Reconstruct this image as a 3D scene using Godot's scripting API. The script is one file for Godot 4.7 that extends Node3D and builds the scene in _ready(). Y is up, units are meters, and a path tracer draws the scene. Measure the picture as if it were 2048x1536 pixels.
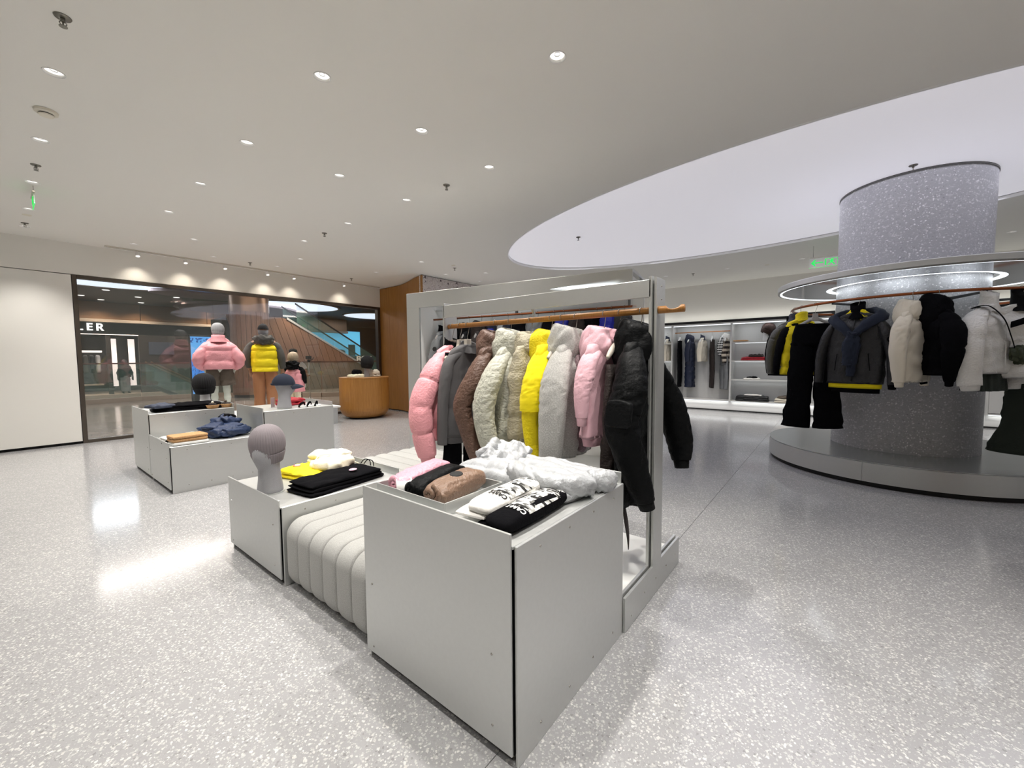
extends Node3D
# A clothes store seen from inside: x runs along the shop front, -z towards it, y up, metres.

const CEIL := 3.65
const OVAL := Vector3(7.15, 3.65, -1.05)   # centre of the luminous oval in the ceiling
const OVAL_TURN := 0.134                   # its long axis leans this far from -z
const COL := Vector3(7.6, 0.0, 0.74)       # centre of the round column
const DOWN := [[0.38, -4.62], [0.38, -6.1], [0.38, -7.58], [0.39, -8.93], [0.39, -10.1], [1.65, -3.12], [1.65, -4.62], [1.65, -6.1], [1.65, -7.58], [1.67, -10.1], [2.6, -1.62], [1.65, -1.62], [2.6, -3.12], [2.6, -4.6], [2.28, -8.94], [2.89, -10.1], [3.55, -3.11], [3.55, -4.6], [3.55, -6.08], [3.56, -7.57], [4.11, -8.94], [4.1, -10.04], [5.91, -8.9], [5.93, -7.21], [7.18, -7.79], [7.7, -6.9], [8.4, -7.74], [11.13, -0.62], [11.15, -2.1], [11.1, -3.56], [11.13, 2.37], [11.13, 0.87], [11.1, -5.06], [0.38, -3.1], [0.38, -1.6], [1.65, -0.1], [2.6, -0.1], [0.38, -0.1], [-1.1, -3.1], [-1.1, -6.1], [-1.1, -0.1], [1.65, 1.4], [2.6, 2.9], [0.38, 2.9], [-1.1, 2.9], [-1.1, -9.1], [3.6, 3.4]]

var counts := {}
var M := {}
var nz := FastNoiseLite.new()
var rng := RandomNumberGenerator.new()

func _ready() -> void:
	rng.seed = 7
	nz.seed = 3
	nz.noise_type = FastNoiseLite.TYPE_SIMPLEX
	nz.frequency = 1.0
	nz.fractal_octaves = 2
	camera_and_light()
	materials()
	shell()
	fixtures()
	cloth_colours()
	rack_clothes()
	more_clothes()
	table_things()
	figures()
	mall()

func camera_and_light() -> void:
	var cam := Camera3D.new()
	cam.name = "camera"
	cam.fov = 86.718
	cam.near = 0.05
	cam.far = 200.0
	cam.position = Vector3(0, 1.5, 0)
	cam.rotation = Vector3(-0.0615, -0.901862, -0.0077857)
	cam.current = true
	add_child(cam)
	var e := Environment.new()
	e.background_mode = Environment.BG_COLOR
	e.background_color = Color(0.02, 0.02, 0.022)
	e.tonemap_mode = Environment.TONE_MAPPER_LINEAR
	e.tonemap_exposure = 1.0
	e.sdfgi_enabled = true
	e.ssao_enabled = true
	e.ssil_enabled = true
	var w := WorldEnvironment.new()
	w.name = "world_environment"
	w.environment = e
	add_child(w)
	# the light of the luminous oval: rectangles that fill it, just under its glowing face
	var ax := Vector3(sin(OVAL_TURN), 0, -cos(OVAL_TURN))
	for s in [[-3.55, 1.9, 2.7], [-1.75, 1.7, 4.1], [0.0, 1.8, 4.5], [1.75, 1.7, 4.1], [3.55, 1.9, 2.7]]:
		area_light("oval_light", OVAL + ax * s[0] + Vector3(0, 0.015, 0), Vector3.DOWN, ax, Vector2(s[2], s[1]), 1.8 * s[1] * s[2] / 7.0, Color(0.93, 0.93, 1.0))

func area_light(n: String, at: Vector3, towards: Vector3, up: Vector3, size: Vector2, energy: float, c: Color) -> void:
	var l := AreaLight3D.new()
	l.name = numbered(n)
	l.area_size = size
	l.light_energy = energy
	l.light_color = c
	l.area_range = 40.0
	l.shadow_enabled = true
	l.basis = Basis.looking_at(towards, up)
	l.position = at
	add_child(l)

func spot(n: String, at: Vector3, towards: Vector3, energy: float, angle: float, c: Color, size := 0.05, parent: Node3D = self) -> void:
	var l := SpotLight3D.new()
	l.name = n if parent != self else numbered(n)
	l.light_energy = energy
	l.light_color = c
	l.spot_range = 30.0
	l.spot_attenuation = 2.0
	l.spot_angle = angle
	l.spot_angle_attenuation = 0.9
	l.light_size = size
	l.shadow_enabled = true
	parent.add_child(l, true)
	l.position = at
	l.basis = Basis.looking_at(towards, Vector3.RIGHT if absf(towards.normalized().x) < 0.9 else Vector3.UP)

# ---------------------------------------------------------------- nodes
func numbered(n: String) -> String:
	var k: int = counts.get(n, 0)
	counts[n] = k + 1
	return n if k == 0 else "%s_%03d" % [n, k]

func tag(o: Node3D, label: String, category: String, group := "", kind := "") -> Node3D:
	if label: o.set_meta("label", label)
	if category: o.set_meta("category", category)
	if group: o.set_meta("group", group)
	if kind: o.set_meta("kind", kind)
	return o

func thing(n: String, label: String, category: String, at := Vector3.ZERO, turn := 0.0, group := "", kind := "") -> Node3D:
	var o := Node3D.new()
	o.name = numbered(n)
	add_child(o)
	o.position = at
	o.rotation.y = turn
	return tag(o, label, category, group, kind)

func part(parent: Node3D, n: String, mesh: Mesh, mat: Material, xf := Transform3D()) -> MeshInstance3D:
	var o := MeshInstance3D.new()
	o.name = n
	o.mesh = mesh
	o.material_override = mat
	parent.add_child(o, true)
	o.transform = xf
	return o

func single(n: String, mesh: Mesh, mat: Material, label: String, category: String, group := "", at := Vector3.ZERO, turn := 0.0, kind := "") -> MeshInstance3D:
	var o := MeshInstance3D.new()
	o.name = numbered(n)
	o.mesh = mesh
	o.material_override = mat
	add_child(o)
	o.position = at
	o.rotation.y = turn
	tag(o, label, category, group, kind)
	return o

func struct(n: String, mesh: Mesh, mat: Material, label := "", category := "") -> MeshInstance3D:
	return single(n, mesh, mat, label, category, "", Vector3.ZERO, 0.0, "structure")

func xf(at: Vector3, rx := 0.0, ry := 0.0, rz := 0.0, sc := Vector3.ONE) -> Transform3D:
	return Transform3D(Basis.from_euler(Vector3(rx, ry, rz)).scaled_local(sc), at)

# ---------------------------------------------------------------- meshes
func tri(st: SurfaceTool, a: Vector3, b: Vector3, c: Vector3) -> void:
	st.add_vertex(a); st.add_vertex(b); st.add_vertex(c)

func quad(st: SurfaceTool, a: Vector3, b: Vector3, c: Vector3, d: Vector3) -> void:
	tri(st, a, b, c); tri(st, a, c, d)

func begin(smooth := false) -> SurfaceTool:
	var st := SurfaceTool.new()
	st.begin(Mesh.PRIMITIVE_TRIANGLES)
	st.set_smooth_group(0 if smooth else -1)
	return st

func done(st: SurfaceTool) -> ArrayMesh:
	st.generate_normals()
	st.index()
	return st.commit()

func add_box(st: SurfaceTool, lo: Vector3, hi: Vector3, b := 0.003) -> void:
	var c := (lo + hi) * 0.5
	var h := (hi - lo) * 0.5
	b = minf(b, minf(h.x, minf(h.y, h.z)) * 0.8)
	for ax in 3:
		var u := (ax + 1) % 3
		var v := (ax + 2) % 3
		for s in [-1.0, 1.0]:
			var q := []
			for k in [[-1, -1], [1, -1], [1, 1], [-1, 1]]:
				var p := Vector3.ZERO
				p[ax] = s * h[ax]
				p[u] = k[0] * (h[u] - b)
				p[v] = k[1] * (h[v] - b)
				q.append(c + p)
			if s > 0: quad(st, q[3], q[2], q[1], q[0])
			else: quad(st, q[0], q[1], q[2], q[3])
	if b <= 0.0: return
	for ax in 3:
		var u := (ax + 1) % 3
		var v := (ax + 2) % 3
		for su in [-1.0, 1.0]:
			for sv in [-1.0, 1.0]:
				var q := []
				for k in [[-1, 0], [1, 0], [1, 1], [-1, 1]]:
					var p := Vector3.ZERO
					p[ax] = k[0] * (h[ax] - b)
					p[u] = su * (h[u] - (b if k[1] else 0.0))
					p[v] = sv * (h[v] - (0.0 if k[1] else b))
					q.append(c + p)
				if su * sv > 0: quad(st, q[3], q[2], q[1], q[0])
				else: quad(st, q[0], q[1], q[2], q[3])
	for sx in [-1.0, 1.0]:
		for sy in [-1.0, 1.0]:
			for sz in [-1.0, 1.0]:
				var s := Vector3(sx, sy, sz)
				var p1 := c + s * Vector3(h.x, h.y - b, h.z - b)
				var p2 := c + s * Vector3(h.x - b, h.y, h.z - b)
				var p3 := c + s * Vector3(h.x - b, h.y - b, h.z)
				if sx * sy * sz > 0: tri(st, p3, p2, p1)
				else: tri(st, p1, p2, p3)

func box(lo: Vector3, hi: Vector3, b := 0.003) -> ArrayMesh:
	var st := begin()
	add_box(st, lo, hi, b)
	return done(st)

func cbox(sx: float, sy: float, sz: float, b := 0.003) -> ArrayMesh:
	return box(Vector3(-sx, -sy, -sz) * 0.5, Vector3(sx, sy, sz) * 0.5, b)

# rings of equal size joined one after another; each ring is closed
func add_loft(st: SurfaceTool, rings: Array, cap0 := true, cap1 := true, closed := true) -> void:
	var n: int = rings[0].size()
	for i in rings.size() - 1:
		var a: PackedVector3Array = rings[i]
		var b: PackedVector3Array = rings[i + 1]
		for j in (n if closed else n - 1):
			var k := (j + 1) % n
			quad(st, a[j], b[j], b[k], a[k])
	for e in [0, 1]:
		if (cap0 if e == 0 else cap1) and closed:
			var r: PackedVector3Array = rings[0] if e == 0 else rings[-1]
			var m := Vector3.ZERO
			for p in r: m += p
			m /= n
			for j in n:
				if e == 0: tri(st, m, r[j], r[(j + 1) % n])
				else: tri(st, m, r[(j + 1) % n], r[j])

func loft(rings: Array, cap0 := true, cap1 := true, closed := true, smooth := true) -> ArrayMesh:
	var st := begin(smooth)
	add_loft(st, rings, cap0, cap1, closed)
	return done(st)

# a profile of (radius, height) turned about y
func lathe(prof: Array, seg := 32, smooth := true, arc := TAU) -> ArrayMesh:
	var st := begin(smooth)
	for i in prof.size() - 1:
		var p: Vector2 = prof[i]
		var q: Vector2 = prof[i + 1]
		for j in seg:
			var a := arc * j / seg
			var b := arc * (j + 1) / seg
			quad(st, Vector3(p.x * cos(a), p.y, p.x * sin(a)), Vector3(p.x * cos(b), p.y, p.x * sin(b)), Vector3(q.x * cos(b), q.y, q.x * sin(b)), Vector3(q.x * cos(a), q.y, q.x * sin(a)))
	return done(st)

func smoothed(path: Array, steps: int) -> Array:
	var out := []
	for i in path.size() - 1:
		var p0: Vector3 = path[maxi(i - 1, 0)]
		var p1: Vector3 = path[i]
		var p2: Vector3 = path[i + 1]
		var p3: Vector3 = path[mini(i + 2, path.size() - 1)]
		for k in steps: out.append(p1.cubic_interpolate(p2, p0, p3, float(k) / steps))
	out.append(path[-1])
	return out

func lerp_list(r: Array, t: float) -> float:
	var x := clampf(t, 0, 1) * (r.size() - 1)
	var i := mini(int(x), r.size() - 2)
	return lerpf(r[i], r[i + 1], x - i)

# a tube along a path; radii is a list spread along it, flat squeezes it along the frame's second axis
func add_tube(st: SurfaceTool, path: Array, radii: Array, seg := 10, flat := 1.0, bump = null, first := Vector3.ZERO, caps := true) -> void:
	var rings := []
	var side := first
	var n := path.size()
	for i in n:
		var d: Vector3 = (path[mini(i + 1, n - 1)] - path[maxi(i - 1, 0)]).normalized()
		if side == Vector3.ZERO: side = d.cross(Vector3(0.13, 0.2, 0.97)).normalized()
		side = (side - d * side.dot(d)).normalized()
		var up := d.cross(side)
		var r := lerp_list(radii, float(i) / (n - 1))
		var ring := PackedVector3Array()
		for j in seg:
			var a := TAU * j / seg
			var k := r
			if bump != null: k = r * bump.call(float(i) / (n - 1), a)
			ring.append(path[i] + side * cos(a) * k + up * sin(a) * k * flat)
		rings.append(ring)
	add_loft(st, rings, caps, caps)

func tube(path: Array, radii: Array, seg := 10, flat := 1.0, bump = null, first := Vector3.ZERO, caps := true) -> ArrayMesh:
	var st := begin(true)
	add_tube(st, path, radii, seg, flat, bump, first, caps)
	return done(st)

# outline in xy pushed along z, edges chamfered by b
func extrude(poly: PackedVector2Array, z0: float, z1: float, b := 0.0) -> ArrayMesh:
	var st := begin()
	add_extrude(st, poly, z0, z1, b)
	return done(st)

func add_extrude(st: SurfaceTool, poly: PackedVector2Array, z0: float, z1: float, b := 0.0) -> void:
	if not Geometry2D.is_polygon_clockwise(poly): poly.reverse()
	var inner := poly
	if b > 0.0:
		var o := Geometry2D.offset_polygon(poly, -b, Geometry2D.JOIN_MITER)
		if o.size() == 1 and o[0].size() == poly.size(): inner = o[0]
		if not Geometry2D.is_polygon_clockwise(inner): inner.reverse()
		if inner.size() == poly.size() and inner != poly:
			var best := 0
			for k in poly.size():
				if inner[k].distance_to(poly[0]) < inner[best].distance_to(poly[0]): best = k
			var turned := PackedVector2Array()
			for k in poly.size(): turned.append(inner[(k + best) % poly.size()])
			inner = turned
		else: b = 0.0
	var ids := Geometry2D.triangulate_polygon(inner)
	for i in range(0, ids.size(), 3):
		var a := inner[ids[i]]
		var c := inner[ids[i + 1]]
		var d := inner[ids[i + 2]]
		if (c - a).cross(d - a) > 0: 
			var t := c
			c = d
			d = t
		tri(st, Vector3(a.x, a.y, z1), Vector3(c.x, c.y, z1), Vector3(d.x, d.y, z1))
		tri(st, Vector3(d.x, d.y, z0), Vector3(c.x, c.y, z0), Vector3(a.x, a.y, z0))
	for i in poly.size():
		var j := (i + 1) % poly.size()
		var p := poly[i]
		var q := poly[j]
		quad(st, Vector3(p.x, p.y, z1 - b), Vector3(p.x, p.y, z0 + b), Vector3(q.x, q.y, z0 + b), Vector3(q.x, q.y, z1 - b))
		if b > 0.0:
			var pi := inner[i]
			var qi := inner[j]
			quad(st, Vector3(pi.x, pi.y, z1), Vector3(p.x, p.y, z1 - b), Vector3(q.x, q.y, z1 - b), Vector3(qi.x, qi.y, z1))
			quad(st, Vector3(p.x, p.y, z0 + b), Vector3(pi.x, pi.y, z0), Vector3(qi.x, qi.y, z0), Vector3(q.x, q.y, z0 + b))

# a soft lump: superellipsoid with wrinkles; e 1 is round, small e is boxy
func soft(size: Vector3, ev := 0.5, eh := 0.5, amp := 0.0, freq := 8.0, seed_ := 0, nu := 32, nv := 16, shape = null) -> ArrayMesh:
	var rings := []
	var o := Vector3(seed_ * 13.7, seed_ * 3.1, seed_ * 7.9)
	for i in nv + 1:
		var v := -PI / 2 + PI * (i + 0.0) / nv
		var cv := signf(cos(v)) * pow(absf(cos(v)), ev)
		var sv := signf(sin(v)) * pow(absf(sin(v)), ev)
		if i == 0 or i == nv: cv = 0.001
		var ring := PackedVector3Array()
		for j in nu:
			var a := TAU * j / nu
			var p := Vector3(signf(cos(a)) * pow(absf(cos(a)), eh) * cv * size.x * 0.5, sv * size.y * 0.5, signf(sin(a)) * pow(absf(sin(a)), eh) * cv * size.z * 0.5)
			if shape != null: p = shape.call(p, v, a)
			if amp > 0.0: p += p.normalized() * Vector3(1, 1, 1) * nz.get_noise_3dv(p * freq + o) * amp
			ring.append(p)
		rings.append(ring)
	return loft(rings, true, true)

# a soft slab of cloth: a grid whose top is shaped by fn(x, z), flat underneath
func pad(sx: float, sz: float, h: float, nx: int, nz: int, fn = null, round_ := 8.0) -> ArrayMesh:
	var top := []
	var low := []
	for i in nx + 1:
		var u := sin(PI / 2 * (2.0 * i / nx - 1.0))
		var a := PackedVector3Array()
		var b := PackedVector3Array()
		for j in nz + 1:
			var v := sin(PI / 2 * (2.0 * j / nz - 1.0))
			var x := u * sx * 0.5 * (1.0 - 0.05 * pow(v, 6.0))
			var z := v * sz * 0.5 * (1.0 - 0.05 * pow(u, 6.0))
			var e := pow(maxf(0.0, 1.0 - pow(absf(u), round_)), 0.5) * pow(maxf(0.0, 1.0 - pow(absf(v), round_)), 0.5)
			var y := h * (0.40 + 0.60 * e)
			if fn != null: y *= fn.call(x, z)
			a.append(Vector3(x, maxf(y, 0.001), z))
			b.append(Vector3(x * (0.97 if absf(u) > 0.99 else 1.0), h * 0.12 * (1.0 - e), z * (0.97 if absf(v) > 0.99 else 1.0)))
		top.append(a)
		low.append(b)
	var st := begin(true)
	for i in nx:
		for j in nz:
			quad(st, top[i][j], top[i + 1][j], top[i + 1][j + 1], top[i][j + 1])
			quad(st, low[i][j], low[i][j + 1], low[i + 1][j + 1], low[i + 1][j])
	for j in nz:
		quad(st, low[0][j], top[0][j], top[0][j + 1], low[0][j + 1])
		quad(st, top[nx][j], low[nx][j], low[nx][j + 1], top[nx][j + 1])
	for i in nx:
		quad(st, top[i][0], low[i][0], low[i + 1][0], top[i + 1][0])
		quad(st, low[i][nz], top[i][nz], top[i + 1][nz], low[i + 1][nz])
	return done(st)

func disc_poly(rx: float, ry: float, n: int, at := Vector2.ZERO, turn := 0.0) -> PackedVector2Array:
	var out := PackedVector2Array()
	for i in n:
		var a := TAU * i / n
		out.append(at + Vector2(cos(a) * rx, sin(a) * ry).rotated(turn))
	return out

func words(s: String, size: float, depth := 0.004, bold := true) -> TextMesh:
	var t := TextMesh.new()
	var fnt := SystemFont.new()
	fnt.font_names = PackedStringArray(["Droid Sans"])
	fnt.font_weight = 700 if bold else 400
	t.font = fnt
	t.text = s
	t.font_size = 64
	t.pixel_size = size / 64.0
	t.depth = depth
	return t

# ---------------------------------------------------------------- materials
func mat(c: Color, rough := 0.7, metal := 0.0) -> StandardMaterial3D:
	var m := StandardMaterial3D.new()
	m.albedo_color = c
	m.roughness = rough
	m.metallic = metal
	return m

func glow(c: Color, energy: float) -> StandardMaterial3D:
	var m := mat(c, 0.6)
	m.emission_enabled = true
	m.emission = c
	m.emission_energy_multiplier = energy
	return m

func tri_map(m: StandardMaterial3D, t: Texture2D, scale: float, world := true) -> StandardMaterial3D:
	m.albedo_texture = t
	m.uv1_triplanar = true
	m.uv1_world_triplanar = world
	m.uv1_scale = Vector3.ONE * scale
	return m

func noise_tex(freq: float, ramp: Array, size := 256, octaves := 3, seed_ := 1, bump := 0.0, kind := FastNoiseLite.TYPE_SIMPLEX_SMOOTH) -> NoiseTexture2D:
	var n := FastNoiseLite.new()
	n.seed = seed_
	n.noise_type = kind
	n.frequency = freq
	n.fractal_octaves = octaves
	var t := NoiseTexture2D.new()
	t.width = size
	t.height = size
	t.seamless = true
	t.noise = n
	if bump > 0.0:
		t.as_normal_map = true
		t.bump_strength = bump
	elif ramp:
		var g := Gradient.new()
		g.offsets = PackedFloat32Array(ramp[0])
		g.colors = PackedColorArray(ramp[1])
		t.color_ramp = g
	return t

# stone chips set in cement, computed chip by chip
func terrazzo(size: int, base: Color, chips: Array, count: int, rmin: float, rmax: float, seed_: int) -> ImageTexture:
	var r := RandomNumberGenerator.new()
	r.seed = seed_
	var im := Image.create(size, size, false, Image.FORMAT_RGB8)
	for y in size:
		for x in size:
			var k := r.randf_range(-0.02, 0.02)
			im.set_pixel(x, y, Color(base.r + k, base.g + k, base.b + k))
	for i in count:
		var c: Color = chips[r.randi() % chips.size()]
		var k := r.randf_range(-0.05, 0.05)
		c = Color(c.r + k, c.g + k, c.b + k)
		var rad := lerpf(rmin, rmax, pow(r.randf(), 2.2))
		var cx := r.randf() * size
		var cy := r.randf() * size
		var cut := []
		for q in 5:
			var a := TAU * (q + r.randf_range(-0.35, 0.35)) / 5.0
			cut.append(Vector3(cos(a), sin(a), rad * r.randf_range(0.55, 1.0)))
		var e := int(rad * 1.3) + 1
		for dy in range(-e, e + 1):
			for dx in range(-e, e + 1):
				var ok := true
				for h in cut:
					if dx * h.x + dy * h.y > h.z:
						ok = false
						break
				if ok: im.set_pixel(posmod(int(cx) + dx, size), posmod(int(cy) + dy, size), c)
	return ImageTexture.create_from_image(im)

# long grain along the picture's v axis
func grain(c1: Color, c2: Color, seed_: int, w := 256, h := 512, lines := 60.0) -> ImageTexture:
	var n := FastNoiseLite.new()
	n.seed = seed_
	n.frequency = 1.0
	n.fractal_octaves = 3
	var im := Image.create(w, h, false, Image.FORMAT_RGB8)
	for y in h:
		for x in w:
			# a torus in noise space keeps the picture seamless
			var a := TAU * x / w
			var b := TAU * y / h
			var k := n.get_noise_3d(cos(a) * lines / TAU, sin(a) * lines / TAU, cos(b) * 0.35) * 0.6 + n.get_noise_3d(cos(a) * lines / TAU * 3.0 + 9.0, sin(a) * lines / TAU * 3.0, sin(b) * 0.8) * 0.5
			im.set_pixel(x, y, c1.lerp(c2, clampf(0.5 + k, 0, 1)))
	return ImageTexture.create_from_image(im)

func cloth(key: String, c: Color, rough := 0.85, sheen := 0.3, wrinkle := 0.6, scale := 6.0) -> StandardMaterial3D:
	var m := mat(c, rough)
	if sheen > 0.0:
		m.rim_enabled = true
		m.rim = sheen
		m.rim_tint = 0.6
	m.normal_enabled = true
	m.normal_texture = M.t_wrinkle if wrinkle > 0.0 else M.t_knit
	m.normal_scale = absf(wrinkle)
	m.uv1_triplanar = true
	m.uv1_scale = Vector3.ONE * scale
	M[key] = m
	return m

func materials() -> void:
	M.t_wrinkle = noise_tex(0.016, [], 512, 4, 5, 18.0)
	M.t_knit = noise_tex(0.25, [], 256, 2, 8, 8.0)
	M.t_fleece = noise_tex(0.12, [], 256, 3, 9, 14.0)
	M.t_brush = noise_tex(0.06, [[0.0, 1.0], [Color(0.36, 0.36, 0.36), Color(0.46, 0.46, 0.46)]], 256, 4, 11)
	M.ceiling = mat(Color(0.925, 0.92, 0.898), 0.9)
	M.wall = mat(Color(0.93, 0.922, 0.897), 0.85)
	M.white = mat(Color(0.93, 0.93, 0.92), 0.5)
	M.black = mat(Color(0.02, 0.02, 0.022), 0.6)
	M.rubber = mat(Color(0.03, 0.03, 0.03), 0.9)
	var floor_m := mat(Color.WHITE, 0.13)
	floor_m.metallic_specular = 0.55
	tri_map(floor_m, terrazzo(1024, Color(0.60, 0.60, 0.605), [Color(0.70, 0.70, 0.695), Color(0.66, 0.66, 0.66), Color(0.77, 0.765, 0.755), Color(0.57, 0.568, 0.57), Color(0.73, 0.725, 0.72)], 9500, 1.6, 8.0, 21), 1.1)
	M.floor = floor_m
	M.joint = mat(Color(0.5, 0.5, 0.5), 0.8)
	var col_m := mat(Color.WHITE, 0.45)
	tri_map(col_m, terrazzo(1024, Color(0.64, 0.64, 0.655), [Color(0.80, 0.80, 0.81), Color(0.72, 0.72, 0.735), Color(0.88, 0.88, 0.885), Color(0.58, 0.58, 0.59), Color(0.70, 0.70, 0.71)], 6500, 1.4, 7.5, 33), 0.7)
	M.column = col_m
	var alu := mat(Color(0.80, 0.806, 0.80), 0.42, 0.8)
	alu.roughness_texture = M.t_brush
	alu.roughness = 1.1
	alu.uv1_triplanar = true
	alu.uv1_scale = Vector3(2, 2, 2)
	M.alu = alu
	M.alu_dark = mat(Color(0.42, 0.42, 0.42), 0.4, 0.6)
	M.steel = mat(Color(0.72, 0.71, 0.69), 0.25, 1.0)
	M.mirror = mat(Color(0.62, 0.62, 0.63), 0.08, 1.0)
	M.brass = mat(Color(0.72, 0.47, 0.24), 0.3, 0.85)
	M.copper = mat(Color(0.60, 0.34, 0.20), 0.28, 0.8)
	M.bronze = mat(Color(0.36, 0.33, 0.30), 0.35, 0.7)
	var wood := mat(Color.WHITE, 0.42)
	tri_map(wood, grain(Color(0.565, 0.375, 0.155), Color(0.70, 0.50, 0.25), 4), 1.0)
	M.wood = wood
	var rodw := mat(Color.WHITE, 0.4)
	tri_map(rodw, grain(Color(0.56, 0.37, 0.15), Color(0.70, 0.49, 0.23), 6), 3.0)
	M.rod = rodw
	var mallwood := mat(Color.WHITE, 0.5)
	tri_map(mallwood, grain(Color(0.44, 0.32, 0.25), Color(0.58, 0.44, 0.36), 14), 0.6)
	M.mallwood = mallwood
	M.panel_glow = glow(Color(0.975, 0.97, 1.0), 0.33)
	M.lamp_glow = glow(Color(1.0, 0.98, 0.95), 1.4)
	M.led = glow(Color(0.96, 0.98, 1.0), 1.3)
	M.alu_top = mat(Color(0.66, 0.67, 0.665), 0.22, 0.75)
	M.halo_led = glow(Color(0.96, 0.98, 1.0), 1.6)
	M.slate = mat(Color(0.17, 0.18, 0.19), 0.5, 0.3)
	M.bay = mat(Color(0.80, 0.80, 0.79), 0.45)
	M.track = mat(Color(0.84, 0.82, 0.77), 0.5)
	M.cream = mat(Color(0.88, 0.86, 0.80), 0.55)
	M.green = glow(Color(0.10, 0.85, 0.35), 0.9)
	M.dark_wood = mat(Color(0.10, 0.07, 0.05), 0.8)
	M.marble = tri_map(mat(Color.WHITE, 0.35), noise_tex(0.012, [[0.0, 0.40, 0.46, 0.49, 0.51, 0.55, 0.72, 0.78, 1.0], [Color(0.80, 0.76, 0.75), Color(0.84, 0.81, 0.80), Color(0.78, 0.74, 0.73), Color(0.64, 0.58, 0.58), Color(0.80, 0.76, 0.75), Color(0.86, 0.83, 0.82), Color(0.83, 0.80, 0.80), Color(0.40, 0.35, 0.36), Color(0.30, 0.26, 0.27)]], 512, 5, 77), 0.9)
	var acr := mat(Color(0.85, 0.95, 0.9, 0.03), 0.05)
	acr.transparency = BaseMaterial3D.TRANSPARENCY_ALPHA
	M.acrylic = acr
	var g := mat(Color(0.75, 0.8, 0.78, 0.03), 0.02)
	g.transparency = BaseMaterial3D.TRANSPARENCY_ALPHA
	M.glass = g

# ---------------------------------------------------------------- the room
func csg_box(parent: Node3D, lo: Vector3, hi: Vector3) -> void:
	var b := CSGBox3D.new()
	b.name = "slab"
	b.size = hi - lo
	b.position = (lo + hi) * 0.5
	parent.add_child(b, true)

func shell() -> void:
	# floor: large poured fields with a hairline joint between them
	var fl := Node3D.new()
	fl.name = "floor"
	add_child(fl)
	tag(fl, "grey terrazzo floor with pale stone chips", "floor", "", "structure")
	part(fl, "joint_bed", box(Vector3(-3.8, -0.2, -10.86), Vector3(13.3, -0.008, 5.4), 0.0), M.joint)
	var zs := [-10.86, -5.0, -0.958, 2.2, 5.4]
	for i in 4:
		for k in 3:
			var xs: Array = [-3.8, -1.0, 6.0, 13.3]
			part(fl, "floor_field", box(Vector3(xs[k] + 0.0012, -0.1, zs[i] + 0.0012), Vector3(xs[k + 1] - 0.0012, 0.0, zs[i + 1] - 0.0012), 0.001), M.floor)
	# ceiling with its round holes and the oval opening
	var cl := CSGCombiner3D.new()
	cl.name = "ceiling"
	add_child(cl)
	tag(cl, "smooth off-white ceiling with an oval opening", "ceiling", "", "structure")
	csg_box(cl, Vector3(-3.8, CEIL, -11.06), Vector3(13.3, CEIL + 0.13, 5.4))
	cl.get_child(0).material = M.ceiling
	var hole := CSGPolygon3D.new()
	hole.name = "hole"
	hole.polygon = disc_poly(2.36, 4.73, 96)
	hole.depth = 0.4
	hole.operation = CSGShape3D.OPERATION_SUBTRACTION
	hole.material = M.white
	hole.transform = Transform3D(Basis(Vector3.UP, -OVAL_TURN) * Basis(Vector3.RIGHT, PI / 2), OVAL + Vector3(0, -0.1, 0))
	cl.add_child(hole, true)
	for d in DOWN:
		var h := CSGCylinder3D.new()
		h.name = "hole"
		h.radius = 0.06
		h.height = 0.16
		h.sides = 24
		h.position = Vector3(d[0], CEIL, d[1])
		h.operation = CSGShape3D.OPERATION_SUBTRACTION
		h.material = M.white
		cl.add_child(h, true)
	# walls
	var wl := thing("wall_left", "plain white side wall", "wall", Vector3.ZERO, 0, "", "structure")
	part(wl, "wall_face", box(Vector3(-3.8, 0, -11.06), Vector3(-3.6, CEIL, 5.4), 0.0), M.wall)
	var wb := thing("wall_back", "plain white wall behind the viewer", "wall", Vector3.ZERO, 0, "", "structure")
	part(wb, "wall_face", box(Vector3(-3.6, 0, 5.2), Vector3(13.3, CEIL, 5.4), 0.0), M.wall)
	var wr := thing("wall_right", "warm white wall above the lit shelving", "wall", Vector3.ZERO, 0, "", "structure")
	part(wr, "wall_face", box(Vector3(13.1, 0, -11.06), Vector3(13.3, CEIL, 5.2), 0.0), M.wall)
	var wf := thing("wall_front", "warm white shop-front wall with a flush panel and header", "wall", Vector3.ZERO, 0, "", "structure")
	part(wf, "header", box(Vector3(-3.6, 3.095, -11.06), Vector3(7.5, CEIL, -10.86), 0.001), M.wall)
	part(wf, "wall_core", box(Vector3(-3.6, 0.0, -11.06), Vector3(0.92, 3.09, -10.9), 0.0), M.black)
	part(wf, "flush_panel", box(Vector3(-1.9, 0.045, -10.91), Vector3(0.915, 3.083, -10.86), 0.002), M.wall)
	part(wf, "flush_panel", box(Vector3(-3.6, 0.045, -10.91), Vector3(-1.906, 3.083, -10.86), 0.002), M.wall)
	# oval luminous ceiling
	var ov := thing("oval_light_panel", "large luminous oval stretch panel set in the ceiling", "light panel", OVAL, -OVAL_TURN)
	part(ov, "diffuser", extrude(disc_poly(2.33, 4.70, 96), -0.005, 0.005), M.panel_glow, xf(Vector3(0, 0.055, 0), PI / 2))
	var ri := []
	for r in [[2.36, 4.73, 0.0], [2.35, 4.72, -0.004], [2.325, 4.695, -0.004], [2.325, 4.695, 0.04], [2.36, 4.73, 0.04]]:
		var ring := PackedVector3Array()
		for p in disc_poly(r[0], r[1], 96): ring.append(Vector3(p.x, r[2], p.y))
		ri.append(ring)
	ri.append(ri[0])
	part(ov, "rim", loft(ri, false, false, true, false), M.white)
	downlights()

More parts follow.
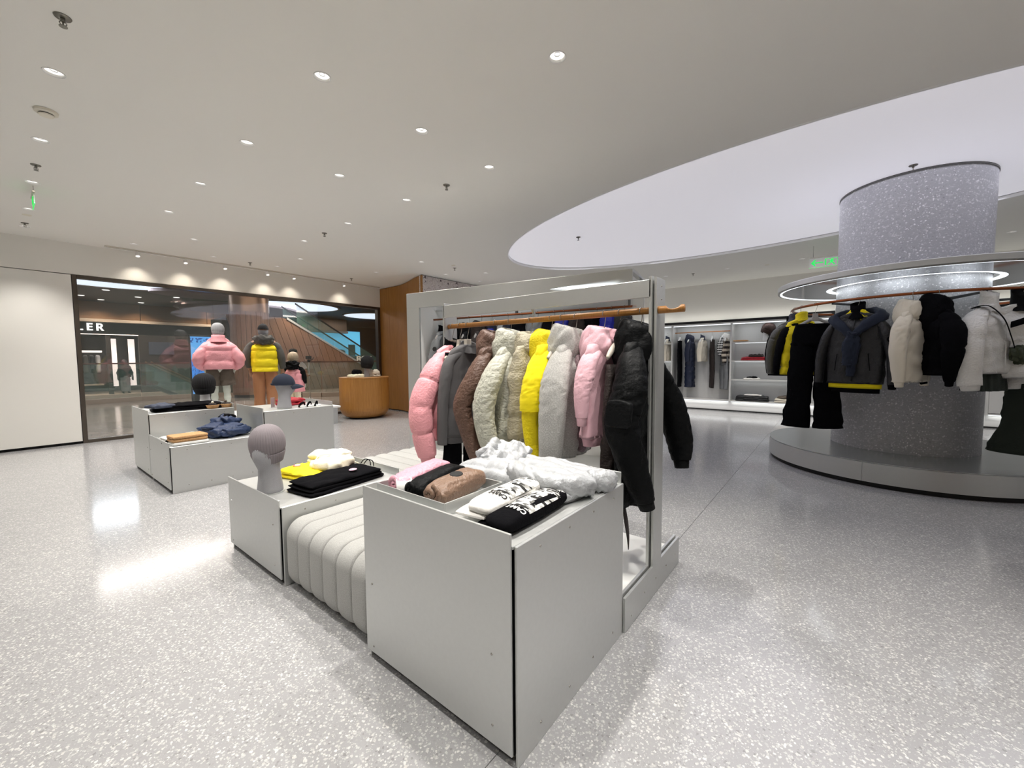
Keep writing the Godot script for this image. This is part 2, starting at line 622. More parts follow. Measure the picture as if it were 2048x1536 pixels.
func downlights() -> void:
	var n := 0
	for d in DOWN:
		var t := thing("downlight", downlight_label(d, n), "downlight", Vector3(d[0], CEIL, d[1]), 0, "round recessed ceiling downlights")
		if n == 0:
			M.dl_trim = lathe([Vector2(0.064, 0.0), Vector2(0.064, -0.003), Vector2(0.056, -0.003), Vector2(0.05, 0.05), Vector2(0.06, 0.05), Vector2(0.06, 0.0), Vector2(0.064, 0.0)], 24)
			M.dl_lens = lathe([Vector2(0.051, 0.016), Vector2(0.02, 0.022), Vector2(0.0, 0.022)], 24)
			M.dl_lamp = lathe([Vector2(0.022, 0.0205), Vector2(0.021, 0.017), Vector2(0.019, 0.0205)], 20)
		part(t, "trim_ring", M.dl_trim, M.white)
		part(t, "reflector", M.dl_lens, M.lamp_glow)
		part(t, "lamp_rim", M.dl_lamp, M.alu_dark)
		spot("downlight_beam", Vector3(0, -0.01, 0), Vector3.DOWN, 3.9, 47.0, Color(1.0, 0.98, 0.955), 0.05, t)
		n += 1

func downlight_label(d: Array, n: int) -> String:
	return "small round white recessed ceiling downlight"

# ---------------------------------------------------------------- fixtures
func fixtures() -> void:
	storefront()
	wood_wall()
	ceiling_bits()
	display_box(1.093, -0.858, true, "tall grey metal display box nearest the viewer, puffer and tees on top")
	display_box(1.10, -2.815, false, "low grey metal display box under the grey beanie head")
	display_box(1.15, -5.82, false, "low grey metal display box carrying tan cartons and navy clothes")
	display_box(1.15, -6.775, true, "tall grey metal display box with black folded trousers on top")
	display_box(2.125, -5.82, true, "tall grey metal display box with the navy cap head on top")
	bench(Vector3(1.56, 0, -2.325), 0.0, 0.90, "ribbed grey felt bench between the two nearest display boxes")
	bench(Vector3(2.66, 0, -3.45), PI / 2, 1.08, "ribbed pale bench behind the low box, under the pink puffer")
	rack()
	wardrobe()
	column_stand()
	wall_shelves()
	wood_stand(Vector3(6.0, 0, -9.72), "round honey-wood display stand with curved base by the shop window")
	wood_stand(Vector3(3.75, 0, 2.15), "round honey-wood display stand outside the picture on the right")

func screw_at(parent: Node3D, at: Vector3, facing: Vector3) -> void:
	if not M.has("screw_mesh"): M.screw_mesh = lathe([Vector2(0.0055, 0.0), Vector2(0.005, 0.002), Vector2(0.0025, 0.0035), Vector2(0.0, 0.0035)], 10)
	var q := Quaternion(Vector3.UP, facing)
	part(parent, "screw", M.screw_mesh, M.steel, Transform3D(Basis(q), at))

func display_box(x0: float, z1: float, tall: bool, label: String) -> void:
	var w := 0.945
	var d := 0.92
	var h := 0.835 if tall else 0.535
	var t := thing("display_box", label, "display box", Vector3(x0, 0, z1), 0, "grey metal display boxes")
	# local: x 0..w away from the front plate, z 0..-w
	part(t, "end_plate", box(Vector3(-0.004, 0.045, -d - 0.03), Vector3(0.006, h + 0.047, -0.017), 0.0015), M.alu)
	part(t, "end_plate", box(Vector3(w - 0.012, 0.045, -d - 0.02), Vector3(w - 0.002, h + 0.06, -0.012), 0.0015), M.alu)
	part(t, "side_panel", box(Vector3(0.012, 0.0, -0.012), Vector3(w, h - 0.001, 0.0), 0.002), M.alu)
	part(t, "side_panel", box(Vector3(0.012, 0.0, -d - 0.03), Vector3(w, h - 0.001, -d - 0.018), 0.002), M.alu)
	part(t, "top_board", box(Vector3(0.0065, h - 0.012, -d - 0.017), Vector3(w - 0.0125, h, -0.0125), 0.0015), M.alu)
	part(t, "inner_liner", box(Vector3(0.02, 0.03, -d - 0.01), Vector3(w - 0.02, h - 0.02, -0.025), 0.0), M.black)
	for p in [[-0.11, 0.12], [-0.11, 0.4], [-d + 0.03, 0.08], [-d + 0.03, 0.4]]:
		if p[1] < h: screw_at(t, Vector3(-0.004, p[1], p[0]), Vector3.LEFT)
	for x in [0.16, 0.38, 0.60, 0.82]:
		screw_at(t, Vector3(x, 0.075, 0.0), Vector3.BACK)
		screw_at(t, Vector3(x, h - 0.05, 0.0), Vector3.BACK)

func bench(at: Vector3, turn: float, span: float, label: String) -> void:
	if not M.has("felt"):
		var m := cloth("felt", Color(0.71, 0.71, 0.70), 0.95, 0.2, -0.5, 10.0)
		tri_map(m, noise_tex(0.12, [[0.25, 0.75], [Color(0.86, 0.86, 0.85), Color(1, 1, 1)]], 256, 4, 31), 5.0, false)
	var t := thing("ribbed_bench", label, "bench", at, turn, "ribbed felt benches")
	var n := 6
	var pitch := 0.157
	for i in n:
		# each rib is a padded bar that wraps over the top: a rounded section along x
		var zc := (i - (n - 1) / 2.0) * pitch
		var rings := []
		var hw := pitch * 0.5 - 0.0005
		var out := []
		var hx := span * 0.5
		var r := 0.12
		var h := 0.465
		var b := 0.02
		# outline of the bench seen from the side (x, y), then inset towards the rib's seams
		for k in 13: out.append([Vector2(hx - r, h - r), PI / 2 - PI / 2 * k / 12.0, r])
		for k in 7: out.append([Vector2(hx - 0.10, b + 0.10), -PI / 2 * k / 6.0, 0.10])
		for k in 7: out.append([Vector2(-hx + 0.10, b + 0.10), -PI / 2 - PI / 2 * k / 6.0, 0.10])
		for k in 13: out.append([Vector2(-hx + r, h - r), PI - PI / 2 * k / 12.0, r])
		for k in 11:
			var a := -PI / 2 + PI * k / 10.0
			var s := sin(a)
			var inset := 0.042 * (1.0 - pow(cos(a), 0.5))
			var ring := PackedVector3Array()
			for q in out:
				var rr: float = q[2] - inset
				ring.append(Vector3(q[0].x + cos(q[1]) * rr, q[0].y + sin(q[1]) * rr, zc + s * hw))
			rings.append(ring)
		part(t, "padded_rib", loft(rings, true, true), M.felt)
	part(t, "plinth", box(Vector3(-span * 0.5 + 0.09, 0.0, -n * pitch * 0.5 + 0.05), Vector3(span * 0.5 - 0.09, 0.04, n * pitch * 0.5 - 0.05), 0.002), M.black)

# the near clothes rack: a metal frame standing on a low plinth, one wooden rail
func rack() -> void:
	var t := thing("clothes_rack", "grey metal clothes rack with a thick wooden rail, standing on a plinth", "clothes rack", Vector3(2.53, 0, -1.79))
	for e in [1.0, -1.0]:
		# inverted T end plate, doubled
		for k in [0.0, 0.024]:
			var z: float = e * (0.945 - k)
			var p := PackedVector2Array([Vector2(-0.485, 0.002), Vector2(0.49, 0.002), Vector2(0.49, 0.195), Vector2(0.10, 0.195), Vector2(0.10, 1.985), Vector2(-0.055, 1.985), Vector2(-0.055, 0.195), Vector2(-0.485, 0.195)])
			if k > 0.0: p = PackedVector2Array([Vector2(-0.485, 0.012), Vector2(0.49, 0.012), Vector2(0.49, 0.205), Vector2(0.08, 0.205), Vector2(0.08, 1.99), Vector2(-0.075, 1.99), Vector2(-0.075, 0.205), Vector2(-0.485, 0.205)])
			part(t, "end_plate", extrude(p, minf(z, z - e * 0.016), maxf(z, z - e * 0.016), 0.0015), M.alu)
		for s in [[-0.4, 0.06], [-0.2, 0.10], [0.0, 0.10], [0.2, 0.10], [0.4, 0.10], [0.03, 1.94], [0.03, 1.86]]:
			screw_at(t, Vector3(s[0], s[1], e * 0.945), Vector3(0, 0, e))
	part(t, "beam", box(Vector3(-0.075, 1.865, -0.915), Vector3(-0.055, 1.97, 0.915), 0.002), M.alu)
	part(t, "plinth_board", box(Vector3(-0.47, 0.10, -0.918), Vector3(0.47, 0.125, 0.918), 0.002), M.white)
	part(t, "plinth_board", box(Vector3(-0.47, 0.002, -0.918), Vector3(-0.455, 0.099, 0.918), 0.002), M.alu)
	part(t, "plinth_board", box(Vector3(0.455, 0.002, -0.918), Vector3(0.47, 0.099, 0.918), 0.002), M.alu)
	var rail := tube([Vector3(-0.02, 1.79, -0.9), Vector3(-0.02, 1.79, 0.905)], [0.0205], 20)
	part(t, "rail", rail, M.rod)
	# the end of the rail beyond the upright: a peg with a scooped notch
	var pg := []
	for k in 15:
		var u := k / 14.0
		var ring := PackedVector3Array()
		for j in 16:
			var a := TAU * j / 16.0
			var y := sin(a) * 0.0225
			var cut := 0.0225
			if u > 0.3 and u < 0.86: cut = 0.0225 - 0.024 * sqrt(maxf(0.0, 1.0 - pow((u - 0.58) / 0.28, 2)))
			ring.append(Vector3(-0.02 + cos(a) * 0.0225, 1.79 + minf(y, cut), 0.946 + u * 0.15))
		pg.append(ring)
	part(t, "rail_end_peg", loft(pg, true, true), M.rod)
	var hook := tube(smoothed([Vector3(-0.055, 1.87, 0.02), Vector3(-0.02, 1.83, 0.02), Vector3(-0.02, 1.81, 0.02)], 4), [0.004], 6)
	part(t, "rail_hanger_strap", box(Vector3(-0.028, 1.80, 0.01), Vector3(-0.012, 1.87, 0.03), 0.001), M.alu)
	part(t, "strap_pin", hook, M.steel)

# the lit wardrobe behind the rack, turned a little
func wardrobe() -> void:
	var t := thing("wardrobe_unit", "grey framed open wardrobe with a lit inside, behind the clothes rack", "wardrobe", Vector3(4.02, 0, -1.62), 0.1617)
	var L := 3.045
	var D := 0.62
	part(t, "fascia", box(Vector3(0, 2.20, -L), Vector3(0.03, 2.40, 0), 0.002), M.alu)
	part(t, "stile", box(Vector3(0, 0.30, -L), Vector3(0.03, 2.199, -L + 0.222), 0.002), M.alu)
	part(t, "roof_board", box(Vector3(0.031, 2.375, -L), Vector3(D, 2.40, 0), 0.002), M.alu)
	part(t, "back_board", box(Vector3(D - 0.02, 0.0, -L), Vector3(D, 2.374, 0), 0.002), M.white)
	part(t, "end_board", box(Vector3(0.031, 0.0, -L), Vector3(D - 0.021, 2.374, -L + 0.02), 0.002), M.white)
	part(t, "inner_cheek", box(Vector3(0.031, 0.3, -L + 0.2), Vector3(D - 0.021, 2.33, -L + 0.222), 0.002), M.white)
	part(t, "soffit", box(Vector3(0.031, 2.31, -L + 0.222), Vector3(D - 0.021, 2.33, 0), 0.002), M.white)
	part(t, "base", box(Vector3(0.0, 0.0, -L), Vector3(D - 0.021, 0.299, 0), 0.003), M.alu)
	part(t, "led_strip", box(Vector3(0.06, 2.29, -L + 0.23), Vector3(0.09, 2.309, -0.02), 0.002), M.led)
	part(t, "cross_rail", box(Vector3(0.34, 2.18, -L + 0.23), Vector3(0.36, 2.20, 0), 0.002), M.alu)
	part(t, "rail", tube([Vector3(0.3, 2.06, -L + 0.225), Vector3(0.3, 2.06, -0.02)], [0.013], 14), M.copper)
	for z in [-2.5, -1.5, -0.1]: part(t, "rail_bracket", box(Vector3(0.29, 2.07, z - 0.008), Vector3(0.345, 2.185, z + 0.008), 0.001), M.alu_dark)
	# a glass end screen with a sloped corner
	var p := PackedVector2Array([Vector2(0, 0.3), Vector2(0.50, 0.3), Vector2(0.50, 2.1), Vector2(0.26, 2.40), Vector2(0.0, 2.40)])
	part(t, "glass_end_screen", extrude(p, 0.002, 0.010), M.glass)
	area_light("wardrobe_led_light", t.transform * Vector3(0.10, 2.28, -1.4), Vector3(0.35, -1, 0), Vector3.BACK, Vector2(0.04, 2.5), 0.28, Color(0.95, 0.98, 1.0))

func arc_rings(r0: float, r1: float, y0: float, y1: float, a0: float, a1: float, seg: int) -> ArrayMesh:
	var rings := []
	for k in seg + 1:
		var a := lerpf(a0, a1, float(k) / seg)
		var c := Vector3(cos(a), 0, sin(a))
		rings.append(PackedVector3Array([c * r0 + Vector3(0, y0, 0), c * r0 + Vector3(0, y1, 0), c * r1 + Vector3(0, y1, 0), c * r1 + Vector3(0, y0, 0)]))
	return loft(rings, true, true, true, false)

func ring_mesh(r0: float, r1: float, y0: float, y1: float, seg := 96) -> ArrayMesh:
	return lathe([Vector2(r0, y0), Vector2(r1, y0), Vector2(r1, y1), Vector2(r0, y1), Vector2(r0, y0)], seg, false)

func column_stand() -> void:
	var c := thing("column", "thick round terrazzo column rising to the luminous ceiling", "column", COL)
	part(c, "shaft", lathe([Vector2(0.0, 0.2), Vector2(0.74, 0.2), Vector2(0.74, 3.69), Vector2(0.0, 3.69)], 96, false), M.column)
	part(c, "top_reveal", ring_mesh(0.735, 0.746, 3.678, 3.70), M.alu_dark)
	var p := thing("round_platform", "low round grey metal platform around the column", "platform", COL)
	part(p, "recessed_base", ring_mesh(0.76, 1.47, 0.0, 0.06), M.black)
	part(p, "top_plate", ring_mesh(0.745, 1.498, 0.275, 0.29), M.alu_top)
	for k in 6: part(p, "side_panel", arc_rings(1.47, 1.5, 0.055, 0.274, TAU * k / 6.0 + 0.3 + 0.0008, TAU * (k + 1) / 6.0 + 0.3 - 0.0008, 24), M.alu)
	var h := thing("halo_ring", "wide silver ring canopy with white light lines around the column", "ring canopy", COL)
	part(h, "ring_body", lathe([Vector2(0.86, 2.45), Vector2(0.86, 2.52), Vector2(1.45, 2.52), Vector2(1.452, 2.515), Vector2(1.452, 2.455), Vector2(1.445, 2.45)], 120, false), M.alu)
	part(h, "mirror_soffit", ring_mesh(0.86, 1.385, 2.446, 2.4505, 120), M.mirror)
	part(h, "outer_light_line", ring_mesh(1.395, 1.42, 2.440, 2.449, 120), M.halo_led)
	part(h, "outer_lip", ring_mesh(1.425, 1.447, 2.438, 2.4495, 120), M.mirror)
	part(h, "inner_light_line", ring_mesh(0.80, 0.855, 2.446, 2.46, 120), M.halo_led)
	part(h, "inner_cover", ring_mesh(0.745, 0.86, 2.46, 2.515, 96), M.alu)
	for k in 8:
		var a := TAU * k / 8.0 + 0.2
		area_light("halo_light", COL + Vector3(cos(a) * 0.86, 2.43, sin(a) * 0.86), Vector3(-cos(a) * 0.35, -1, -sin(a) * 0.35), Vector3(-sin(a), 0, cos(a)), Vector2(0.05, 0.5), 0.10, Color(0.95, 0.98, 1.0))
	var r := thing("hanging_ring", "copper clothes ring running around the column under the canopy", "clothes rail", COL)
	var rings := []
	for k in 121:
		var a := TAU * k / 120.0
		var ring := PackedVector3Array()
		for j in 12:
			var b := TAU * j / 12.0
			ring.append(Vector3(cos(a) * (1.26 + cos(b) * 0.0165), 2.19 + sin(b) * 0.0165, sin(a) * (1.26 + cos(b) * 0.0165)))
		rings.append(ring)
	part(r, "rail", loft(rings, false, false), M.copper)
	for k in 6:
		var a := TAU * k / 6.0 + 2.75
		var b := Basis(Vector3.UP, -a)
		var poly := PackedVector2Array([Vector2(0.741, 2.06), Vector2(0.765, 2.06), Vector2(0.765, 2.12), Vector2(0.80, 2.145), Vector2(1.27, 2.155), Vector2(1.27, 2.175), Vector2(0.741, 2.175)])
		part(r, "bracket", extrude(poly, -0.012, 0.012, 0.001), M.slate, Transform3D(b, Vector3.ZERO))
		part(r, "bracket_foot", box(Vector3(0.741, 2.03, -0.03), Vector3(0.748, 2.2, 0.03), 0.001), M.alu, Transform3D(b, Vector3.ZERO))

const SHELF_Z := [-8.2, -6.98, -5.4, -3.82, -2.24, -0.66, 0.92, 2.5, 4.08, 5.19]
func wall_shelves() -> void:
	for i in SHELF_Z.size() - 1:
		var za: float = SHELF_Z[i]
		var zb: float = SHELF_Z[i + 1]
		var shelved: bool = i in [0, 2, 4, 6]
		var names := {3: "lit wall bay with a clothes rail, left of the shelf bay", 4: "lit wall bay of four shelves beside the hanging clothes", 2: "lit wall shelf bay at the far end, half hidden by the rack upright", 7: "lit wall bay to the right of the column, low drawers below"}
		var t := thing("wall_bay", names.get(i, ["lit wall bay against the stone wall, hidden behind the rack", "lit rail bay hidden behind the clothes rack", "", "", "", "lit rail bay hidden behind the round column", "lit shelf bay just behind the right edge of the column", "", "lit rail bay at the right end, outside the picture"][i]), "wall shelving", Vector3(12.57, 0, zb), 0, "lit wall bays")
		var w := zb - za
		# local x 0 (front) .. 0.52 (wall), z 0 .. -w
		part(t, "back_panel", box(Vector3(0.47, 0.30, -w + 0.02), Vector3(0.52, 2.43, -0.02), 0.0), M.bay)
		part(t, "upright", box(Vector3(0.0, 0.275, -0.02), Vector3(0.52, 2.43, 0.02 if i < 8 else 0.0), 0.002), M.bay)
		if i == 0: part(t, "upright", box(Vector3(0.0, 0.275, -w), Vector3(0.52, 2.43, -w + 0.02), 0.002), M.bay)
		part(t, "top_board", box(Vector3(0.0, 2.43, -w), Vector3(0.52, 2.47, 0), 0.002), M.bay)
		part(t, "head_reveal", box(Vector3(0.01, 2.471, -w), Vector3(0.52, 2.54, 0), 0.0), M.black)
		part(t, "bottom_board", box(Vector3(0.0, 0.275, -w + 0.02), Vector3(0.469, 0.30, -0.02), 0.002), M.bay)
		part(t, "plinth", box(Vector3(0.06, 0.03, -w), Vector3(0.52, 0.274, 0), 0.002), M.white)
		part(t, "toe_strip", box(Vector3(0.03, 0.0, -w), Vector3(0.5, 0.029, 0), 0.0), M.black)
		part(t, "led_strip", box(Vector3(0.06, 2.41, -w + 0.03), Vector3(0.085, 2.4295, -0.03), 0.002), M.led)
		part(t, "plinth_led", box(Vector3(0.012, 0.262, -w + 0.03), Vector3(0.03, 0.2745, -0.03), 0.002), M.led)
		area_light("bay_led_light", Vector3(12.66, 2.40, (za + zb) * 0.5), Vector3(0.35, -1, 0), Vector3.BACK, Vector2(0.04, w - 0.2), 0.22, Color(0.96, 0.98, 1.0))
		area_light("plinth_led_light", Vector3(12.585, 0.255, (za + zb) * 0.5), Vector3(0.05, -1, 0), Vector3.BACK, Vector2(0.03, w - 0.1), 0.07, Color(1.0, 1.0, 0.98))
		part(t, "cove_led", box(Vector3(0.36, 2.541, -w + 0.03), Vector3(0.40, 2.55, -0.03), 0.001), M.led)
		area_light("cove_led_light", Vector3(12.95, 2.57, (za + zb) * 0.5), Vector3(0.18, 1, 0), Vector3.BACK, Vector2(0.04, w - 0.05), 0.16, Color(1.0, 0.985, 0.95))
		if shelved:
			for y in [0.86, 1.38, 1.90]:
				var s := part(t, "shelf", box(Vector3(0.02, y, -w + 0.021), Vector3(0.469, y + 0.028, -0.021), 0.002), M.bay)
				part(s, "led_strip", box(Vector3(0.43, y - 0.008, -w + 0.03), Vector3(0.455, y - 0.0005, -0.03), 0.001), M.led)
			for y in [0.84, 1.36, 1.88]:
				area_light("shelf_led_light", Vector3(12.98, y - 0.02, (za + zb) * 0.5), Vector3(-0.3, -1, 0), Vector3.BACK, Vector2(0.03, w - 0.1), 0.05, Color(0.96, 0.98, 1.0))
		else:
			part(t, "rail", tube([Vector3(0.24, 2.24, -w + 0.021), Vector3(0.24, 2.24, -0.021)], [0.013], 12), M.brass)
			if i == 7:
				part(t, "drawer_front", box(Vector3(0.0, 0.31, -w + 0.024), Vector3(0.02, 0.80, -0.024), 0.002), M.bay)
				part(t, "counter_board", box(Vector3(0.0, 0.802, -w + 0.021), Vector3(0.469, 0.825, -0.021), 0.002), M.bay)

func wood_stand(at: Vector3, label: String) -> void:
	var t := thing("wood_stand", label, "display stand", at, 0, "round wooden stands")
	var prof := [Vector2(0.0, 0.015), Vector2(0.30, 0.015)]
	for k in 11:
		var a := -PI / 2 + PI / 2 * k / 10.0
		prof.append(Vector2(0.36 + 0.26 * cos(a), 0.28 + 0.265 * sin(a)))
	prof.append_array([Vector2(0.62, 1.03), Vector2(0.0, 1.03)])
	part(t, "drum", lathe(prof, 64, false), M.wood)
	part(t, "top_disc", lathe([Vector2(0.0, 1.031), Vector2(0.618, 1.031), Vector2(0.622, 1.035), Vector2(0.622, 1.055), Vector2(0.617, 1.06), Vector2(0.0, 1.06)], 64, false), M.wood)
	part(t, "foot", lathe([Vector2(0.0, 0.0), Vector2(0.27, 0.0), Vector2(0.27, 0.0145), Vector2(0.0, 0.0145)], 40, false), M.black)

func wood_wall() -> void:
	var t := thing("wall_wood", "curved honey-coloured wood veneer wall beside the shop window", "wall", Vector3.ZERO, 0, "", "structure")
	var pts := smoothed([Vector3(7.31, 0, -10.95), Vector3(7.315, 0, -10.4), Vector3(7.29, 0, -9.85), Vector3(7.11, 0, -9.25), Vector3(6.92, 0, -8.76), Vector3(6.755, 0, -8.238)], 6)
	var n := pts.size()
	for k in 5:
		var rings := []
		for i in range(k * 6, k * 6 + 7):
			var d: Vector3 = (pts[mini(i + 1, n - 1)] - pts[maxi(i - 1, 0)]).normalized()
			var out := Vector3(d.z, 0, -d.x)
			if out.x > 0: out = -out
			var p: Vector3 = pts[i]
			if i == k * 6: p += d * 0.0015
			if i == k * 6 + 6: p -= d * 0.0015
			rings.append(PackedVector3Array([p + Vector3(0, 0.03, 0), p + Vector3(0, 3.635, 0), p - out * 0.04 + Vector3(0, 3.635, 0), p - out * 0.04 + Vector3(0, 0.03, 0)]))
		part(t, "veneer_panel", loft(rings, true, true, true, false), M.wood)
	var core := PackedVector2Array()
	for i in n: core.append(Vector2(pts[i].x + 0.035, pts[i].z))
	core.append_array(PackedVector2Array([Vector2(6.80, -8.27), Vector2(7.6, -8.27), Vector2(7.6, -11.0)]))
	part(t, "dark_core", extrude(core, -3.65, 0.0), M.dark_wood, xf(Vector3.ZERO, PI / 2))
	var m := thing("wall_marble", "pale veined stone wall around the corner from the wood wall", "wall", Vector3.ZERO, 0, "", "structure")
	for k in 5:
		part(m, "stone_slab", box(Vector3(6.775 + k * 1.28, 0.03, -8.34), Vector3(6.775 + (k + 1) * 1.28 - 0.002, 3.635, -8.24), 0.001), M.marble)
	part(m, "dark_core", box(Vector3(7.25, 0, -8.7), Vector3(13.1, CEIL, -8.35), 0.0), M.dark_wood)

func storefront() -> void:
	var t := thing("window_1", "wide shop-front window with a bronze-grey frame", "window", Vector3.ZERO, 0, "", "structure")
	var z0 := -11.0
	var z1 := -10.855
	part(t, "frame_jamb", box(Vector3(0.922, 0.0, z0), Vector3(0.985, 3.09, z1), 0.002), M.bronze)
	part(t, "frame_jamb", box(Vector3(7.215, 0.0, z0), Vector3(7.30, 3.09, z1), 0.002), M.bronze)
	part(t, "frame_head", box(Vector3(0.986, 3.03, z0), Vector3(7.214, 3.09, z1), 0.002), M.bronze)
	part(t, "frame_sill", box(Vector3(0.986, 0.0, z0), Vector3(7.214, 0.06, z1), 0.002), M.bronze)
	for k in 3:
		var a := 0.986 + k * 2.076
		part(t, "pane", box(Vector3(a + 0.002, 0.061, -10.935), Vector3(a + 2.074, 3.029, -10.923), 0.0), M.glass)

func ceiling_bits() -> void:
	# track along the shop front, six small heads
	var t := thing("light_track", "slim pale lighting track along the ceiling above the shop window", "light track", Vector3(4.3, CEIL, -10.62))
	part(t, "track_channel", box(Vector3(-2.95, -0.022, -0.025), Vector3(2.85, -0.001, 0.025), 0.002), M.track)
	part(t, "track_slot", box(Vector3(-2.93, -0.024, -0.006), Vector3(2.83, -0.0225, 0.006), 0.0), M.alu_dark)
	var ord := ["first", "second", "third", "fourth", "fifth", "sixth"]
	var k := 0
	for x in [1.80, 2.54, 3.24, 4.10, 4.70, 6.02]:
		var h := thing("track_spotlight", "small white track spotlight above the shop window, %s from the left" % ord[k], "spotlight", Vector3(x, CEIL - 0.024, -10.62), 0, "track spotlights")
		part(h, "stem", lathe([Vector2(0.008, 0.0), Vector2(0.008, -0.03)], 8), M.white)
		var b := Basis(Vector3.RIGHT, -0.45)
		part(h, "can", lathe([Vector2(0.0, 0.02), Vector2(0.032, 0.02), Vector2(0.036, 0.012), Vector2(0.036, -0.055), Vector2(0.031, -0.055), Vector2(0.031, -0.045)], 20, false), M.white, Transform3D(b, Vector3(0, -0.045, 0)))
		part(h, "lens", lathe([Vector2(0.031, -0.05), Vector2(0.0, -0.05)], 16), M.lamp_glow, Transform3D(b, Vector3(0, -0.045, 0)))
		spot("track_beam", b * Vector3(0, -0.062, 0) + Vector3(0, -0.045, 0), Vector3(0, -1, -0.30), 0.45, 46.0, Color(1, 0.95, 0.88), 0.06, h)
		k += 1
	var sp := {"nearest the viewer at top left": [0.37, -3.84], "between two downlights at far left": [0.38, -6.89], "by the wall at far left": [0.385, -9.85], "in mid-ceiling right of the window row": [3.56, -3.82], "above the display boxes": [3.555, -6.83], "near the light track": [3.555, -10.09], "close to the wood wall": [5.92, -10.05], "in front of the stone wall": [6.81, -7.08], "near the far lit shelving": [11.19, -2.9]}
	var dull := mat(Color(0.5, 0.49, 0.46), 0.35, 0.8)
	for s in sp: sprinkler("steel fire sprinkler " + s, Vector3(sp[s][0], CEIL, sp[s][1]), dull)
	sprinkler("fire sprinkler on the luminous oval, near its pointed end", Vector3(6.67, 3.70, -3.71), dull)
	sprinkler("fire sprinkler on the luminous oval beside the column", Vector3(6.69, 3.70, 0.65), dull)
	var sd := thing("smoke_detector", "round cream smoke detector on the ceiling at left", "smoke detector", Vector3(0.377, CEIL, -5.36))
	part(sd, "base", lathe([Vector2(0.0, -0.002), Vector2(0.075, -0.002), Vector2(0.072, -0.02), Vector2(0.05, -0.026), Vector2(0.0, -0.026)], 28, false), M.cream)
	part(sd, "slot", lathe([Vector2(0.046, -0.026), Vector2(0.046, -0.036)], 24), M.black)
	part(sd, "cap", lathe([Vector2(0.0, -0.034), Vector2(0.05, -0.034), Vector2(0.046, -0.042), Vector2(0.0, -0.046)], 24, false), M.cream)
	var fd := {"in the ceiling near the stone wall": [6.6, -6.9], "in the ceiling at far left by the exit sign": [0.39, -9.3], "in the ceiling toward the lit shelving": [11.3, -1.3]}
	for s in fd: single("flush_sensor", lathe([Vector2(0.0, -0.004), Vector2(0.045, -0.004), Vector2(0.05, 0.0)], 20, false), M.cream, "flat round cover " + s, "sensor", "flush ceiling covers", Vector3(fd[s][0], CEIL, fd[s][1]))
	# exit signs: clear acrylic with green light
	var e := thing("exit_sign", "clear hanging exit sign with green edge, seen edge-on at far left", "exit sign", Vector3(0.39, CEIL, -7.86), PI / 2)
	exit_sign(e, 0.36, 0.15, 0.06)
	var e2 := thing("exit_sign", "clear exit sign with green arrow and running figure, left of the column", "exit sign", Vector3(10.0, CEIL, -0.13), -PI / 2)
	exit_sign(e2, 0.62, 0.20, 0.22)

func sprinkler(label: String, at: Vector3, m: Material) -> void:
	var t := thing("fire_sprinkler", label, "sprinkler", at, 0, "ceiling sprinklers")
	part(t, "escutcheon", lathe([Vector2(0.012, -0.01), Vector2(0.038, -0.008), Vector2(0.042, -0.001)], 22), m)
	var st := begin(true)
	add_tube(st, [Vector3(0, -0.002, 0), Vector3(0, -0.03, 0)], [0.011], 10)
	add_tube(st, smoothed([Vector3(-0.009, -0.028, 0), Vector3(-0.016, -0.04, 0), Vector3(-0.004, -0.056, 0)], 4), [0.0025], 6)
	add_tube(st, smoothed([Vector3(0.009, -0.028, 0), Vector3(0.016, -0.04, 0), Vector3(0.004, -0.056, 0)], 4), [0.0025], 6)
	add_tube(st, [Vector3(0, -0.03, 0), Vector3(0, -0.05, 0)], [0.004], 8)
	part(t, "frame_arms", done(st), m)
	part(t, "deflector", lathe([Vector2(0.0, -0.055), Vector2(0.02, -0.057), Vector2(0.02, -0.06), Vector2(0.0, -0.061)], 16, false), m)

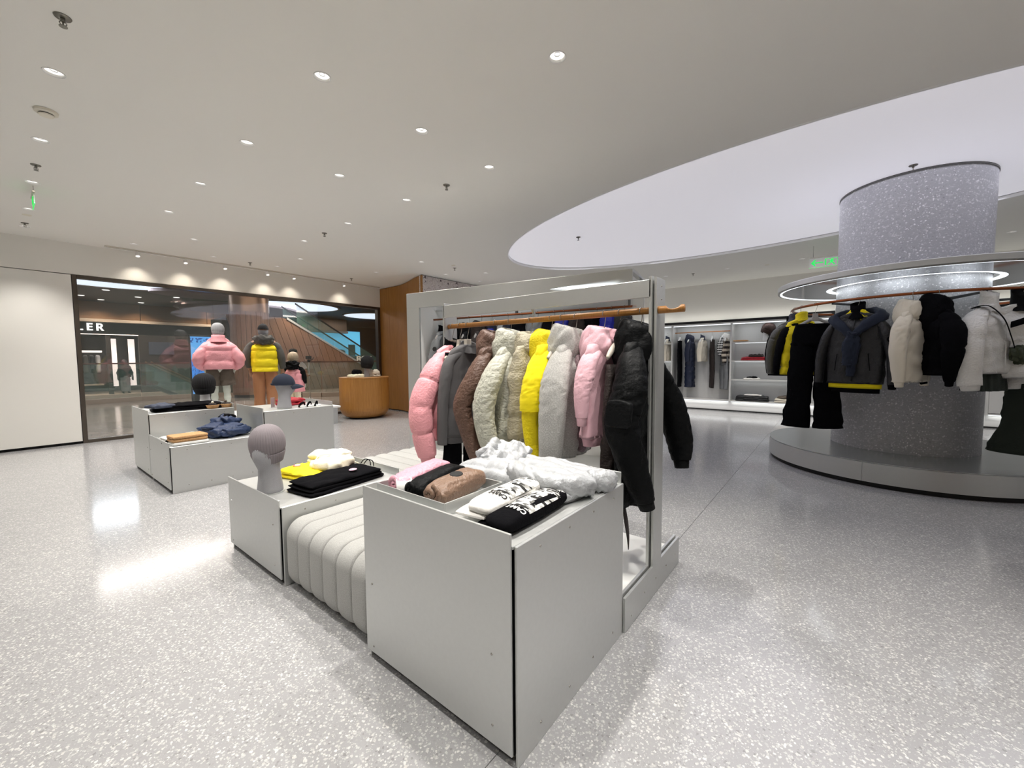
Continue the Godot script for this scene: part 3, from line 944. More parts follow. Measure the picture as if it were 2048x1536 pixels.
func exit_sign(t: Node3D, w: float, h: float, drop: float) -> void:
	for s in [-1, 1]: part(t, "hanger_rod", tube([Vector3(s * w * 0.4, 0, 0), Vector3(s * w * 0.4, -drop, 0)], [0.003], 6), M.steel)
	part(t, "head_bar", box(Vector3(-w * 0.5, -drop - 0.02, -0.012), Vector3(w * 0.5, -drop, 0.012), 0.002), M.track)
	part(t, "acrylic_plate", box(Vector3(-w * 0.5, -drop - h, -0.004), Vector3(w * 0.5, -drop - 0.02, 0.004), 0.0), M.acrylic)
	for f in [1.0, -1.0]:
		var g := []
		var c := -drop - 0.02 - (h - 0.02) * 0.5
		var r := h * 0.30
		var st := begin()
		var z0: float = minf(f * 0.0045, f * 0.0065)
		var z1: float = maxf(f * 0.0045, f * 0.0065)
		# running figure in a door frame, arrow to its left
		for b in [[-0.32, -1, -0.22, 1], [0.62, -1, 0.72, 1], [-0.32, 0.9, 0.72, 1], [0.12, 0.45, 0.34, 0.7], [-0.05, 0.1, 0.42, 0.22], [0.1, -0.25, 0.28, 0.4]]:
			add_box(st, Vector3(b[0] * h, c + b[1] * r, z0), Vector3(b[2] * h, c + b[3] * r, z1), 0.0)
		add_extrude(st, PackedVector2Array([Vector2(0.1 * h, c - r * 0.2), Vector2(0.2 * h, c - r * 0.2), Vector2(-0.02 * h, c - r), Vector2(-0.14 * h, c - r)]), z0, z1)
		add_extrude(st, PackedVector2Array([Vector2(0.18 * h, c - r * 0.2), Vector2(0.28 * h, c - r * 0.2), Vector2(0.46 * h, c - r), Vector2(0.36 * h, c - r)]), z0, z1)
		part(t, "running_figure_sign", done(st), M.green)
		var ar := begin()
		var q := -1.0
		add_box(ar, Vector3(-1.15 * h, c - r * 0.16, z0), Vector3(-0.45 * h, c + r * 0.16, z1), 0.0)
		add_extrude(ar, PackedVector2Array([Vector2(-1.4 * h, c), Vector2(-1.12 * h, c - r), Vector2(-1.0 * h, c - r), Vector2(-1.2 * h, c), Vector2(-1.0 * h, c + r), Vector2(-1.12 * h, c + r)]), z0, z1)
		if w > h * 2.6: part(t, "arrow_sign", done(ar), M.green)
	part(t, "edge_glow_light", box(Vector3(-w * 0.5, -drop - h - 0.004, -0.004), Vector3(w * 0.5, -drop - h, 0.004), 0.0), M.green)

# ---------------------------------------------------------------- clothes
func sup(a: float, p: float) -> Vector2:
	return Vector2(signf(cos(a)) * pow(absf(cos(a)), p), signf(sin(a)) * pow(absf(sin(a)), p))

func seg_lerp(keys: Array, y: float) -> float:
	# keys: [[y, value], ...] from the top down
	for i in keys.size() - 1:
		if y >= keys[i + 1][0]:
			var t := clampf((keys[i][0] - y) / (keys[i][0] - keys[i + 1][0]), 0, 1)
			return lerpf(keys[i][1], keys[i + 1][1], t * t * (3 - 2 * t))
	return keys[-1][1]

# narrow valleys of crumpled cloth, 0 .. 1
func crease(x: float, y: float, z: float) -> float:
	return pow(1.0 - minf(1.0, absf(nz.get_noise_3d(x, y, z)) * 1.6), 5.0)

# the trunk of a hanging garment, hollow at the hem; o holds its measures
func body_mesh(o: Dictionary) -> ArrayMesh:
	var neck: float = o.get("neck", -0.165)
	var sh: float = o.get("sh", -0.225)
	var hem: float = o.get("hem", -1.0)
	var sw: float = o.get("sw", 0.20)
	var cw: float = o.get("cw", 0.235)
	var hw: float = o.get("hw", 0.245)
	var dep: float = o.get("dep", 0.085)
	var pitch: float = o.get("puff", 0.0)
	var pf: float = o.get("pf", 0.35)
	var folds: float = o.get("folds", 0.10)
	var wr: float = o.get("wr", 0.012)
	var sd: float = o.get("seed", 1)
	var wk := [[neck, o.get("nw", 0.07)], [sh + 0.015, sw * 0.86], [sh - 0.03, sw], [sh - 0.2, cw], [hem, hw]]
	var dk := [[neck, 0.06], [sh, 0.05], [sh - 0.14, dep], [hem, dep * o.get("hd", 1.05)]]
	var n := 30
	if pitch > 0.0: n = int(ceil((sh - hem) / pitch) * 7) + 6
	var seg := 40
	var rings := []
	for i in n + 3:
		var y := lerpf(neck, hem, minf(float(i), n) / n)
		var inner := 1.0 if i <= n else (0.93 if i == n + 1 else 0.86)
		var yy := y if i <= n else hem + 0.03 * (i - n)
		var w := seg_lerp(wk, y) * inner
		var d := seg_lerp(dk, y) * inner
		if pitch > 0.0 and y < sh:
			var k := pow(absf(sin(PI * (y - sh) / pitch)), 0.24) - 0.83
			d *= 1.0 + pf * k
			w *= 1.0 + pf * 0.35 * k
		var ramp := clampf((neck - y) / (neck - hem), 0, 1)
		var ring := PackedVector3Array()
		for j in seg:
			var a := TAU * j / seg
			var q := sup(a, 0.82)
			var f := 1.0 + folds * ramp * (sin(a * 5.0 + sd * 2.1 + y * 2.0) * 0.6 + sin(a * 9.0 + sd * 4.7) * 0.4)
			var p := Vector3(q.x * w * (1 + (f - 1) * 0.4), yy, q.y * d * f)
			var e := nz.get_noise_3d(p.x * 7 + sd * 11.3, p.y * 5, p.z * 7) * wr * (0.4 + ramp) + (0.25 - crease(p.x * 9 + sd * 5.0, p.y * 3.2, p.z * 9)) * wr * 0.7
			p.x += q.x * e
			p.z += q.y * e * 1.3
			ring.append(p)
		rings.append(ring)
	return loft(rings, true, false)

func body_front(o: Dictionary, y: float) -> float:
	var sh: float = o.get("sh", -0.225)
	return seg_lerp([[o.get("neck", -0.165), 0.06], [sh, 0.05], [sh - 0.14, o.get("dep", 0.085)], [o.get("hem", -1.0), o.get("dep", 0.085) * o.get("hd", 1.05)]], y)

# one sleeve; s is -1 or 1
func sleeve_mesh(o: Dictionary, s: float, pts: Array, radii: Array) -> ArrayMesh:
	var path := []
	for p in pts: path.append(Vector3(p.x * s, p.y, p.z))
	# the shoulder seam runs in from the neck, so the slope of shoulder and sleeve is one line
	var nk: float = o.get("neck", -0.165)
	path[0] = Vector3(path[0].x + 0.012 * s, nk - 0.135, path[0].z)
	path[1] += Vector3(-0.004 * s, -0.035, 0)
	path.push_front(Vector3(0.045 * s, nk - 0.052, 0))
	radii = radii.duplicate()
	radii[0] *= 0.82
	radii.push_front(0.042)
	path = smoothed(path, 16)
	var pitch: float = o.get("puff", 0.0)
	var pf: float = o.get("pf", 0.35)
	var wr: float = o.get("wr", 0.012)
	var sd: float = o.get("seed", 1) + s * 0.37
	var total := 0.0
	for i in path.size() - 1: total += path[i].distance_to(path[i + 1])
	var bump := func(t: float, a: float) -> float:
		var k := 1.0 + nz.get_noise_3d(cos(a) * 0.9 + sd * 5.0, t * 5.0, sin(a) * 0.9) * wr * 2.6
		if pitch <= 0.0: k -= crease(cos(a) * 1.1 + sd * 3.0, t * 8.0 + 0.5 * sin(a + sd), sin(a) * 1.1) * wr * (3.0 + 6.0 * exp(-pow((t - 0.58) / 0.2, 2.0)))
		if pitch > 0.0:
			var w := absf(sin(PI * t * total / pitch))
			k *= 1.0 + pf * (pow(w, 0.2) - 0.86) * 0.75 + (1.0 - w) * nz.get_noise_3d(cos(a) * 7.0 + sd * 3.0, t * 14.0, sin(a) * 7.0) * 0.09
		return k
	return tube(path, radii, 28, o.get("flat", 0.72), bump, Vector3(0, 0, 1))

func hood_mesh(o: Dictionary) -> ArrayMesh:
	# a hood lying down: a wide cowl, open in front, deepest at the back
	var neck: float = o.get("neck", -0.165)
	var sd: float = o.get("seed", 1)
	var k: float = o.get("hood", 1.0)
	var rings := []
	for i in 45:
		var f := lerpf(-2.55, 2.55, i / 44.0)
		var b := 0.5 + 0.5 * cos(f)
		var pro := smoothed([Vector3(0.058, -0.03, 0), Vector3(0.060, 0.03 + 0.02 * b, 0), Vector3(0.074 + 0.012 * b, 0.058 + 0.045 * b, 0), Vector3(0.098 + 0.03 * b, 0.04 + 0.04 * b, 0), Vector3(0.115 + 0.045 * b, -0.01 + 0.01 * b, 0), Vector3(0.118 + 0.05 * b, -0.065 - 0.03 * b, 0), Vector3(0.095 + 0.04 * b, -0.105 - 0.075 * b, 0), Vector3(0.06 + 0.01 * b, -0.09 - 0.05 * b, 0)], 3)
		var ring := PackedVector3Array()
		for q in pro:
			var r: float = q.x * (0.82 + 0.18 * k)
			var p := Vector3(sin(f) * r, q.y * k, -cos(f) * r * 0.95)
			var c := crease(p.x * 9.0 + sd * 3.0, p.y * 11.0, p.z * 9.0) * 0.012 + nz.get_noise_3d(p.x * 8.0 + sd, p.y * 8.0, p.z * 8.0) * 0.016
			p += Vector3(sin(f), 0.35, -cos(f)) * (0.003 - c) * smoothstep(-0.09, 0.02, q.y + 0.08)
			ring.append(p + Vector3(0, neck, 0))
		rings.append(ring)
	return loft(rings, true, true)

func collar_mesh(o: Dictionary, h := 0.07, r := 0.075) -> ArrayMesh:
	var neck: float = o.get("neck", -0.165)
	var rings := []
	for q in [[-0.05, 1.25], [0.0, 1.0], [h * 0.6, 0.95], [h, 1.0], [h * 0.95, 0.88], [0.0, 0.86], [-0.03, 0.9]]:
		var ring := PackedVector3Array()
		for j in 24:
			var a := TAU * j / 24.0
			var dip := 0.028 * sin(a)
			ring.append(Vector3(cos(a) * r * q[1], neck + q[0] - dip + nz.get_noise_2d(a * 2.0, q[0] * 20) * 0.006, sin(a) * r * q[1] * 0.92))
		rings.append(ring)
	return loft(rings, false, false)

func strip_front(o: Dictionary, x: float, y0: float, y1: float, r := 0.006, flat := 0.5) -> ArrayMesh:
	var path := []
	for i in 9:
		var y := lerpf(y0, y1, i / 8.0)
		path.append(Vector3(x, y, body_front(o, y) * 1.03 + 0.004))
	return tube(path, [r], 8, flat, null, Vector3.RIGHT)

const SLEEVE := [Vector3(0.17, -0.25, 0), Vector3(0.245, -0.38, 0), Vector3(0.295, -0.60, -0.01), Vector3(0.31, -0.86, 0.01)]
const SLEEVE_R := [0.085, 0.082, 0.07, 0.056]

# a whole top on its hanger; returns the garment
func garment(n: String, label: String, cat: String, at: Vector3, turn: float, o: Dictionary, group := "") -> Node3D:
	var t := thing(n, label, cat, at, turn, group)
	dress(t, o)
	return t

func dress(t: Node3D, o: Dictionary) -> void:
	var m: Material = o.mat
	part(t, "body", body_mesh(o), m)
	var pts: Array = o.get("sleeve", SLEEVE)
	var sides: Array = o.get("sides", [-1.0, 1.0])
	for s in sides:
		if pts.is_empty(): break
		var p2: Array = o.get("sleeve2", pts) if s > 0 else pts
		var sl := part(t, "sleeve", sleeve_mesh(o, s, p2, o.get("radii", SLEEVE_R)), o.get("smat", m))
		if o.has("cuff"):
			var e: Vector3 = p2[-1]
			var b: Vector3 = (p2[-1] - p2[-2]).normalized()
			var r: float = o.get("radii", SLEEVE_R)[-1]
			var q := Vector3(e.x * s, e.y, e.z)
			var dd := Vector3(b.x * s, b.y, b.z)
			part(sl, "cuff", tube([q - dd * 0.015, q + dd * 0.01, q + dd * 0.05, q + dd * 0.055], [r * 0.9, r * 0.82, r * 0.75, r * 0.55], 16, 0.8, null, Vector3(0, 0, 1)), o.cuff)
	if o.has("hood"): part(t, "hood", hood_mesh(o), o.get("hmat", m))
	if o.has("collar"): part(t, "collar", collar_mesh(o, o.collar), o.get("cmat", m))
	if o.has("zip"): part(t, "zipper", strip_front(o, 0.0, o.get("neck", -0.165) - 0.05, o.get("hem", -1.0) + 0.03, o.get("zr", 0.007)), o.zip)
	if o.has("rib"):
		var y: float = o.get("hem", -1.0)
		var w: float = o.get("hw", 0.245) * 0.95
		var d: float = o.get("dep", 0.085) * 0.95
		var rings := []
		for q in [[0.01, 0.98], [-0.005, 1.0], [-0.05, 0.94], [-0.055, 0.86], [0.0, 0.85]]:
			var ring := PackedVector3Array()
			for j in 40:
				var v := sup(TAU * j / 40.0, 0.82)
				ring.append(Vector3(v.x * w * q[1], y + q[0], v.y * d * q[1]))
			rings.append(ring)
		part(t, "hem_band", loft(rings, false, false), o.rib)
	if o.has("badge"):
		var b: Array = o.badge   # [position, facing, material]
		part(t, "round_badge", lathe([Vector2(0.0, 0.006), Vector2(0.03, 0.006), Vector2(0.032, 0.0)], 20, false), b[2], Transform3D(Basis(Quaternion(Vector3.UP, b[1].normalized())), b[0]))

# moulded hanger: hook over the rail, broad neck block, two arms
func hanger(at: Vector3, turn: float, label: String, m: Material, rail := 0.021, arm := 0.19, group := "moulded hangers on the near rail", bar := false) -> Node3D:
	var t := thing("clothes_hanger", label, "hanger", at, turn, group)
	var key := "hanger_%.3f_%.2f" % [rail, arm]
	if not M.has(key):
		var hp := []
		var r := rail + 0.004
		for k in 9:
			var a := PI * 1.12 - PI * 1.2 * k / 8.0
			hp.append(Vector3(cos(a) * r, sin(a) * r, 0))
		hp.append_array([Vector3(r * 0.85, -r * 0.9, 0), Vector3(0.012, -r - 0.035, 0), Vector3(0.0, -0.09, 0), Vector3(0, -0.13, 0)])
		var st := begin()
		add_extrude(st, PackedVector2Array([Vector2(-0.027, -0.118), Vector2(0.027, -0.118), Vector2(0.03, -0.16), Vector2(0.042, -0.19), Vector2(0.042, -0.215), Vector2(-0.042, -0.215), Vector2(-0.042, -0.19), Vector2(-0.03, -0.16)]), -0.019, 0.019, 0.004)
		M[key] = [tube(hp, [0.0027], 7), done(st), tube(smoothed([Vector3(0.02, -0.19, 0), Vector3(0.07, -0.212, 0), Vector3(0.13, -0.248, 0.002), Vector3(arm, -0.29, 0.006)], 5), [0.019, 0.02, 0.021, 0.02, 0.012], 12, 0.8), tube(smoothed([Vector3(-0.02, -0.19, 0), Vector3(-0.07, -0.212, 0), Vector3(-0.13, -0.248, 0.002), Vector3(-arm, -0.29, 0.006)], 5), [0.019, 0.02, 0.021, 0.02, 0.012], 12, 0.8)]
	part(t, "hook", M[key][0], M.steel)
	part(t, "neck_block", M[key][1], m)
	part(t, "arm", M[key][2], m)
	part(t, "arm", M[key][3], m)
	if bar: part(t, "trouser_bar", tube([Vector3(-arm, -0.26, 0), Vector3(arm, -0.26, 0)], [0.005], 8), M.steel)
	return t

# trousers hung from the waist: waistband and two legs
func trousers(label: String, at: Vector3, turn: float, m: Material, top: float, length: float, hip: float, leg0: float, leg1: float, splay: float, group := "", dep := 0.055) -> Node3D:
	var t := thing("trousers", label, "trousers", at, turn, group)
	var sd := at.x * 3.1 + at.z
	var rings := []
	for i in 7:
		var y := top - 0.28 * i / 6.0
		var ring := PackedVector3Array()
		for j in 32:
			var q := sup(TAU * j / 32.0, 0.8)
			var w := lerpf(hip * 0.86, hip, minf(1.0, i / 3.0))
			ring.append(Vector3(q.x * w, y, q.y * dep * (1.0 + 0.06 * sin(j * 1.3 + sd))))
		rings.append(ring)
	part(t, "seat", loft(rings), m)
	part(t, "waistband", loft([rings_ring(hip * 0.87, dep * 1.06, top + 0.005), rings_ring(hip * 0.88, dep * 1.08, top - 0.035)], true, true), m)
	for s in [-1.0, 1.0]:
		var path := smoothed([Vector3(s * hip * 0.48, top - 0.22, 0), Vector3(s * hip * 0.52, top - 0.45, 0), Vector3(s * (hip * 0.52 + splay * 0.5), top - length * 0.7, 0.01), Vector3(s * (hip * 0.52 + splay), top - length, 0)], 7)
		var bump := func(u: float, a: float) -> float: return 1.0 + nz.get_noise_3d(cos(a) * 2 + sd, u * 7.0, sin(a) * 2 + s) * 0.16
		part(t, "leg", tube(path, [hip * 0.5, leg0, leg0 * 0.95, leg1], 20, dep / leg0, bump, Vector3.RIGHT), m)
	return t

func rings_ring(w: float, d: float, y: float) -> PackedVector3Array:
	var ring := PackedVector3Array()
	for j in 32:
		var q := sup(TAU * j / 32.0, 0.8)
		ring.append(Vector3(q.x * w, y, q.y * d))
	return ring

func cloth_colours() -> void:
	cloth("pink", Color(0.93, 0.64, 0.67), 0.55, 0.25, 0.5, 5.0)
	cloth("pale_pink", Color(0.90, 0.72, 0.76), 0.8, 0.4, 0.25, 7.0)
	cloth("ink", Color(0.06, 0.06, 0.07), 0.9, 0.0, 0.35, 6.0).metallic_specular = 0.15
	cloth("nylon_black", Color(0.05, 0.055, 0.06), 0.5, 0.0, 0.4, 5.0).metallic_specular = 0.22
	cloth("grey_knit", Color(0.36, 0.355, 0.36), 0.92, 0.3, -0.4, 14.0)
	cloth("brown", Color(0.375, 0.275, 0.225), 0.5, 0.15, 0.9, 5.0)
	cloth("stone", Color(0.735, 0.735, 0.68), 0.5, 0.2, 0.8, 4.0)
	cloth("sand", Color(0.70, 0.67, 0.58), 0.55, 0.2, 0.9, 6.0)
	cloth("yellow", Color(0.95, 0.86, 0.02), 0.75, 0.25, 0.6, 6.0)
	cloth("yellow_knit", Color(0.95, 0.87, 0.03), 0.9, 0.3, -0.2, 10.0)
	cloth("silver_grey", Color(0.73, 0.73, 0.73), 0.45, 0.2, 0.8, 6.0)
	cloth("mauve", Color(0.48, 0.39, 0.41), 0.5, 0.2, 1.0, 7.0)
	var fl := cloth("sherpa", Color(0.82, 0.815, 0.80), 0.98, 0.6, 0.9, 9.0)
	fl.normal_texture = M.t_fleece
	fl.albedo_texture = noise_tex(0.05, [[0.25, 0.55, 0.8], [Color(0.80, 0.80, 0.79), Color(0.93, 0.93, 0.93), Color(1, 1, 1)]], 256, 3, 41, 0.0, FastNoiseLite.TYPE_CELLULAR)
	cloth("white_nylon", Color(0.89, 0.885, 0.865), 0.5, 0.2, 0.8, 5.0)
	cloth("cream_wool", Color(0.90, 0.87, 0.80), 0.95, 0.6, -0.5, 9.0)
	cloth("charcoal", Color(0.10, 0.102, 0.112), 0.5, 0.15, 0.5, 5.0)
	cloth("navy", Color(0.075, 0.115, 0.19), 0.85, 0.3, -0.3, 12.0)
	cloth("navy_nylon", Color(0.05, 0.10, 0.20), 0.45, 0.15, 0.8, 6.0)
	cloth("blue", Color(0.03, 0.10, 0.62), 0.5, 0.2, 0.8, 6.0)
	cloth("steel_grey", Color(0.46, 0.47, 0.48), 0.5, 0.2, 0.8, 6.0)
	cloth("slate_grey", Color(0.30, 0.30, 0.285), 0.5, 0.2, 0.8, 6.0)
	cloth("olive", Color(0.20, 0.23, 0.135), 0.65, 0.2, 0.8, 7.0)
	cloth("forest", Color(0.085, 0.125, 0.085), 0.8, 0.2, 0.4, 6.0)
	cloth("dark_brown", Color(0.13, 0.085, 0.07), 0.7, 0.2, 0.7, 6.0)
	cloth("ecru", Color(0.93, 0.90, 0.80), 0.9, 0.4, 0.35, 8.0)
	cloth("crimson", Color(0.62, 0.04, 0.13), 0.6, 0.2, 0.6, 6.0)
	cloth("tan", Color(0.66, 0.46, 0.32), 0.85, 0.2, 0.4, 6.0)
	cloth("taupe", Color(0.37, 0.33, 0.29), 0.85, 0.2, 0.4, 6.0)
	cloth("grey_hood", Color(0.33, 0.325, 0.31), 0.92, 0.3, -0.4, 12.0)
	var sv := cloth("silver", Color(0.68, 0.69, 0.70), 0.45, 0.0, 0.5, 6.0)
	sv.metallic = 0.12
	cloth("pale_pink_nylon", Color(0.83, 0.60, 0.66), 0.45, 0.15, 0.7, 6.0)
	cloth("brown_light", Color(0.50, 0.40, 0.33), 0.42, 0.15, 0.7, 6.0)
	cloth("paper_cloth", Color(0.90, 0.89, 0.87), 0.9, 0.2, 0.3, 8.0)
	cloth("beanie", Color(0.53, 0.50, 0.515), 0.95, 0.5, -0.4, 20.0)
	cloth("ink_knit", Color(0.11, 0.11, 0.12), 0.95, 0.1, -0.4, 14.0)
	cloth("brown_knit", Color(0.20, 0.14, 0.12), 0.95, 0.1, -0.4, 14.0)
	cloth("white_head", Color(0.86, 0.86, 0.865), 0.9, 0.2, -0.2, 14.0)
	cloth("navy_bright", Color(0.075, 0.16, 0.30), 0.5, 0.15, 0.7, 6.0)
	cloth("steel_navy", Color(0.22, 0.25, 0.32), 0.7, 0.2, 0.6, 6.0)
	M.badge_red = mat(Color(0.78, 0.35, 0.33), 0.7)
	M.badge_pink = mat(Color(0.92, 0.72, 0.80), 0.7)
	cloth("cap_grey", Color(0.66, 0.66, 0.67), 0.95, 0.3, -0.4, 14.0)
	cloth("oat", Color(0.66, 0.60, 0.52), 0.95, 0.3, -0.4, 14.0)
	M.skin_hand = mat(Color(0.62, 0.47, 0.37), 0.6)
	M.hair = mat(Color(0.06, 0.05, 0.045), 0.7)
	M.copper_dull = mat(Color(0.40, 0.29, 0.25), 0.35, 0.6)
	M.cyan_glow = glow(Color(0.42, 0.80, 0.95), 0.75)
	M.hanger = mat(Color(0.745, 0.715, 0.665), 0.55)
	M.hanger_dark = mat(Color(0.56, 0.52, 0.48), 0.55)
	M.hanger_grey = mat(Color(0.66, 0.645, 0.635), 0.55)

func on_rack(z: float, what: String, hm: Material) -> void:
	hanger(Vector3(2.51, 1.79, z), 0.0, "beige moulded hanger holding the " + what, hm)

func rack_clothes() -> void:
	var G := "clothes on the near rail"
	var X := 2.51
	var R := 1.79
	# far end first
	var wide := [Vector3(0.16, -0.26, 0), Vector3(0.27, -0.42, -0.01), Vector3(0.355, -0.66, -0.03), Vector3(0.36, -0.86, -0.02), Vector3(0.325, -1.09, 0.0)]
	garment("puffer_jacket", "pink quilted puffer jacket at the far end of the near rail", "jacket", Vector3(X, R, -2.65), 0.05, {"mat": M.pink, "puff": 0.205, "pf": 0.4, "sleeve": wide, "radii": [0.095, 0.105, 0.108, 0.104, 0.085], "flat": 0.8, "dep": 0.08, "hem": -0.97, "hw": 0.27, "cw": 0.26, "collar": 0.05, "cmat": M.ink, "seed": 1, "wr": 0.016, "cuff": M.pink}, G)
	on_rack(-2.65, "pink puffer jacket", M.hanger_dark)
	trousers("black trousers hanging between the pink puffer and the grey sweatshirt", Vector3(X, R, -2.555), 0.0, M.ink, -0.235, 1.02, 0.2, 0.105, 0.11, 0.02, G, 0.03)
	hanger(Vector3(X, R, -2.555), 0.0, "beige moulded hanger holding the black trousers on the near rail", M.hanger)
	garment("sweatshirt", "plain grey crew-neck sweatshirt on the near rail", "sweatshirt", Vector3(X, R, -2.45), -0.25, {"mat": M.grey_knit, "hem": -0.94, "dep": 0.045, "hw": 0.25, "cw": 0.24, "sleeve": [Vector3(0.17, -0.25, 0.0), Vector3(0.235, -0.40, 0.01), Vector3(0.265, -0.68, 0.01), Vector3(0.27, -0.99, 0.0)], "radii": [0.065, 0.06, 0.052, 0.048], "flat": 0.8, "folds": 0.16, "seed": 2, "collar": 0.012, "rib": M.grey_knit, "wr": 0.009}, G)
	on_rack(-2.465, "grey sweatshirt", M.hanger)
	garment("hooded_parka", "dark brown hooded parka on the near rail", "parka", Vector3(X, R, -2.15), 0.06, {"mat": M.brown, "hem": -0.95, "hood": 1.15, "dep": 0.10, "sleeve": [Vector3(0.16, -0.25, 0), Vector3(0.26, -0.42, -0.03), Vector3(0.31, -0.64, -0.09), Vector3(0.30, -0.84, -0.05), Vector3(0.28, -1.09, 0.04)], "radii": [0.08, 0.084, 0.085, 0.074, 0.06], "seed": 3, "wr": 0.018, "zip": M.black}, G)
	on_rack(-2.15, "dark brown parka", M.hanger)
	garment("hooded_parka", "pale stone-grey hooded parka in the middle of the near rail", "parka", Vector3(X, R, -1.97), 0.10, {"mat": M.stone, "hem": -1.0, "hood": 1.2, "dep": 0.12, "sleeve": [Vector3(0.16, -0.25, 0), Vector3(0.27, -0.40, -0.02), Vector3(0.325, -0.62, -0.05), Vector3(0.32, -0.84, -0.03), Vector3(0.29, -1.03, 0.03)], "radii": [0.085, 0.092, 0.094, 0.085, 0.07], "seed": 4, "wr": 0.016, "zip": M.black, "zr": 0.005}, G)
	on_rack(-2.0, "pale stone-grey parka", M.hanger_dark)
	var vest := garment("padded_vest", "sand-coloured padded vest with black zip on the near rail", "vest", Vector3(X, R, -1.77), -0.2, {"mat": M.sand, "puff": 0.16, "pf": 0.25, "hem": -0.88, "hood": 0.85, "dep": 0.085, "sleeve": [], "zip": M.black, "zr": 0.011, "seed": 5}, G)
	part(vest, "pocket_zip", box(Vector3(-0.13, -0.62, 0.094), Vector3(-0.118, -0.46, 0.102), 0.002), M.black)
	on_rack(-1.80, "sand padded vest", M.hanger)
	garment("quilted_jacket", "yellow quilted long-sleeved jacket under the yellow tee", "jacket", Vector3(X, R, -1.625), 0.12, {"mat": M.yellow, "puff": 0.085, "pf": 0.14, "hem": -0.96, "hood": 0.95, "dep": 0.055, "sleeve": [Vector3(0.16, -0.25, 0), Vector3(0.25, -0.42, 0), Vector3(0.275, -0.70, -0.02), Vector3(0.265, -1.0, 0.01)], "radii": [0.07, 0.068, 0.06, 0.05], "seed": 6}, G)
	garment("tee_shirt", "yellow jersey short-sleeved tee over the quilted yellow jacket", "tee shirt", Vector3(X, R, -1.615), 0.12, {"mat": M.yellow_knit, "hem": -0.86, "dep": 0.082, "sw": 0.215, "cw": 0.255, "hw": 0.26, "sleeve": [Vector3(0.16, -0.25, 0), Vector3(0.255, -0.40, 0), Vector3(0.285, -0.56, -0.01), Vector3(0.285, -0.64, -0.01)], "radii": [0.09, 0.09, 0.088, 0.088], "folds": 0.14, "seed": 7}, G)
	on_rack(-1.62, "yellow tee and yellow quilted jacket", M.hanger_dark)
	var sh := garment("sherpa_jacket", "light grey sherpa fleece jacket with mauve nylon front", "fleece jacket", Vector3(X, R, -1.46), 0.16, {"mat": M.sherpa, "hem": -0.95, "hood": 1.2, "dep": 0.11, "sleeve": [Vector3(0.16, -0.25, 0), Vector3(0.275, -0.42, 0.0), Vector3(0.315, -0.64, 0.0), Vector3(0.31, -0.98, -0.02)], "radii": [0.095, 0.10, 0.094, 0.075], "smat": M.sherpa, "hmat": M.sherpa, "seed": 8, "wr": 0.012}, G)
	part(sh, "front_panel", soft(Vector3(0.16, 0.66, 0.05), 0.35, 0.4, 0.02, 14.0, 9, 28, 24), M.mauve, xf(Vector3(-0.06, -0.60, 0.105), 0, -0.15))
	on_rack(-1.416, "light grey sherpa jacket", M.hanger_dark)
	hanger(Vector3(X, R, -1.528), 0.0, "empty beige moulded hanger between the yellow tee and the sherpa jacket", M.hanger)
	garment("hooded_sweatshirt", "pale pink hooded sweatshirt near the front of the rail", "hoodie", Vector3(X, R, -1.205), -0.08, {"mat": M.pale_pink, "hem": -0.80, "hood": 0.95, "dep": 0.06, "sleeve": [Vector3(0.16, -0.25, 0), Vector3(0.235, -0.38, 0.0), Vector3(0.26, -0.52, 0.0), Vector3(0.26, -0.66, 0.0)], "radii": [0.075, 0.068, 0.055, 0.042], "seed": 10, "cuff": M.pale_pink, "rib": M.pale_pink, "folds": 0.14}, G)
	on_rack(-1.202, "pale pink hoodie", M.hanger_dark)
	garment("sleeveless_dress", "dark chocolate sleeveless dress behind the black parka", "dress", Vector3(X, R, -1.09), 0.0, {"mat": M.dark_brown, "neck": -0.33, "sh": -0.36, "sw": 0.17, "nw": 0.15, "cw": 0.20, "hw": 0.22, "dep": 0.05, "hem": -1.22, "sleeve": [], "seed": 11, "folds": 0.2}, G)
	single("hanging_belt", tube(smoothed([Vector3(2.34, 0.62, -0.99), Vector3(2.31, 0.52, -0.955), Vector3(2.33, 0.42, -0.95), Vector3(2.315, 0.34, -0.94)], 6), [0.03, 0.035, 0.026, 0.006], 10, 0.2), M.dark_brown, "dark brown cloth belt dangling below the black parka", "belt")
	on_rack(-1.094, "dark chocolate dress", M.hanger)
	var bp := garment("hooded_parka", "long black nylon parka nearest the viewer on the rail", "parka", Vector3(X + 0.015, R, -0.965), 0.0, {"mat": M.nylon_black, "hem": -1.18, "hood": 1.25, "dep": 0.075, "sw": 0.22, "cw": 0.26, "hw": 0.27, "sleeve": [Vector3(0.17, -0.26, 0.02), Vector3(0.27, -0.44, 0.045), Vector3(0.32, -0.66, 0.02), Vector3(0.285, -0.90, 0.07), Vector3(0.235, -1.12, 0.13)], "sleeve2": [Vector3(0.16, -0.24, -0.01), Vector3(0.25, -0.40, 0.03), Vector3(0.31, -0.62, 0.10), Vector3(0.325, -0.86, 0.16), Vector3(0.30, -0.98, 0.18)], "radii": [0.095, 0.105, 0.105, 0.092, 0.062], "seed": 12, "wr": 0.02, "cuff": M.nylon_black}, G)
	part(bp, "sleeve_pocket", soft(Vector3(0.04, 0.15, 0.15), 0.35, 0.35, 0.008, 20.0, 3, 20, 12), M.nylon_black, xf(Vector3(-0.40, -0.60, 0.04), 0, 0, -0.12))
	on_rack(-0.953, "long black parka", M.hanger_dark)

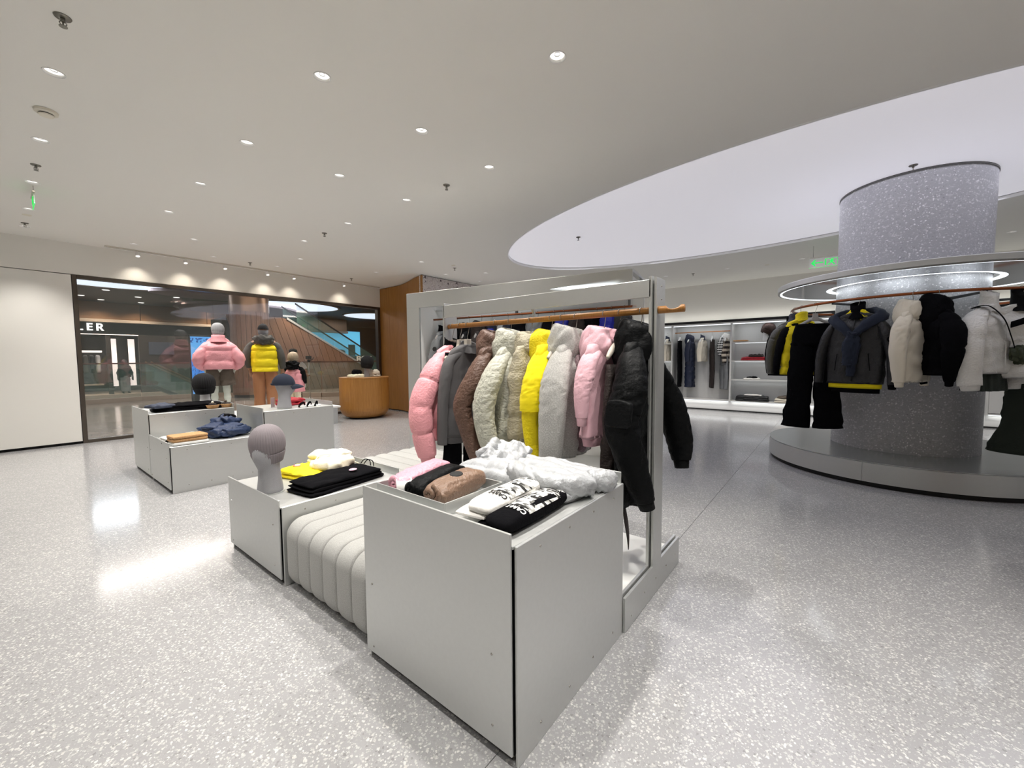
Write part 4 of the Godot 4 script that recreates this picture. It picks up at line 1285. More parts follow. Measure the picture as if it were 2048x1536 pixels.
# ---------------------------------------------------------------- clothes in the wardrobe, on the ring and in the wall bays
func more_clothes() -> void:
	var base := Transform3D(Basis(Vector3.UP, 0.1617), Vector3(4.02, 0, -1.62))
	var G := "coats in the lit wardrobe"
	var W := [
		[2.66, "steel-grey puffer with black arm badge at the left end of the wardrobe", {"mat": M.steel_grey, "puff": 0.2, "collar": 0.06, "cmat": M.ink, "hem": -0.95, "badge": [Vector3(-0.33, -0.42, 0.05), Vector3(-1, 0.2, 0.3), M.black]}],
		[2.42, "black coat next to the grey puffer in the wardrobe", {"mat": M.ink, "hem": -1.05, "collar": 0.05}],
		[2.22, "black fur-hooded parka in the wardrobe, left half", {"mat": M.nylon_black, "hem": -1.0, "hood": 1.0}],
		[2.02, "dark brown hooded coat in the wardrobe", {"mat": M.dark_brown, "hem": -1.0, "hood": 1.2}],
		[1.86, "bright blue jacket with navy collar in the wardrobe, left half", {"mat": M.blue, "hem": -0.9, "collar": 0.06, "cmat": M.navy_nylon}],
		[1.62, "navy jacket beside the left blue jacket in the wardrobe", {"mat": M.navy_nylon, "hem": -0.9, "collar": 0.05}],
		[1.42, "black jacket with a blue lining in the middle of the wardrobe", {"mat": M.ink, "hem": -0.9, "hood": 1.1, "hmat": M.ink}],
		[1.20, "grey hooded puffer in the middle of the wardrobe", {"mat": M.steel_grey, "puff": 0.18, "hem": -0.95, "hood": 1.3}],
		[0.98, "black parka right of the grey puffer in the wardrobe", {"mat": M.ink, "hem": -1.05, "hood": 1.1}],
		[0.86, "royal blue jacket behind the sherpa hood in the wardrobe", {"mat": M.blue, "hem": -0.9, "hood": 1.1}],
		[0.66, "brown and white hooded jacket in the wardrobe", {"mat": M.dark_brown, "hem": -0.9, "hood": 1.1, "smat": M.white_nylon}],
		[0.46, "black and pale-grey hooded jacket in the wardrobe", {"mat": M.silver_grey, "hem": -0.9, "hood": 1.2, "hmat": M.ink}],
		[0.29, "cobalt blue hooded jacket near the right end of the wardrobe", {"mat": M.blue, "hem": -0.9, "hood": 1.2}],
		[0.15, "charcoal hooded coat at the right end of the wardrobe", {"mat": M.charcoal, "hem": -1.0, "hood": 1.2}],
	]
	var k := 0
	for w in W:
		k += 1
		var at := base * Vector3(0.3, 2.06, -w[0])
		var o: Dictionary = w[2]
		o.merge({"seed": 20 + k, "dep": 0.06, "radii": [0.08, 0.08, 0.07, 0.055]})
		garment("hanging_coat", w[1], "coat", at, 0.1617 + rng.randf_range(-0.10, 0.10), o, G).scale.x = 0.74
		hanger(at, 0.1617, "grey hanger holding the " + w[1].split(" in the")[0].split(" at the")[0].split(" near the")[0].split(" next")[0].split(" beside")[0].split(" right of")[0].split(" behind")[0], M.hanger_grey, 0.0135, 0.17, "hangers in the lit wardrobe")
	ring_clothes()
	bay_clothes()

func ring_at(deg: float) -> Vector3:
	return COL + Vector3(cos(deg_to_rad(deg)) * 1.26, 2.19, sin(deg_to_rad(deg)) * 1.26)

func ring_hanger(deg: float, turn: float, what: String, bar := false) -> void:
	# the hook follows the rail, so the hanger sits across it or, on a swivel, along it
	hanger(ring_at(deg), turn, "pale hanger holding the " + what, M.hanger_grey, 0.0175, 0.2, "hangers on the column ring", bar)

func ring_clothes() -> void:
	var G := "clothes on the column ring"
	# side-hung: shoulders along the radius; front-out: facing outwards
	var side := func(d: float) -> float: return -deg_to_rad(d)
	var out := func(d: float) -> float: return PI / 2 - deg_to_rad(d)
	var long := [Vector3(0.17, -0.25, 0), Vector3(0.25, -0.40, 0), Vector3(0.29, -0.68, 0.02), Vector3(0.285, -0.94, 0.06)]
	garment("wool_coat", "black coat at the left end of the column ring", "coat", ring_at(-92), side.call(-92) - 0.15, {"mat": M.ink, "hem": -0.98, "dep": 0.11, "cw": 0.27, "hw": 0.30, "collar": 0.06, "sleeve": long, "radii": [0.10, 0.10, 0.085, 0.065], "seed": 51}, G)
	ring_hanger(-92, side.call(-92) - 0.15, "black coat at the left end of the column ring")
	garment("puffer_jacket", "dark grey puffer jacket beside the black coat on the ring", "jacket", ring_at(-107), side.call(-107) - 0.35, {"mat": M.slate_grey, "puff": 0.2, "hem": -0.92, "dep": 0.09, "collar": 0.07, "cmat": M.navy_nylon, "sleeve": long, "radii": [0.095, 0.095, 0.085, 0.07], "seed": 52}, G)
	ring_hanger(-107, side.call(-107) - 0.35, "dark grey puffer on the ring")
	garment("padded_vest", "yellow puffer vest with black sleeves behind the black trousers", "vest", ring_at(-118), side.call(-118) + 0.1, {"mat": M.yellow, "smat": M.ink, "puff": 0.2, "hem": -0.94, "dep": 0.12, "cw": 0.25, "sleeve": long, "radii": [0.07, 0.07, 0.06, 0.045], "seed": 53, "collar": 0.07}, G)
	ring_hanger(-118, side.call(-118) + 0.1, "yellow puffer vest")
	trousers("wide black flared trousers hanging long on the column ring", ring_at(-131), deg_to_rad(-78), M.ink, -0.26, 1.38, 0.25, 0.145, 0.165, 0.05, G, 0.07)
	ring_hanger(-131, deg_to_rad(-78), "black flared trousers on the ring", true)
	# the charcoal jacket that faces the viewer, a navy sweater tied over its shoulders
	var jt: float = out.call(-155) + 0.10
	var J := {"mat": M.charcoal, "hem": -1.02, "dep": 0.10, "cw": 0.28, "hw": 0.28, "sw": 0.235, "collar": 0.11, "cmat": M.ink, "zip": M.black, "sleeve": [Vector3(0.19, -0.26, 0), Vector3(0.29, -0.42, 0.02), Vector3(0.345, -0.70, 0.03), Vector3(0.355, -1.02, 0.04)], "radii": [0.09, 0.088, 0.075, 0.058], "seed": 54, "cuff": M.ink, "wr": 0.012}
	var j := garment("zip_jacket", "charcoal zip jacket facing out on the ring, with a sweater tied on it", "jacket", ring_at(-155), jt, J, G)
	part(j, "round_badge", lathe([Vector2(0.0, 0.004), Vector2(0.032, 0.004), Vector2(0.034, 0.0)], 24, false), M.ink, Transform3D(Basis(Quaternion(Vector3.UP, Vector3(0.35, 0.1, 1).normalized())), Vector3(0.345, -0.50, 0.115)))
	for s in [-1.0, 1.0]: part(j, "pocket_zip", tube([Vector3(s * 0.15, -0.66, 0.112), Vector3(s * 0.17, -0.86, 0.108)], [0.004], 6), M.ink)
	ring_hanger(-155, jt, "charcoal zip jacket on the ring")
	garment("tee_shirt", "bright yellow tee inside the charcoal jacket, showing at neck and hem", "tee shirt", ring_at(-155), jt, {"mat": M.yellow_knit, "hem": -1.075, "dep": 0.085, "cw": 0.25, "hw": 0.255, "nw": 0.062, "neck": -0.12, "sh": -0.25, "sw": 0.19, "sleeve": [], "seed": 55, "folds": 0.05, "wr": 0.004}, G)
	garment("sweatshirt", "black sweatshirt hem hanging below the charcoal jacket", "sweatshirt", ring_at(-155), jt, {"mat": M.ink, "hem": -1.13, "dep": 0.075, "cw": 0.22, "hw": 0.235, "neck": -0.2, "sh": -0.27, "sw": 0.17, "sleeve": [], "seed": 56, "folds": 0.05, "wr": 0.004}, G)
	var kn := thing("tied_sweater", "navy blue sweater knotted around the shoulders of the charcoal jacket", "sweater", ring_at(-155), jt, G)
	var wb := func(t: float, a: float) -> float: return 1.0 + nz.get_noise_3d(cos(a) * 2.0, t * 8.0, sin(a) * 2.0) * 0.35
	part(kn, "shoulder_drape", tube(smoothed([Vector3(-0.02, -0.44, 0.135), Vector3(-0.11, -0.33, 0.12), Vector3(-0.225, -0.225, 0.02), Vector3(-0.16, -0.165, -0.09), Vector3(0.0, -0.16, -0.12), Vector3(0.16, -0.165, -0.09), Vector3(0.225, -0.225, 0.02), Vector3(0.11, -0.33, 0.12), Vector3(0.02, -0.44, 0.135)], 6), [0.035, 0.05, 0.06, 0.075, 0.08, 0.075, 0.06, 0.05, 0.035], 16, 0.6, wb), M.navy)
	part(kn, "knot", soft(Vector3(0.10, 0.085, 0.08), 0.9, 0.9, 0.03, 22.0, 2, 24, 16), M.navy, xf(Vector3(0, -0.435, 0.145)))
	part(kn, "sleeve", tube(smoothed([Vector3(0.0, -0.44, 0.15), Vector3(-0.025, -0.56, 0.16), Vector3(-0.03, -0.72, 0.145), Vector3(-0.035, -0.80, 0.14)], 6), [0.045, 0.062, 0.058, 0.05], 16, 0.55, wb), M.navy)
	part(kn, "sleeve", tube(smoothed([Vector3(0.02, -0.44, 0.14), Vector3(0.03, -0.58, 0.145), Vector3(0.0, -0.80, 0.13), Vector3(-0.01, -0.93, 0.13)], 6), [0.04, 0.05, 0.045, 0.035], 16, 0.55, wb), M.navy)
	garment("fleece_jacket", "cream woolly hooded jacket right of the charcoal jacket", "jacket", ring_at(-177), side.call(-177) + PI - 0.45, {"mat": M.cream_wool, "hem": -0.98, "dep": 0.10, "hood": 1.15, "sleeve": [Vector3(0.16, -0.25, 0), Vector3(0.235, -0.38, 0.0), Vector3(0.265, -0.66, 0.0), Vector3(0.26, -0.98, 0.02)], "radii": [0.085, 0.085, 0.08, 0.05], "cuff": M.cream_wool, "seed": 57, "wr": 0.015}, G)
	ring_hanger(-177, side.call(-177) - 0.45, "cream woolly jacket on the ring")
	garment("puffer_jacket", "black hooded puffer between the cream jacket and the white puffer", "jacket", ring_at(174.5), side.call(174.5) + PI + 0.3, {"mat": M.ink, "puff": 0.3, "pf": 0.35, "hem": -0.90, "dep": 0.12, "cw": 0.26, "hw": 0.24, "hood": 1.45, "sleeve": [Vector3(0.16, -0.25, 0), Vector3(0.25, -0.40, 0.0), Vector3(0.29, -0.66, -0.02), Vector3(0.20, -0.96, 0.02)], "radii": [0.10, 0.105, 0.095, 0.045], "cuff": M.ink, "seed": 58}, G)
	ring_hanger(174.5, side.call(174.5) + 0.3, "black hooded puffer on the ring")
	var wt: float = out.call(156) + 0.55
	garment("puffer_jacket", "white cropped puffer jacket with a black bag strap across it", "jacket", ring_at(156), wt, {"mat": M.white_nylon, "puff": 0.27, "pf": 0.22, "hem": -0.88, "dep": 0.13, "cw": 0.29, "hw": 0.29, "sw": 0.22, "collar": 0.14, "cmat": M.white_nylon, "zip": M.white_nylon, "sleeve": [Vector3(0.19, -0.26, 0), Vector3(0.30, -0.42, 0.0), Vector3(0.355, -0.70, 0.02), Vector3(0.35, -1.0, 0.05)], "radii": [0.11, 0.12, 0.115, 0.09], "seed": 59, "wr": 0.018, "cuff": M.white_nylon}, G)
	ring_hanger(156, wt, "white cropped puffer on the ring")
	# crossbody pouch and strap
	var bag := thing("crossbody_bag", "olive crossbody pouch on a wide black strap over the white puffer", "bag", ring_at(156), wt, G)
	part(bag, "strap", tube(smoothed([Vector3(-0.15, -0.20, -0.06), Vector3(-0.15, -0.185, 0.06), Vector3(-0.10, -0.32, 0.155), Vector3(0.01, -0.50, 0.17), Vector3(0.12, -0.64, 0.16)], 8), [0.026], 12, 0.16, null, Vector3.RIGHT), M.ink)
	part(bag, "pouch", soft(Vector3(0.30, 0.17, 0.10), 0.6, 0.5, 0.035, 14.0, 6, 36, 20), M.olive, xf(Vector3(0.19, -0.70, 0.17), 0, 0.1, -0.25))
	part(bag, "round_badge", lathe([Vector2(0.0, 0.006), Vector2(0.028, 0.006), Vector2(0.03, 0.0)], 20, false), M.black, Transform3D(Basis(Vector3.RIGHT, PI / 2), Vector3(0.23, -0.71, 0.222)))
	single("pleated_skirt", skirt_mesh(), M.forest, "dark green skirt showing below the white puffer", "skirt", G, ring_at(156), wt)
	var w2: float = out.call(143) - 0.55
	garment("puffer_jacket", "second white puffer at the right edge, black collar and chest strap", "jacket", ring_at(143), w2, {"mat": M.white_nylon, "puff": 0.27, "pf": 0.22, "hem": -0.93, "dep": 0.13, "cw": 0.29, "hw": 0.30, "collar": 0.15, "cmat": M.nylon_black, "sleeve": [Vector3(0.19, -0.26, 0), Vector3(0.30, -0.42, 0.0), Vector3(0.355, -0.70, 0.02), Vector3(0.35, -1.0, 0.05)], "radii": [0.11, 0.12, 0.115, 0.09], "seed": 60, "wr": 0.018}, G)
	ring_hanger(143, w2, "second white puffer on the ring")
	single("chest_strap", tube(smoothed([Vector3(-0.22, -0.42, 0.13), Vector3(-0.08, -0.37, 0.165), Vector3(0.06, -0.30, 0.165), Vector3(0.16, -0.22, 0.10)], 6), [0.03], 12, 0.2, null, Vector3.UP), M.ink, "black chest strap across the second white puffer", "strap", G, ring_at(143), w2)
	single("shoulder_bag", soft(Vector3(0.34, 0.34, 0.16), 0.5, 0.45, 0.02, 9.0, 5, 32, 20), M.ink, "black soft bag hanging low beside the column", "bag", G, COL + Vector3(-0.35, 1.22, 1.42), 0.4)
	single("bag_handle", tube(smoothed([Vector3(-0.12, 0, 0), Vector3(-0.10, 0.25, 0), Vector3(0.0, 0.80, 0), Vector3(0.10, 0.25, 0), Vector3(0.12, 0, 0)], 8), [0.014], 10, 0.4), M.silver_grey, "pale strap of the black bag beside the column", "strap", G, COL + Vector3(-0.35, 1.38, 1.42), 0.4)
	trousers("wide dark green trousers at the right edge of the picture", ring_at(128), out.call(128) - 0.7, M.forest, -0.55, 1.2, 0.24, 0.14, 0.22, 0.05, G, 0.07)
	ring_hanger(128, out.call(128) - 0.7, "dark green trousers on the ring", true)

func skirt_mesh() -> ArrayMesh:
	var rings := []
	for i in 12:
		var t := i / 11.0
		var ring := PackedVector3Array()
		for j in 72:
			var a := TAU * j / 72.0
			var q := sup(a, 0.85)
			var f := 1.0 + 0.07 * t * sin(a * 16.0)
			ring.append(Vector3(q.x * (0.20 + 0.06 * t) * f, -0.62 - 0.44 * t, q.y * (0.08 + 0.04 * t) * f))
		rings.append(ring)
	return loft(rings, true, false)

func bay_clothes() -> void:
	# hanging clothes in the rail bay of the far wall, side on
	var G := "clothes in the far wall bay"
	var X := 12.81
	var Y := 2.24
	var T := -PI / 2
	M.stripes = stripe_mat(Color(0.10, 0.07, 0.06), Color(0.72, 0.68, 0.62), 14.0)
	M.stripes_fine = stripe_mat(Color(0.08, 0.08, 0.09), Color(0.85, 0.85, 0.84), 30.0)
	var L := [
		["trousers", "black trousers at the left of the wall rail", -3.66, M.ink],
		["coat", "long navy quilted coat with pale hood lining on the wall rail", -3.36, {"mat": M.navy_nylon, "puff": 0.13, "pf": 0.2, "hem": -1.62, "dep": 0.12, "hood": 1.2}],
		["jacket", "cream puffer jacket with navy collar on the wall rail", -3.02, {"mat": M.cream_wool, "puff": 0.2, "pf": 0.25, "hem": -0.85, "dep": 0.10, "collar": 0.07, "cmat": M.navy_nylon}],
		["trousers", "dark brown padded trousers on the wall rail", -2.76, M.dark_brown],
		["tee", "striped tee shirt on the wall rail", -2.50, {"mat": M.stripes_fine, "hem": -0.70, "dep": 0.08, "sleeve": [Vector3(0.17, -0.25, 0), Vector3(0.24, -0.38, 0), Vector3(0.27, -0.5, 0), Vector3(0.27, -0.6, 0)]}],
		["vest", "brown and white striped padded jacket on the wall rail", -2.37, {"mat": M.stripes, "puff": 0.12, "pf": 0.2, "hem": -0.90, "dep": 0.10, "hood": 1.1, "hmat": M.white_nylon}],
		["trousers", "grey-blue joggers hanging under the striped jackets", -2.44, M.steel_grey],
		["jacket", "cream jacket in the next bay, seen past the rack upright", -4.02, {"mat": M.cream_wool, "hem": -0.85, "dep": 0.09, "collar": 0.07, "cmat": M.navy_nylon}],
	]
	var k := 0
	for l in L:
		k += 1
		var at := Vector3(X, Y, l[2])
		if l[0] == "trousers":
			var low: bool = l[3] == M.steel_grey
			trousers(l[1], at, T + PI / 2 + 0.1 * k, l[3], -0.7 if low else -0.24, 0.95 if low else 1.38, 0.19, 0.10, 0.085, 0.0, G, 0.05)
			if not low: hanger(at, T + PI / 2, "white hanger holding the " + l[1].replace(" at the left of", " on"), M.white, 0.0135, 0.16, "hangers on the wall rail", true)
		else:
			var o: Dictionary = l[3]
			o.merge({"seed": 70 + k, "radii": [0.085, 0.085, 0.075, 0.06]})
			garment("hanging_" + l[0], l[1], l[0], at, T + PI / 2 - 0.25, o, G).scale.x = 0.56
			hanger(at, T + PI / 2 - 0.25, "white hanger holding the " + l[1].split(" on the")[0].split(" in the")[0], M.white, 0.0135, 0.16, "hangers on the wall rail")

func stripe_mat(a: Color, b: Color, n: float) -> StandardMaterial3D:
	var im := Image.create(8, 64, false, Image.FORMAT_RGB8)
	for y in 64:
		for x in 8: im.set_pixel(x, y, a if (y / 16) % 2 == 0 else b)
	var m := mat(Color.WHITE, 0.85)
	tri_map(m, ImageTexture.create_from_image(im), n / 4.0, false)
	return m

# ---------------------------------------------------------------- things laid out on the boxes
func table_things() -> void:
	near_box_things()
	low_box_things()
	far_box_things()
	shelf_things()

# a rolled-up garment lying along x, open spiral at its -x end
func roll(n: String, label: String, m: Material, at: Vector3, turn: float, size: Vector3, sd: int, group: String, tilt := 0.0) -> Node3D:
	var t := thing(n, label, "rolled garment", at, turn, group)
	var crease := func(p: Vector3, v: float, a: float) -> Vector3:
		var k := nz.get_noise_3d(p.x * 9.0 + sd * 3.3, p.y * 30.0, p.z * 30.0 + sd) * 0.10
		var q := nz.get_noise_3d(p.x * 28.0 + sd, p.y * 12.0, p.z * 12.0) * 0.05
		return Vector3(p.x, p.y * (1.0 + k + q), p.z * (1.0 + k + q))
	part(t, "rolled_body", soft(size, 0.75, 0.32, 0.0, 1.0, sd, 40, 24, crease), m, xf(Vector3(0, size.y * 0.5, 0), 0, 0, tilt))
	var path := []
	for k in 26:
		var u := k / 25.0
		var r := lerpf(0.012, 0.42, u)
		path.append(Vector3(-size.x * 0.49 - 0.012 * (1.0 - u), size.y * (0.5 + sin(u * 11.0 + sd) * r * 0.9), cos(u * 11.0 + sd) * r * size.z * 0.9))
	part(t, "end_fold", tube(path, [0.006, 0.009, 0.010, 0.008], 8, 1.6, null, Vector3.RIGHT), m)
	return t

func folded(n: String, label: String, cat: String, m: Material, at: Vector3, turn: float, size: Vector3, layers: int, sd: int, group := "", amp := 0.02) -> Node3D:
	var t := thing(n, label, cat, at, turn, group)
	var h := size.y / layers
	for i in layers:
		var s := Vector2(size.x * (1.0 - 0.025 * i + 0.015 * sin(sd + i * 2.0)), size.z * (1.0 - 0.02 * i))
		var o := sd * 3.7 + i * 9.1
		var fn := func(x: float, z: float) -> float:
			return 1.0 + nz.get_noise_3d(x * 6.0 + o, 1.0, z * 6.0) * (4.0 + 8.0 * amp / 0.02) * 0.04 + nz.get_noise_3d(x * 22.0 + o, 2.0, z * 14.0) * 0.10 * amp / 0.02
		part(t, "folded_layer", pad(s.x, s.y, h * 1.1, 26, 22, fn, 5.0), m, xf(Vector3(0.006 * sin(sd * 2.0 + i), h * i * 0.93, 0.006 * cos(sd + i)), 0, 0.03 * sin(sd + i * 1.7)))
	return t

func print_mat() -> StandardMaterial3D:
	# blotchy black-and-white print
	var n := FastNoiseLite.new()
	n.seed = 12
	n.frequency = 0.05
	n.fractal_octaves = 2
	var im := Image.create(128, 128, false, Image.FORMAT_RGB8)
	for y in 128:
		for x in 128:
			var v := n.get_noise_2d(x * 1.2, y * 0.8) + 0.25 * sin(x * 0.10)
			im.set_pixel(x, y, Color(0.03, 0.03, 0.03) if v > 0.02 else Color(0.90, 0.90, 0.88))
	return tri_map(mat(Color.WHITE, 0.8), ImageTexture.create_from_image(im), 4.2, false)

# a printed patch that follows the top of a rolled tee
func print_patch(size: Vector3, x0: float, x1: float, lift := 0.0025) -> ArrayMesh:
	var rings := []
	for i in 15:
		var x := lerpf(x0, x1, i / 14.0)
		var ring := PackedVector3Array()
		for j in 13:
			var a := lerpf(0.10, 0.82, j / 12.0) * PI
			var c := pow(maxf(0.0, 1.0 - pow(absf(x) / (size.x * 0.5), 5.0)), 0.35)
			ring.append(Vector3(x, size.y * 0.5 + pow(sin(a), 0.75) * (size.y * 0.5 * c + lift), cos(a) * (size.z * 0.5 * c + lift)))
		rings.append(ring)
	return loft(rings, false, false, false)

func tee_roll(label: String, m: Material, ink: Material, at: Vector3, turn: float, sd: int) -> void:
	var size := Vector3(0.46, 0.075, 0.135)
	var t := thing("printed_tee", label, "tee shirt", at, turn, "printed tees on the nearest box")
	part(t, "rolled_body", soft(size, 0.75, 0.28, 0.006, 12.0, sd, 44, 22), m, xf(Vector3(0, size.y * 0.5, 0)))
	part(t, "loose_fold", pad(0.24, 0.15, 0.024, 20, 16, null, 4.0), m, xf(Vector3(-0.12, 0.0, -0.05), 0, 0.1, 0))
	part(t, "printed_patch", print_patch(size, -0.095, 0.165), M.print)
	for w in [["CAMI", 0.036, -0.118], ["EDITION", 0.028, 0.19]]:
		var n: int = w[0].length()
		for i in n:
			var a := PI * lerpf(0.16, 0.66, (i + 0.5) / n)
			var c := pow(maxf(0.0, 1.0 - pow(absf(w[2]) / (size.x * 0.5), 5.0)), 0.35)
			var spot_at := Vector3(w[2], size.y * 0.5 + pow(sin(a), 0.75) * (size.y * 0.5 * c + 0.003), cos(a) * (size.z * 0.5 * c + 0.003))
			var nrm := Vector3(0, sin(a), cos(a) * 0.55).normalized()
			var up := Vector3.LEFT
			part(t, "letter", words(w[0][i], w[1], 0.0012), ink, Transform3D(Basis(up.cross(nrm), up, nrm), spot_at))

func near_box_things() -> void:
	var top := 0.835
	M.print = print_mat()
	M.paper = mat(Color(0.93, 0.93, 0.92), 0.8)
	var tr := thing("metal_tray", "shallow grey metal tray holding rolled jackets on the nearest box", "tray", Vector3(1.33, top, -1.515))
	part(tr, "tray_base", box(Vector3(-0.19, 0.0, -0.245), Vector3(0.19, 0.004, 0.245), 0.001), M.alu)
	for s in [-1.0, 1.0]:
		part(tr, "tray_wall", box(Vector3(s * 0.19 - 0.002, 0.0, -0.247), Vector3(s * 0.19 + 0.002, 0.058, 0.247), 0.001), M.alu)
		part(tr, "tray_wall", box(Vector3(-0.187, 0.0, s * 0.245 - 0.002), Vector3(0.187, 0.058, s * 0.245 + 0.002), 0.001), M.alu)
	var G := "rolled jackets in the tray"
	roll("rolled_jacket", "pale pink rolled jacket in the metal tray", M.pale_pink_nylon, Vector3(1.35, top + 0.006, -1.672), 0.06, Vector3(0.35, 0.11, 0.125), 1, G, 0.10)
	roll("rolled_jacket", "black rolled jacket in the middle of the metal tray", M.nylon_black, Vector3(1.345, top + 0.006, -1.545), 0.06, Vector3(0.345, 0.105, 0.115), 2, G, 0.10)
	var br := roll("rolled_jacket", "brown rolled jacket with round black badge in the metal tray", M.brown_light, Vector3(1.34, top + 0.006, -1.405), 0.05, Vector3(0.33, 0.11, 0.14), 3, G, 0.08)
	part(br, "round_badge", lathe([Vector2(0.0, 0.004), Vector2(0.03, 0.004), Vector2(0.033, 0.0)], 24, false), M.black, xf(Vector3(0.0, 0.109, 0.0), 0.05, 0, 0.1))
	var cup := thing("white_cup", "small white paper cup tucked among the rolled jackets", "cup", Vector3(1.19, top + 0.005, -1.61))
	part(cup, "cup_wall", lathe([Vector2(0.0, 0.002), Vector2(0.034, 0.002), Vector2(0.038, 0.085), Vector2(0.036, 0.085), Vector2(0.033, 0.006)], 24), M.paper)
	# silver puffer, folded flat
	var sp := thing("silver_puffer", "silver quilted puffer jacket folded on the nearest box", "jacket", Vector3(1.795, top, -1.30), -0.06)
	var quilt := func(x: float, z: float) -> float:
		var seam := pow(absf(sin(PI * (x + 0.012 * sin(z * 9.0)) / 0.092)), 0.38)
		return 0.60 + 0.44 * seam + (1.2 - seam) * nz.get_noise_3d(x * 10.0, 3.0, z * 40.0) * 0.16 + nz.get_noise_3d(x * 5.0, 5.0, z * 4.0) * 0.16 + 0.20 * z
	part(sp, "body", pad(0.45, 0.80, 0.10, 66, 90, quilt, 5.0), M.silver)
	var pleat := func(t: float, a: float) -> float: return 1.0 + nz.get_noise_3d(cos(a) * 5.0, t * 16.0, sin(a) * 5.0) * 0.35 + 0.10 * (pow(absf(sin(t * PI * 4.0)), 0.4) - 0.7)
	part(sp, "sleeve", tube(smoothed([Vector3(-0.16, 0.085, 0.02), Vector3(-0.20, 0.075, 0.18), Vector3(-0.17, 0.065, 0.33), Vector3(-0.02, 0.055, 0.40)], 9), [0.05, 0.062, 0.064, 0.052], 22, 0.85, pleat), M.silver)
	part(sp, "sleeve", tube(smoothed([Vector3(0.02, 0.06, 0.36), Vector3(0.10, 0.05, 0.42), Vector3(0.19, 0.042, 0.40)], 9), [0.052, 0.05, 0.035], 22, 0.75, pleat), M.silver)
	part(sp, "hood", pad(0.26, 0.24, 0.075, 40, 40, func(x: float, z: float) -> float: return 0.9 + nz.get_noise_3d(x * 9.0, 7.0, z * 9.0) * 0.5 + nz.get_noise_3d(x * 30.0, 1.0, z * 16.0) * 0.2, 3.0), M.silver, xf(Vector3(0.08, 0.075, -0.24), 0.06, 0.25, 0.12))
	part(sp, "collar", tube(smoothed([Vector3(-0.06, 0.09, -0.36), Vector3(0.0, 0.13, -0.30), Vector3(0.07, 0.145, -0.33), Vector3(0.15, 0.12, -0.38)], 8), [0.02, 0.035, 0.036, 0.02], 18, 0.8, pleat), M.silver)
	tee_roll("white rolled tee with a black portrait print and lettering", M.paper_cloth, M.black, Vector3(1.385, top + 0.03, -1.105), 0.05, 2)
	tee_roll("black rolled tee with a white portrait print and lettering, at the box edge", M.ink, M.paper, Vector3(1.36, top + 0.002, -0.985), 0.02, 5)

# a head form with a neck, standing on a small plate; returns the node
func head_form(label: String, at: Vector3, turn: float, k: float, m: Material, plate := true, kr := 1.0) -> Node3D:
	var t := thing("head_form", label, "head form", at, turn, "fabric head forms")
	var rings := []
	var prof := [[0.0, 0.074, 0.074, 0.0], [0.004, 0.076, 0.076, 0.0], [0.03, 0.075, 0.075, 0.0], [0.10, 0.067, 0.068, 0.0], [0.17, 0.062, 0.065, 0.004], [0.21, 0.064, 0.078, 0.014], [0.25, 0.072, 0.092, 0.02], [0.30, 0.08, 0.10, 0.014], [0.35, 0.082, 0.102, 0.004], [0.40, 0.075, 0.094, -0.002], [0.44, 0.055, 0.07, -0.004], [0.462, 0.025, 0.03, -0.004], [0.466, 0.003, 0.003, -0.004]]
	for q in prof:
		var ring := PackedVector3Array()
		for j in 32:
			var a := TAU * j / 32.0
			# a hint of brow, nose and chin towards +z
			var face := 0.0
			if sin(a) > 0.8 and q[0] > 0.2 and q[0] < 0.38: face = (sin(a) - 0.8) * 5.0 * 0.012 * sin((q[0] - 0.2) / 0.18 * PI)
			ring.append(Vector3(cos(a) * q[1] * k * kr, q[0] * k, (sin(a) * q[2] + q[3] + face) * k * kr))
		rings.append(ring)
	part(t, "head", loft(rings), m)
	part(t, "seam", tube([Vector3(-0.03 * k, 0.01, -0.072 * k), Vector3(-0.028 * k, 0.10 * k, -0.066 * k), Vector3(-0.025 * k, 0.19 * k, -0.068 * k)], [0.0012], 5), m)
	if plate: part(t, "foot_plate", lathe([Vector2(0.0, -0.006), Vector2(0.095 * k, -0.006), Vector2(0.095 * k, 0.0), Vector2(0.0, 0.0)], 32, false), M.alu)
	return t

func beanie(label: String, at: Vector3, k: float, tilt: float, turn: float, m: Material, cuff: Material, ribs := 46, kr := 1.0) -> Node3D:
	var t := thing("beanie", label, "hat", at, turn, "knit beanies")
	var x := xf(Vector3.ZERO, tilt, 0, 0, Vector3(kr, 1, kr))
	var dome := []
	for q in [[0.048, 0.098], [0.052, 0.106], [0.07, 0.1125], [0.09, 0.116], [0.11, 0.117], [0.13, 0.1155], [0.15, 0.112], [0.17, 0.105], [0.188, 0.096], [0.204, 0.084], [0.218, 0.068], [0.228, 0.05], [0.235, 0.03], [0.238, 0.012]]:
		var ring := PackedVector3Array()
		for j in ribs * 3:
			var a := TAU * j / (ribs * 3.0)
			var v := clampf((q[0] - 0.05) / 0.19, 0.0, 1.0)
			var rib := 1.0 + 0.028 * cos(a * ribs) - 0.04 * pow(absf(cos(a * 2.0)), 14.0) * v
			ring.append(Vector3(cos(a) * q[1] * rib * k, q[0] * k, sin(a) * q[1] * 1.08 * rib * k))
		dome.append(ring)
	part(t, "crown", loft(dome, false, true), m, x)
	var band := []
	for q in [[-0.012, 0.080], [-0.018, 0.085], [-0.014, 0.090], [0.02, 0.101], [0.046, 0.110], [0.053, 0.109], [0.05, 0.102]]:
		var ring := PackedVector3Array()
		for j in ribs * 3:
			var a := TAU * j / (ribs * 3.0)
			var rib := 1.0 + 0.03 * cos(a * ribs)
			ring.append(Vector3(cos(a) * q[1] * rib * k, q[0] * k, sin(a) * q[1] * 1.08 * rib * k))
		band.append(ring)
	part(t, "cuff", loft(band, false, false), cuff, x)
	return t

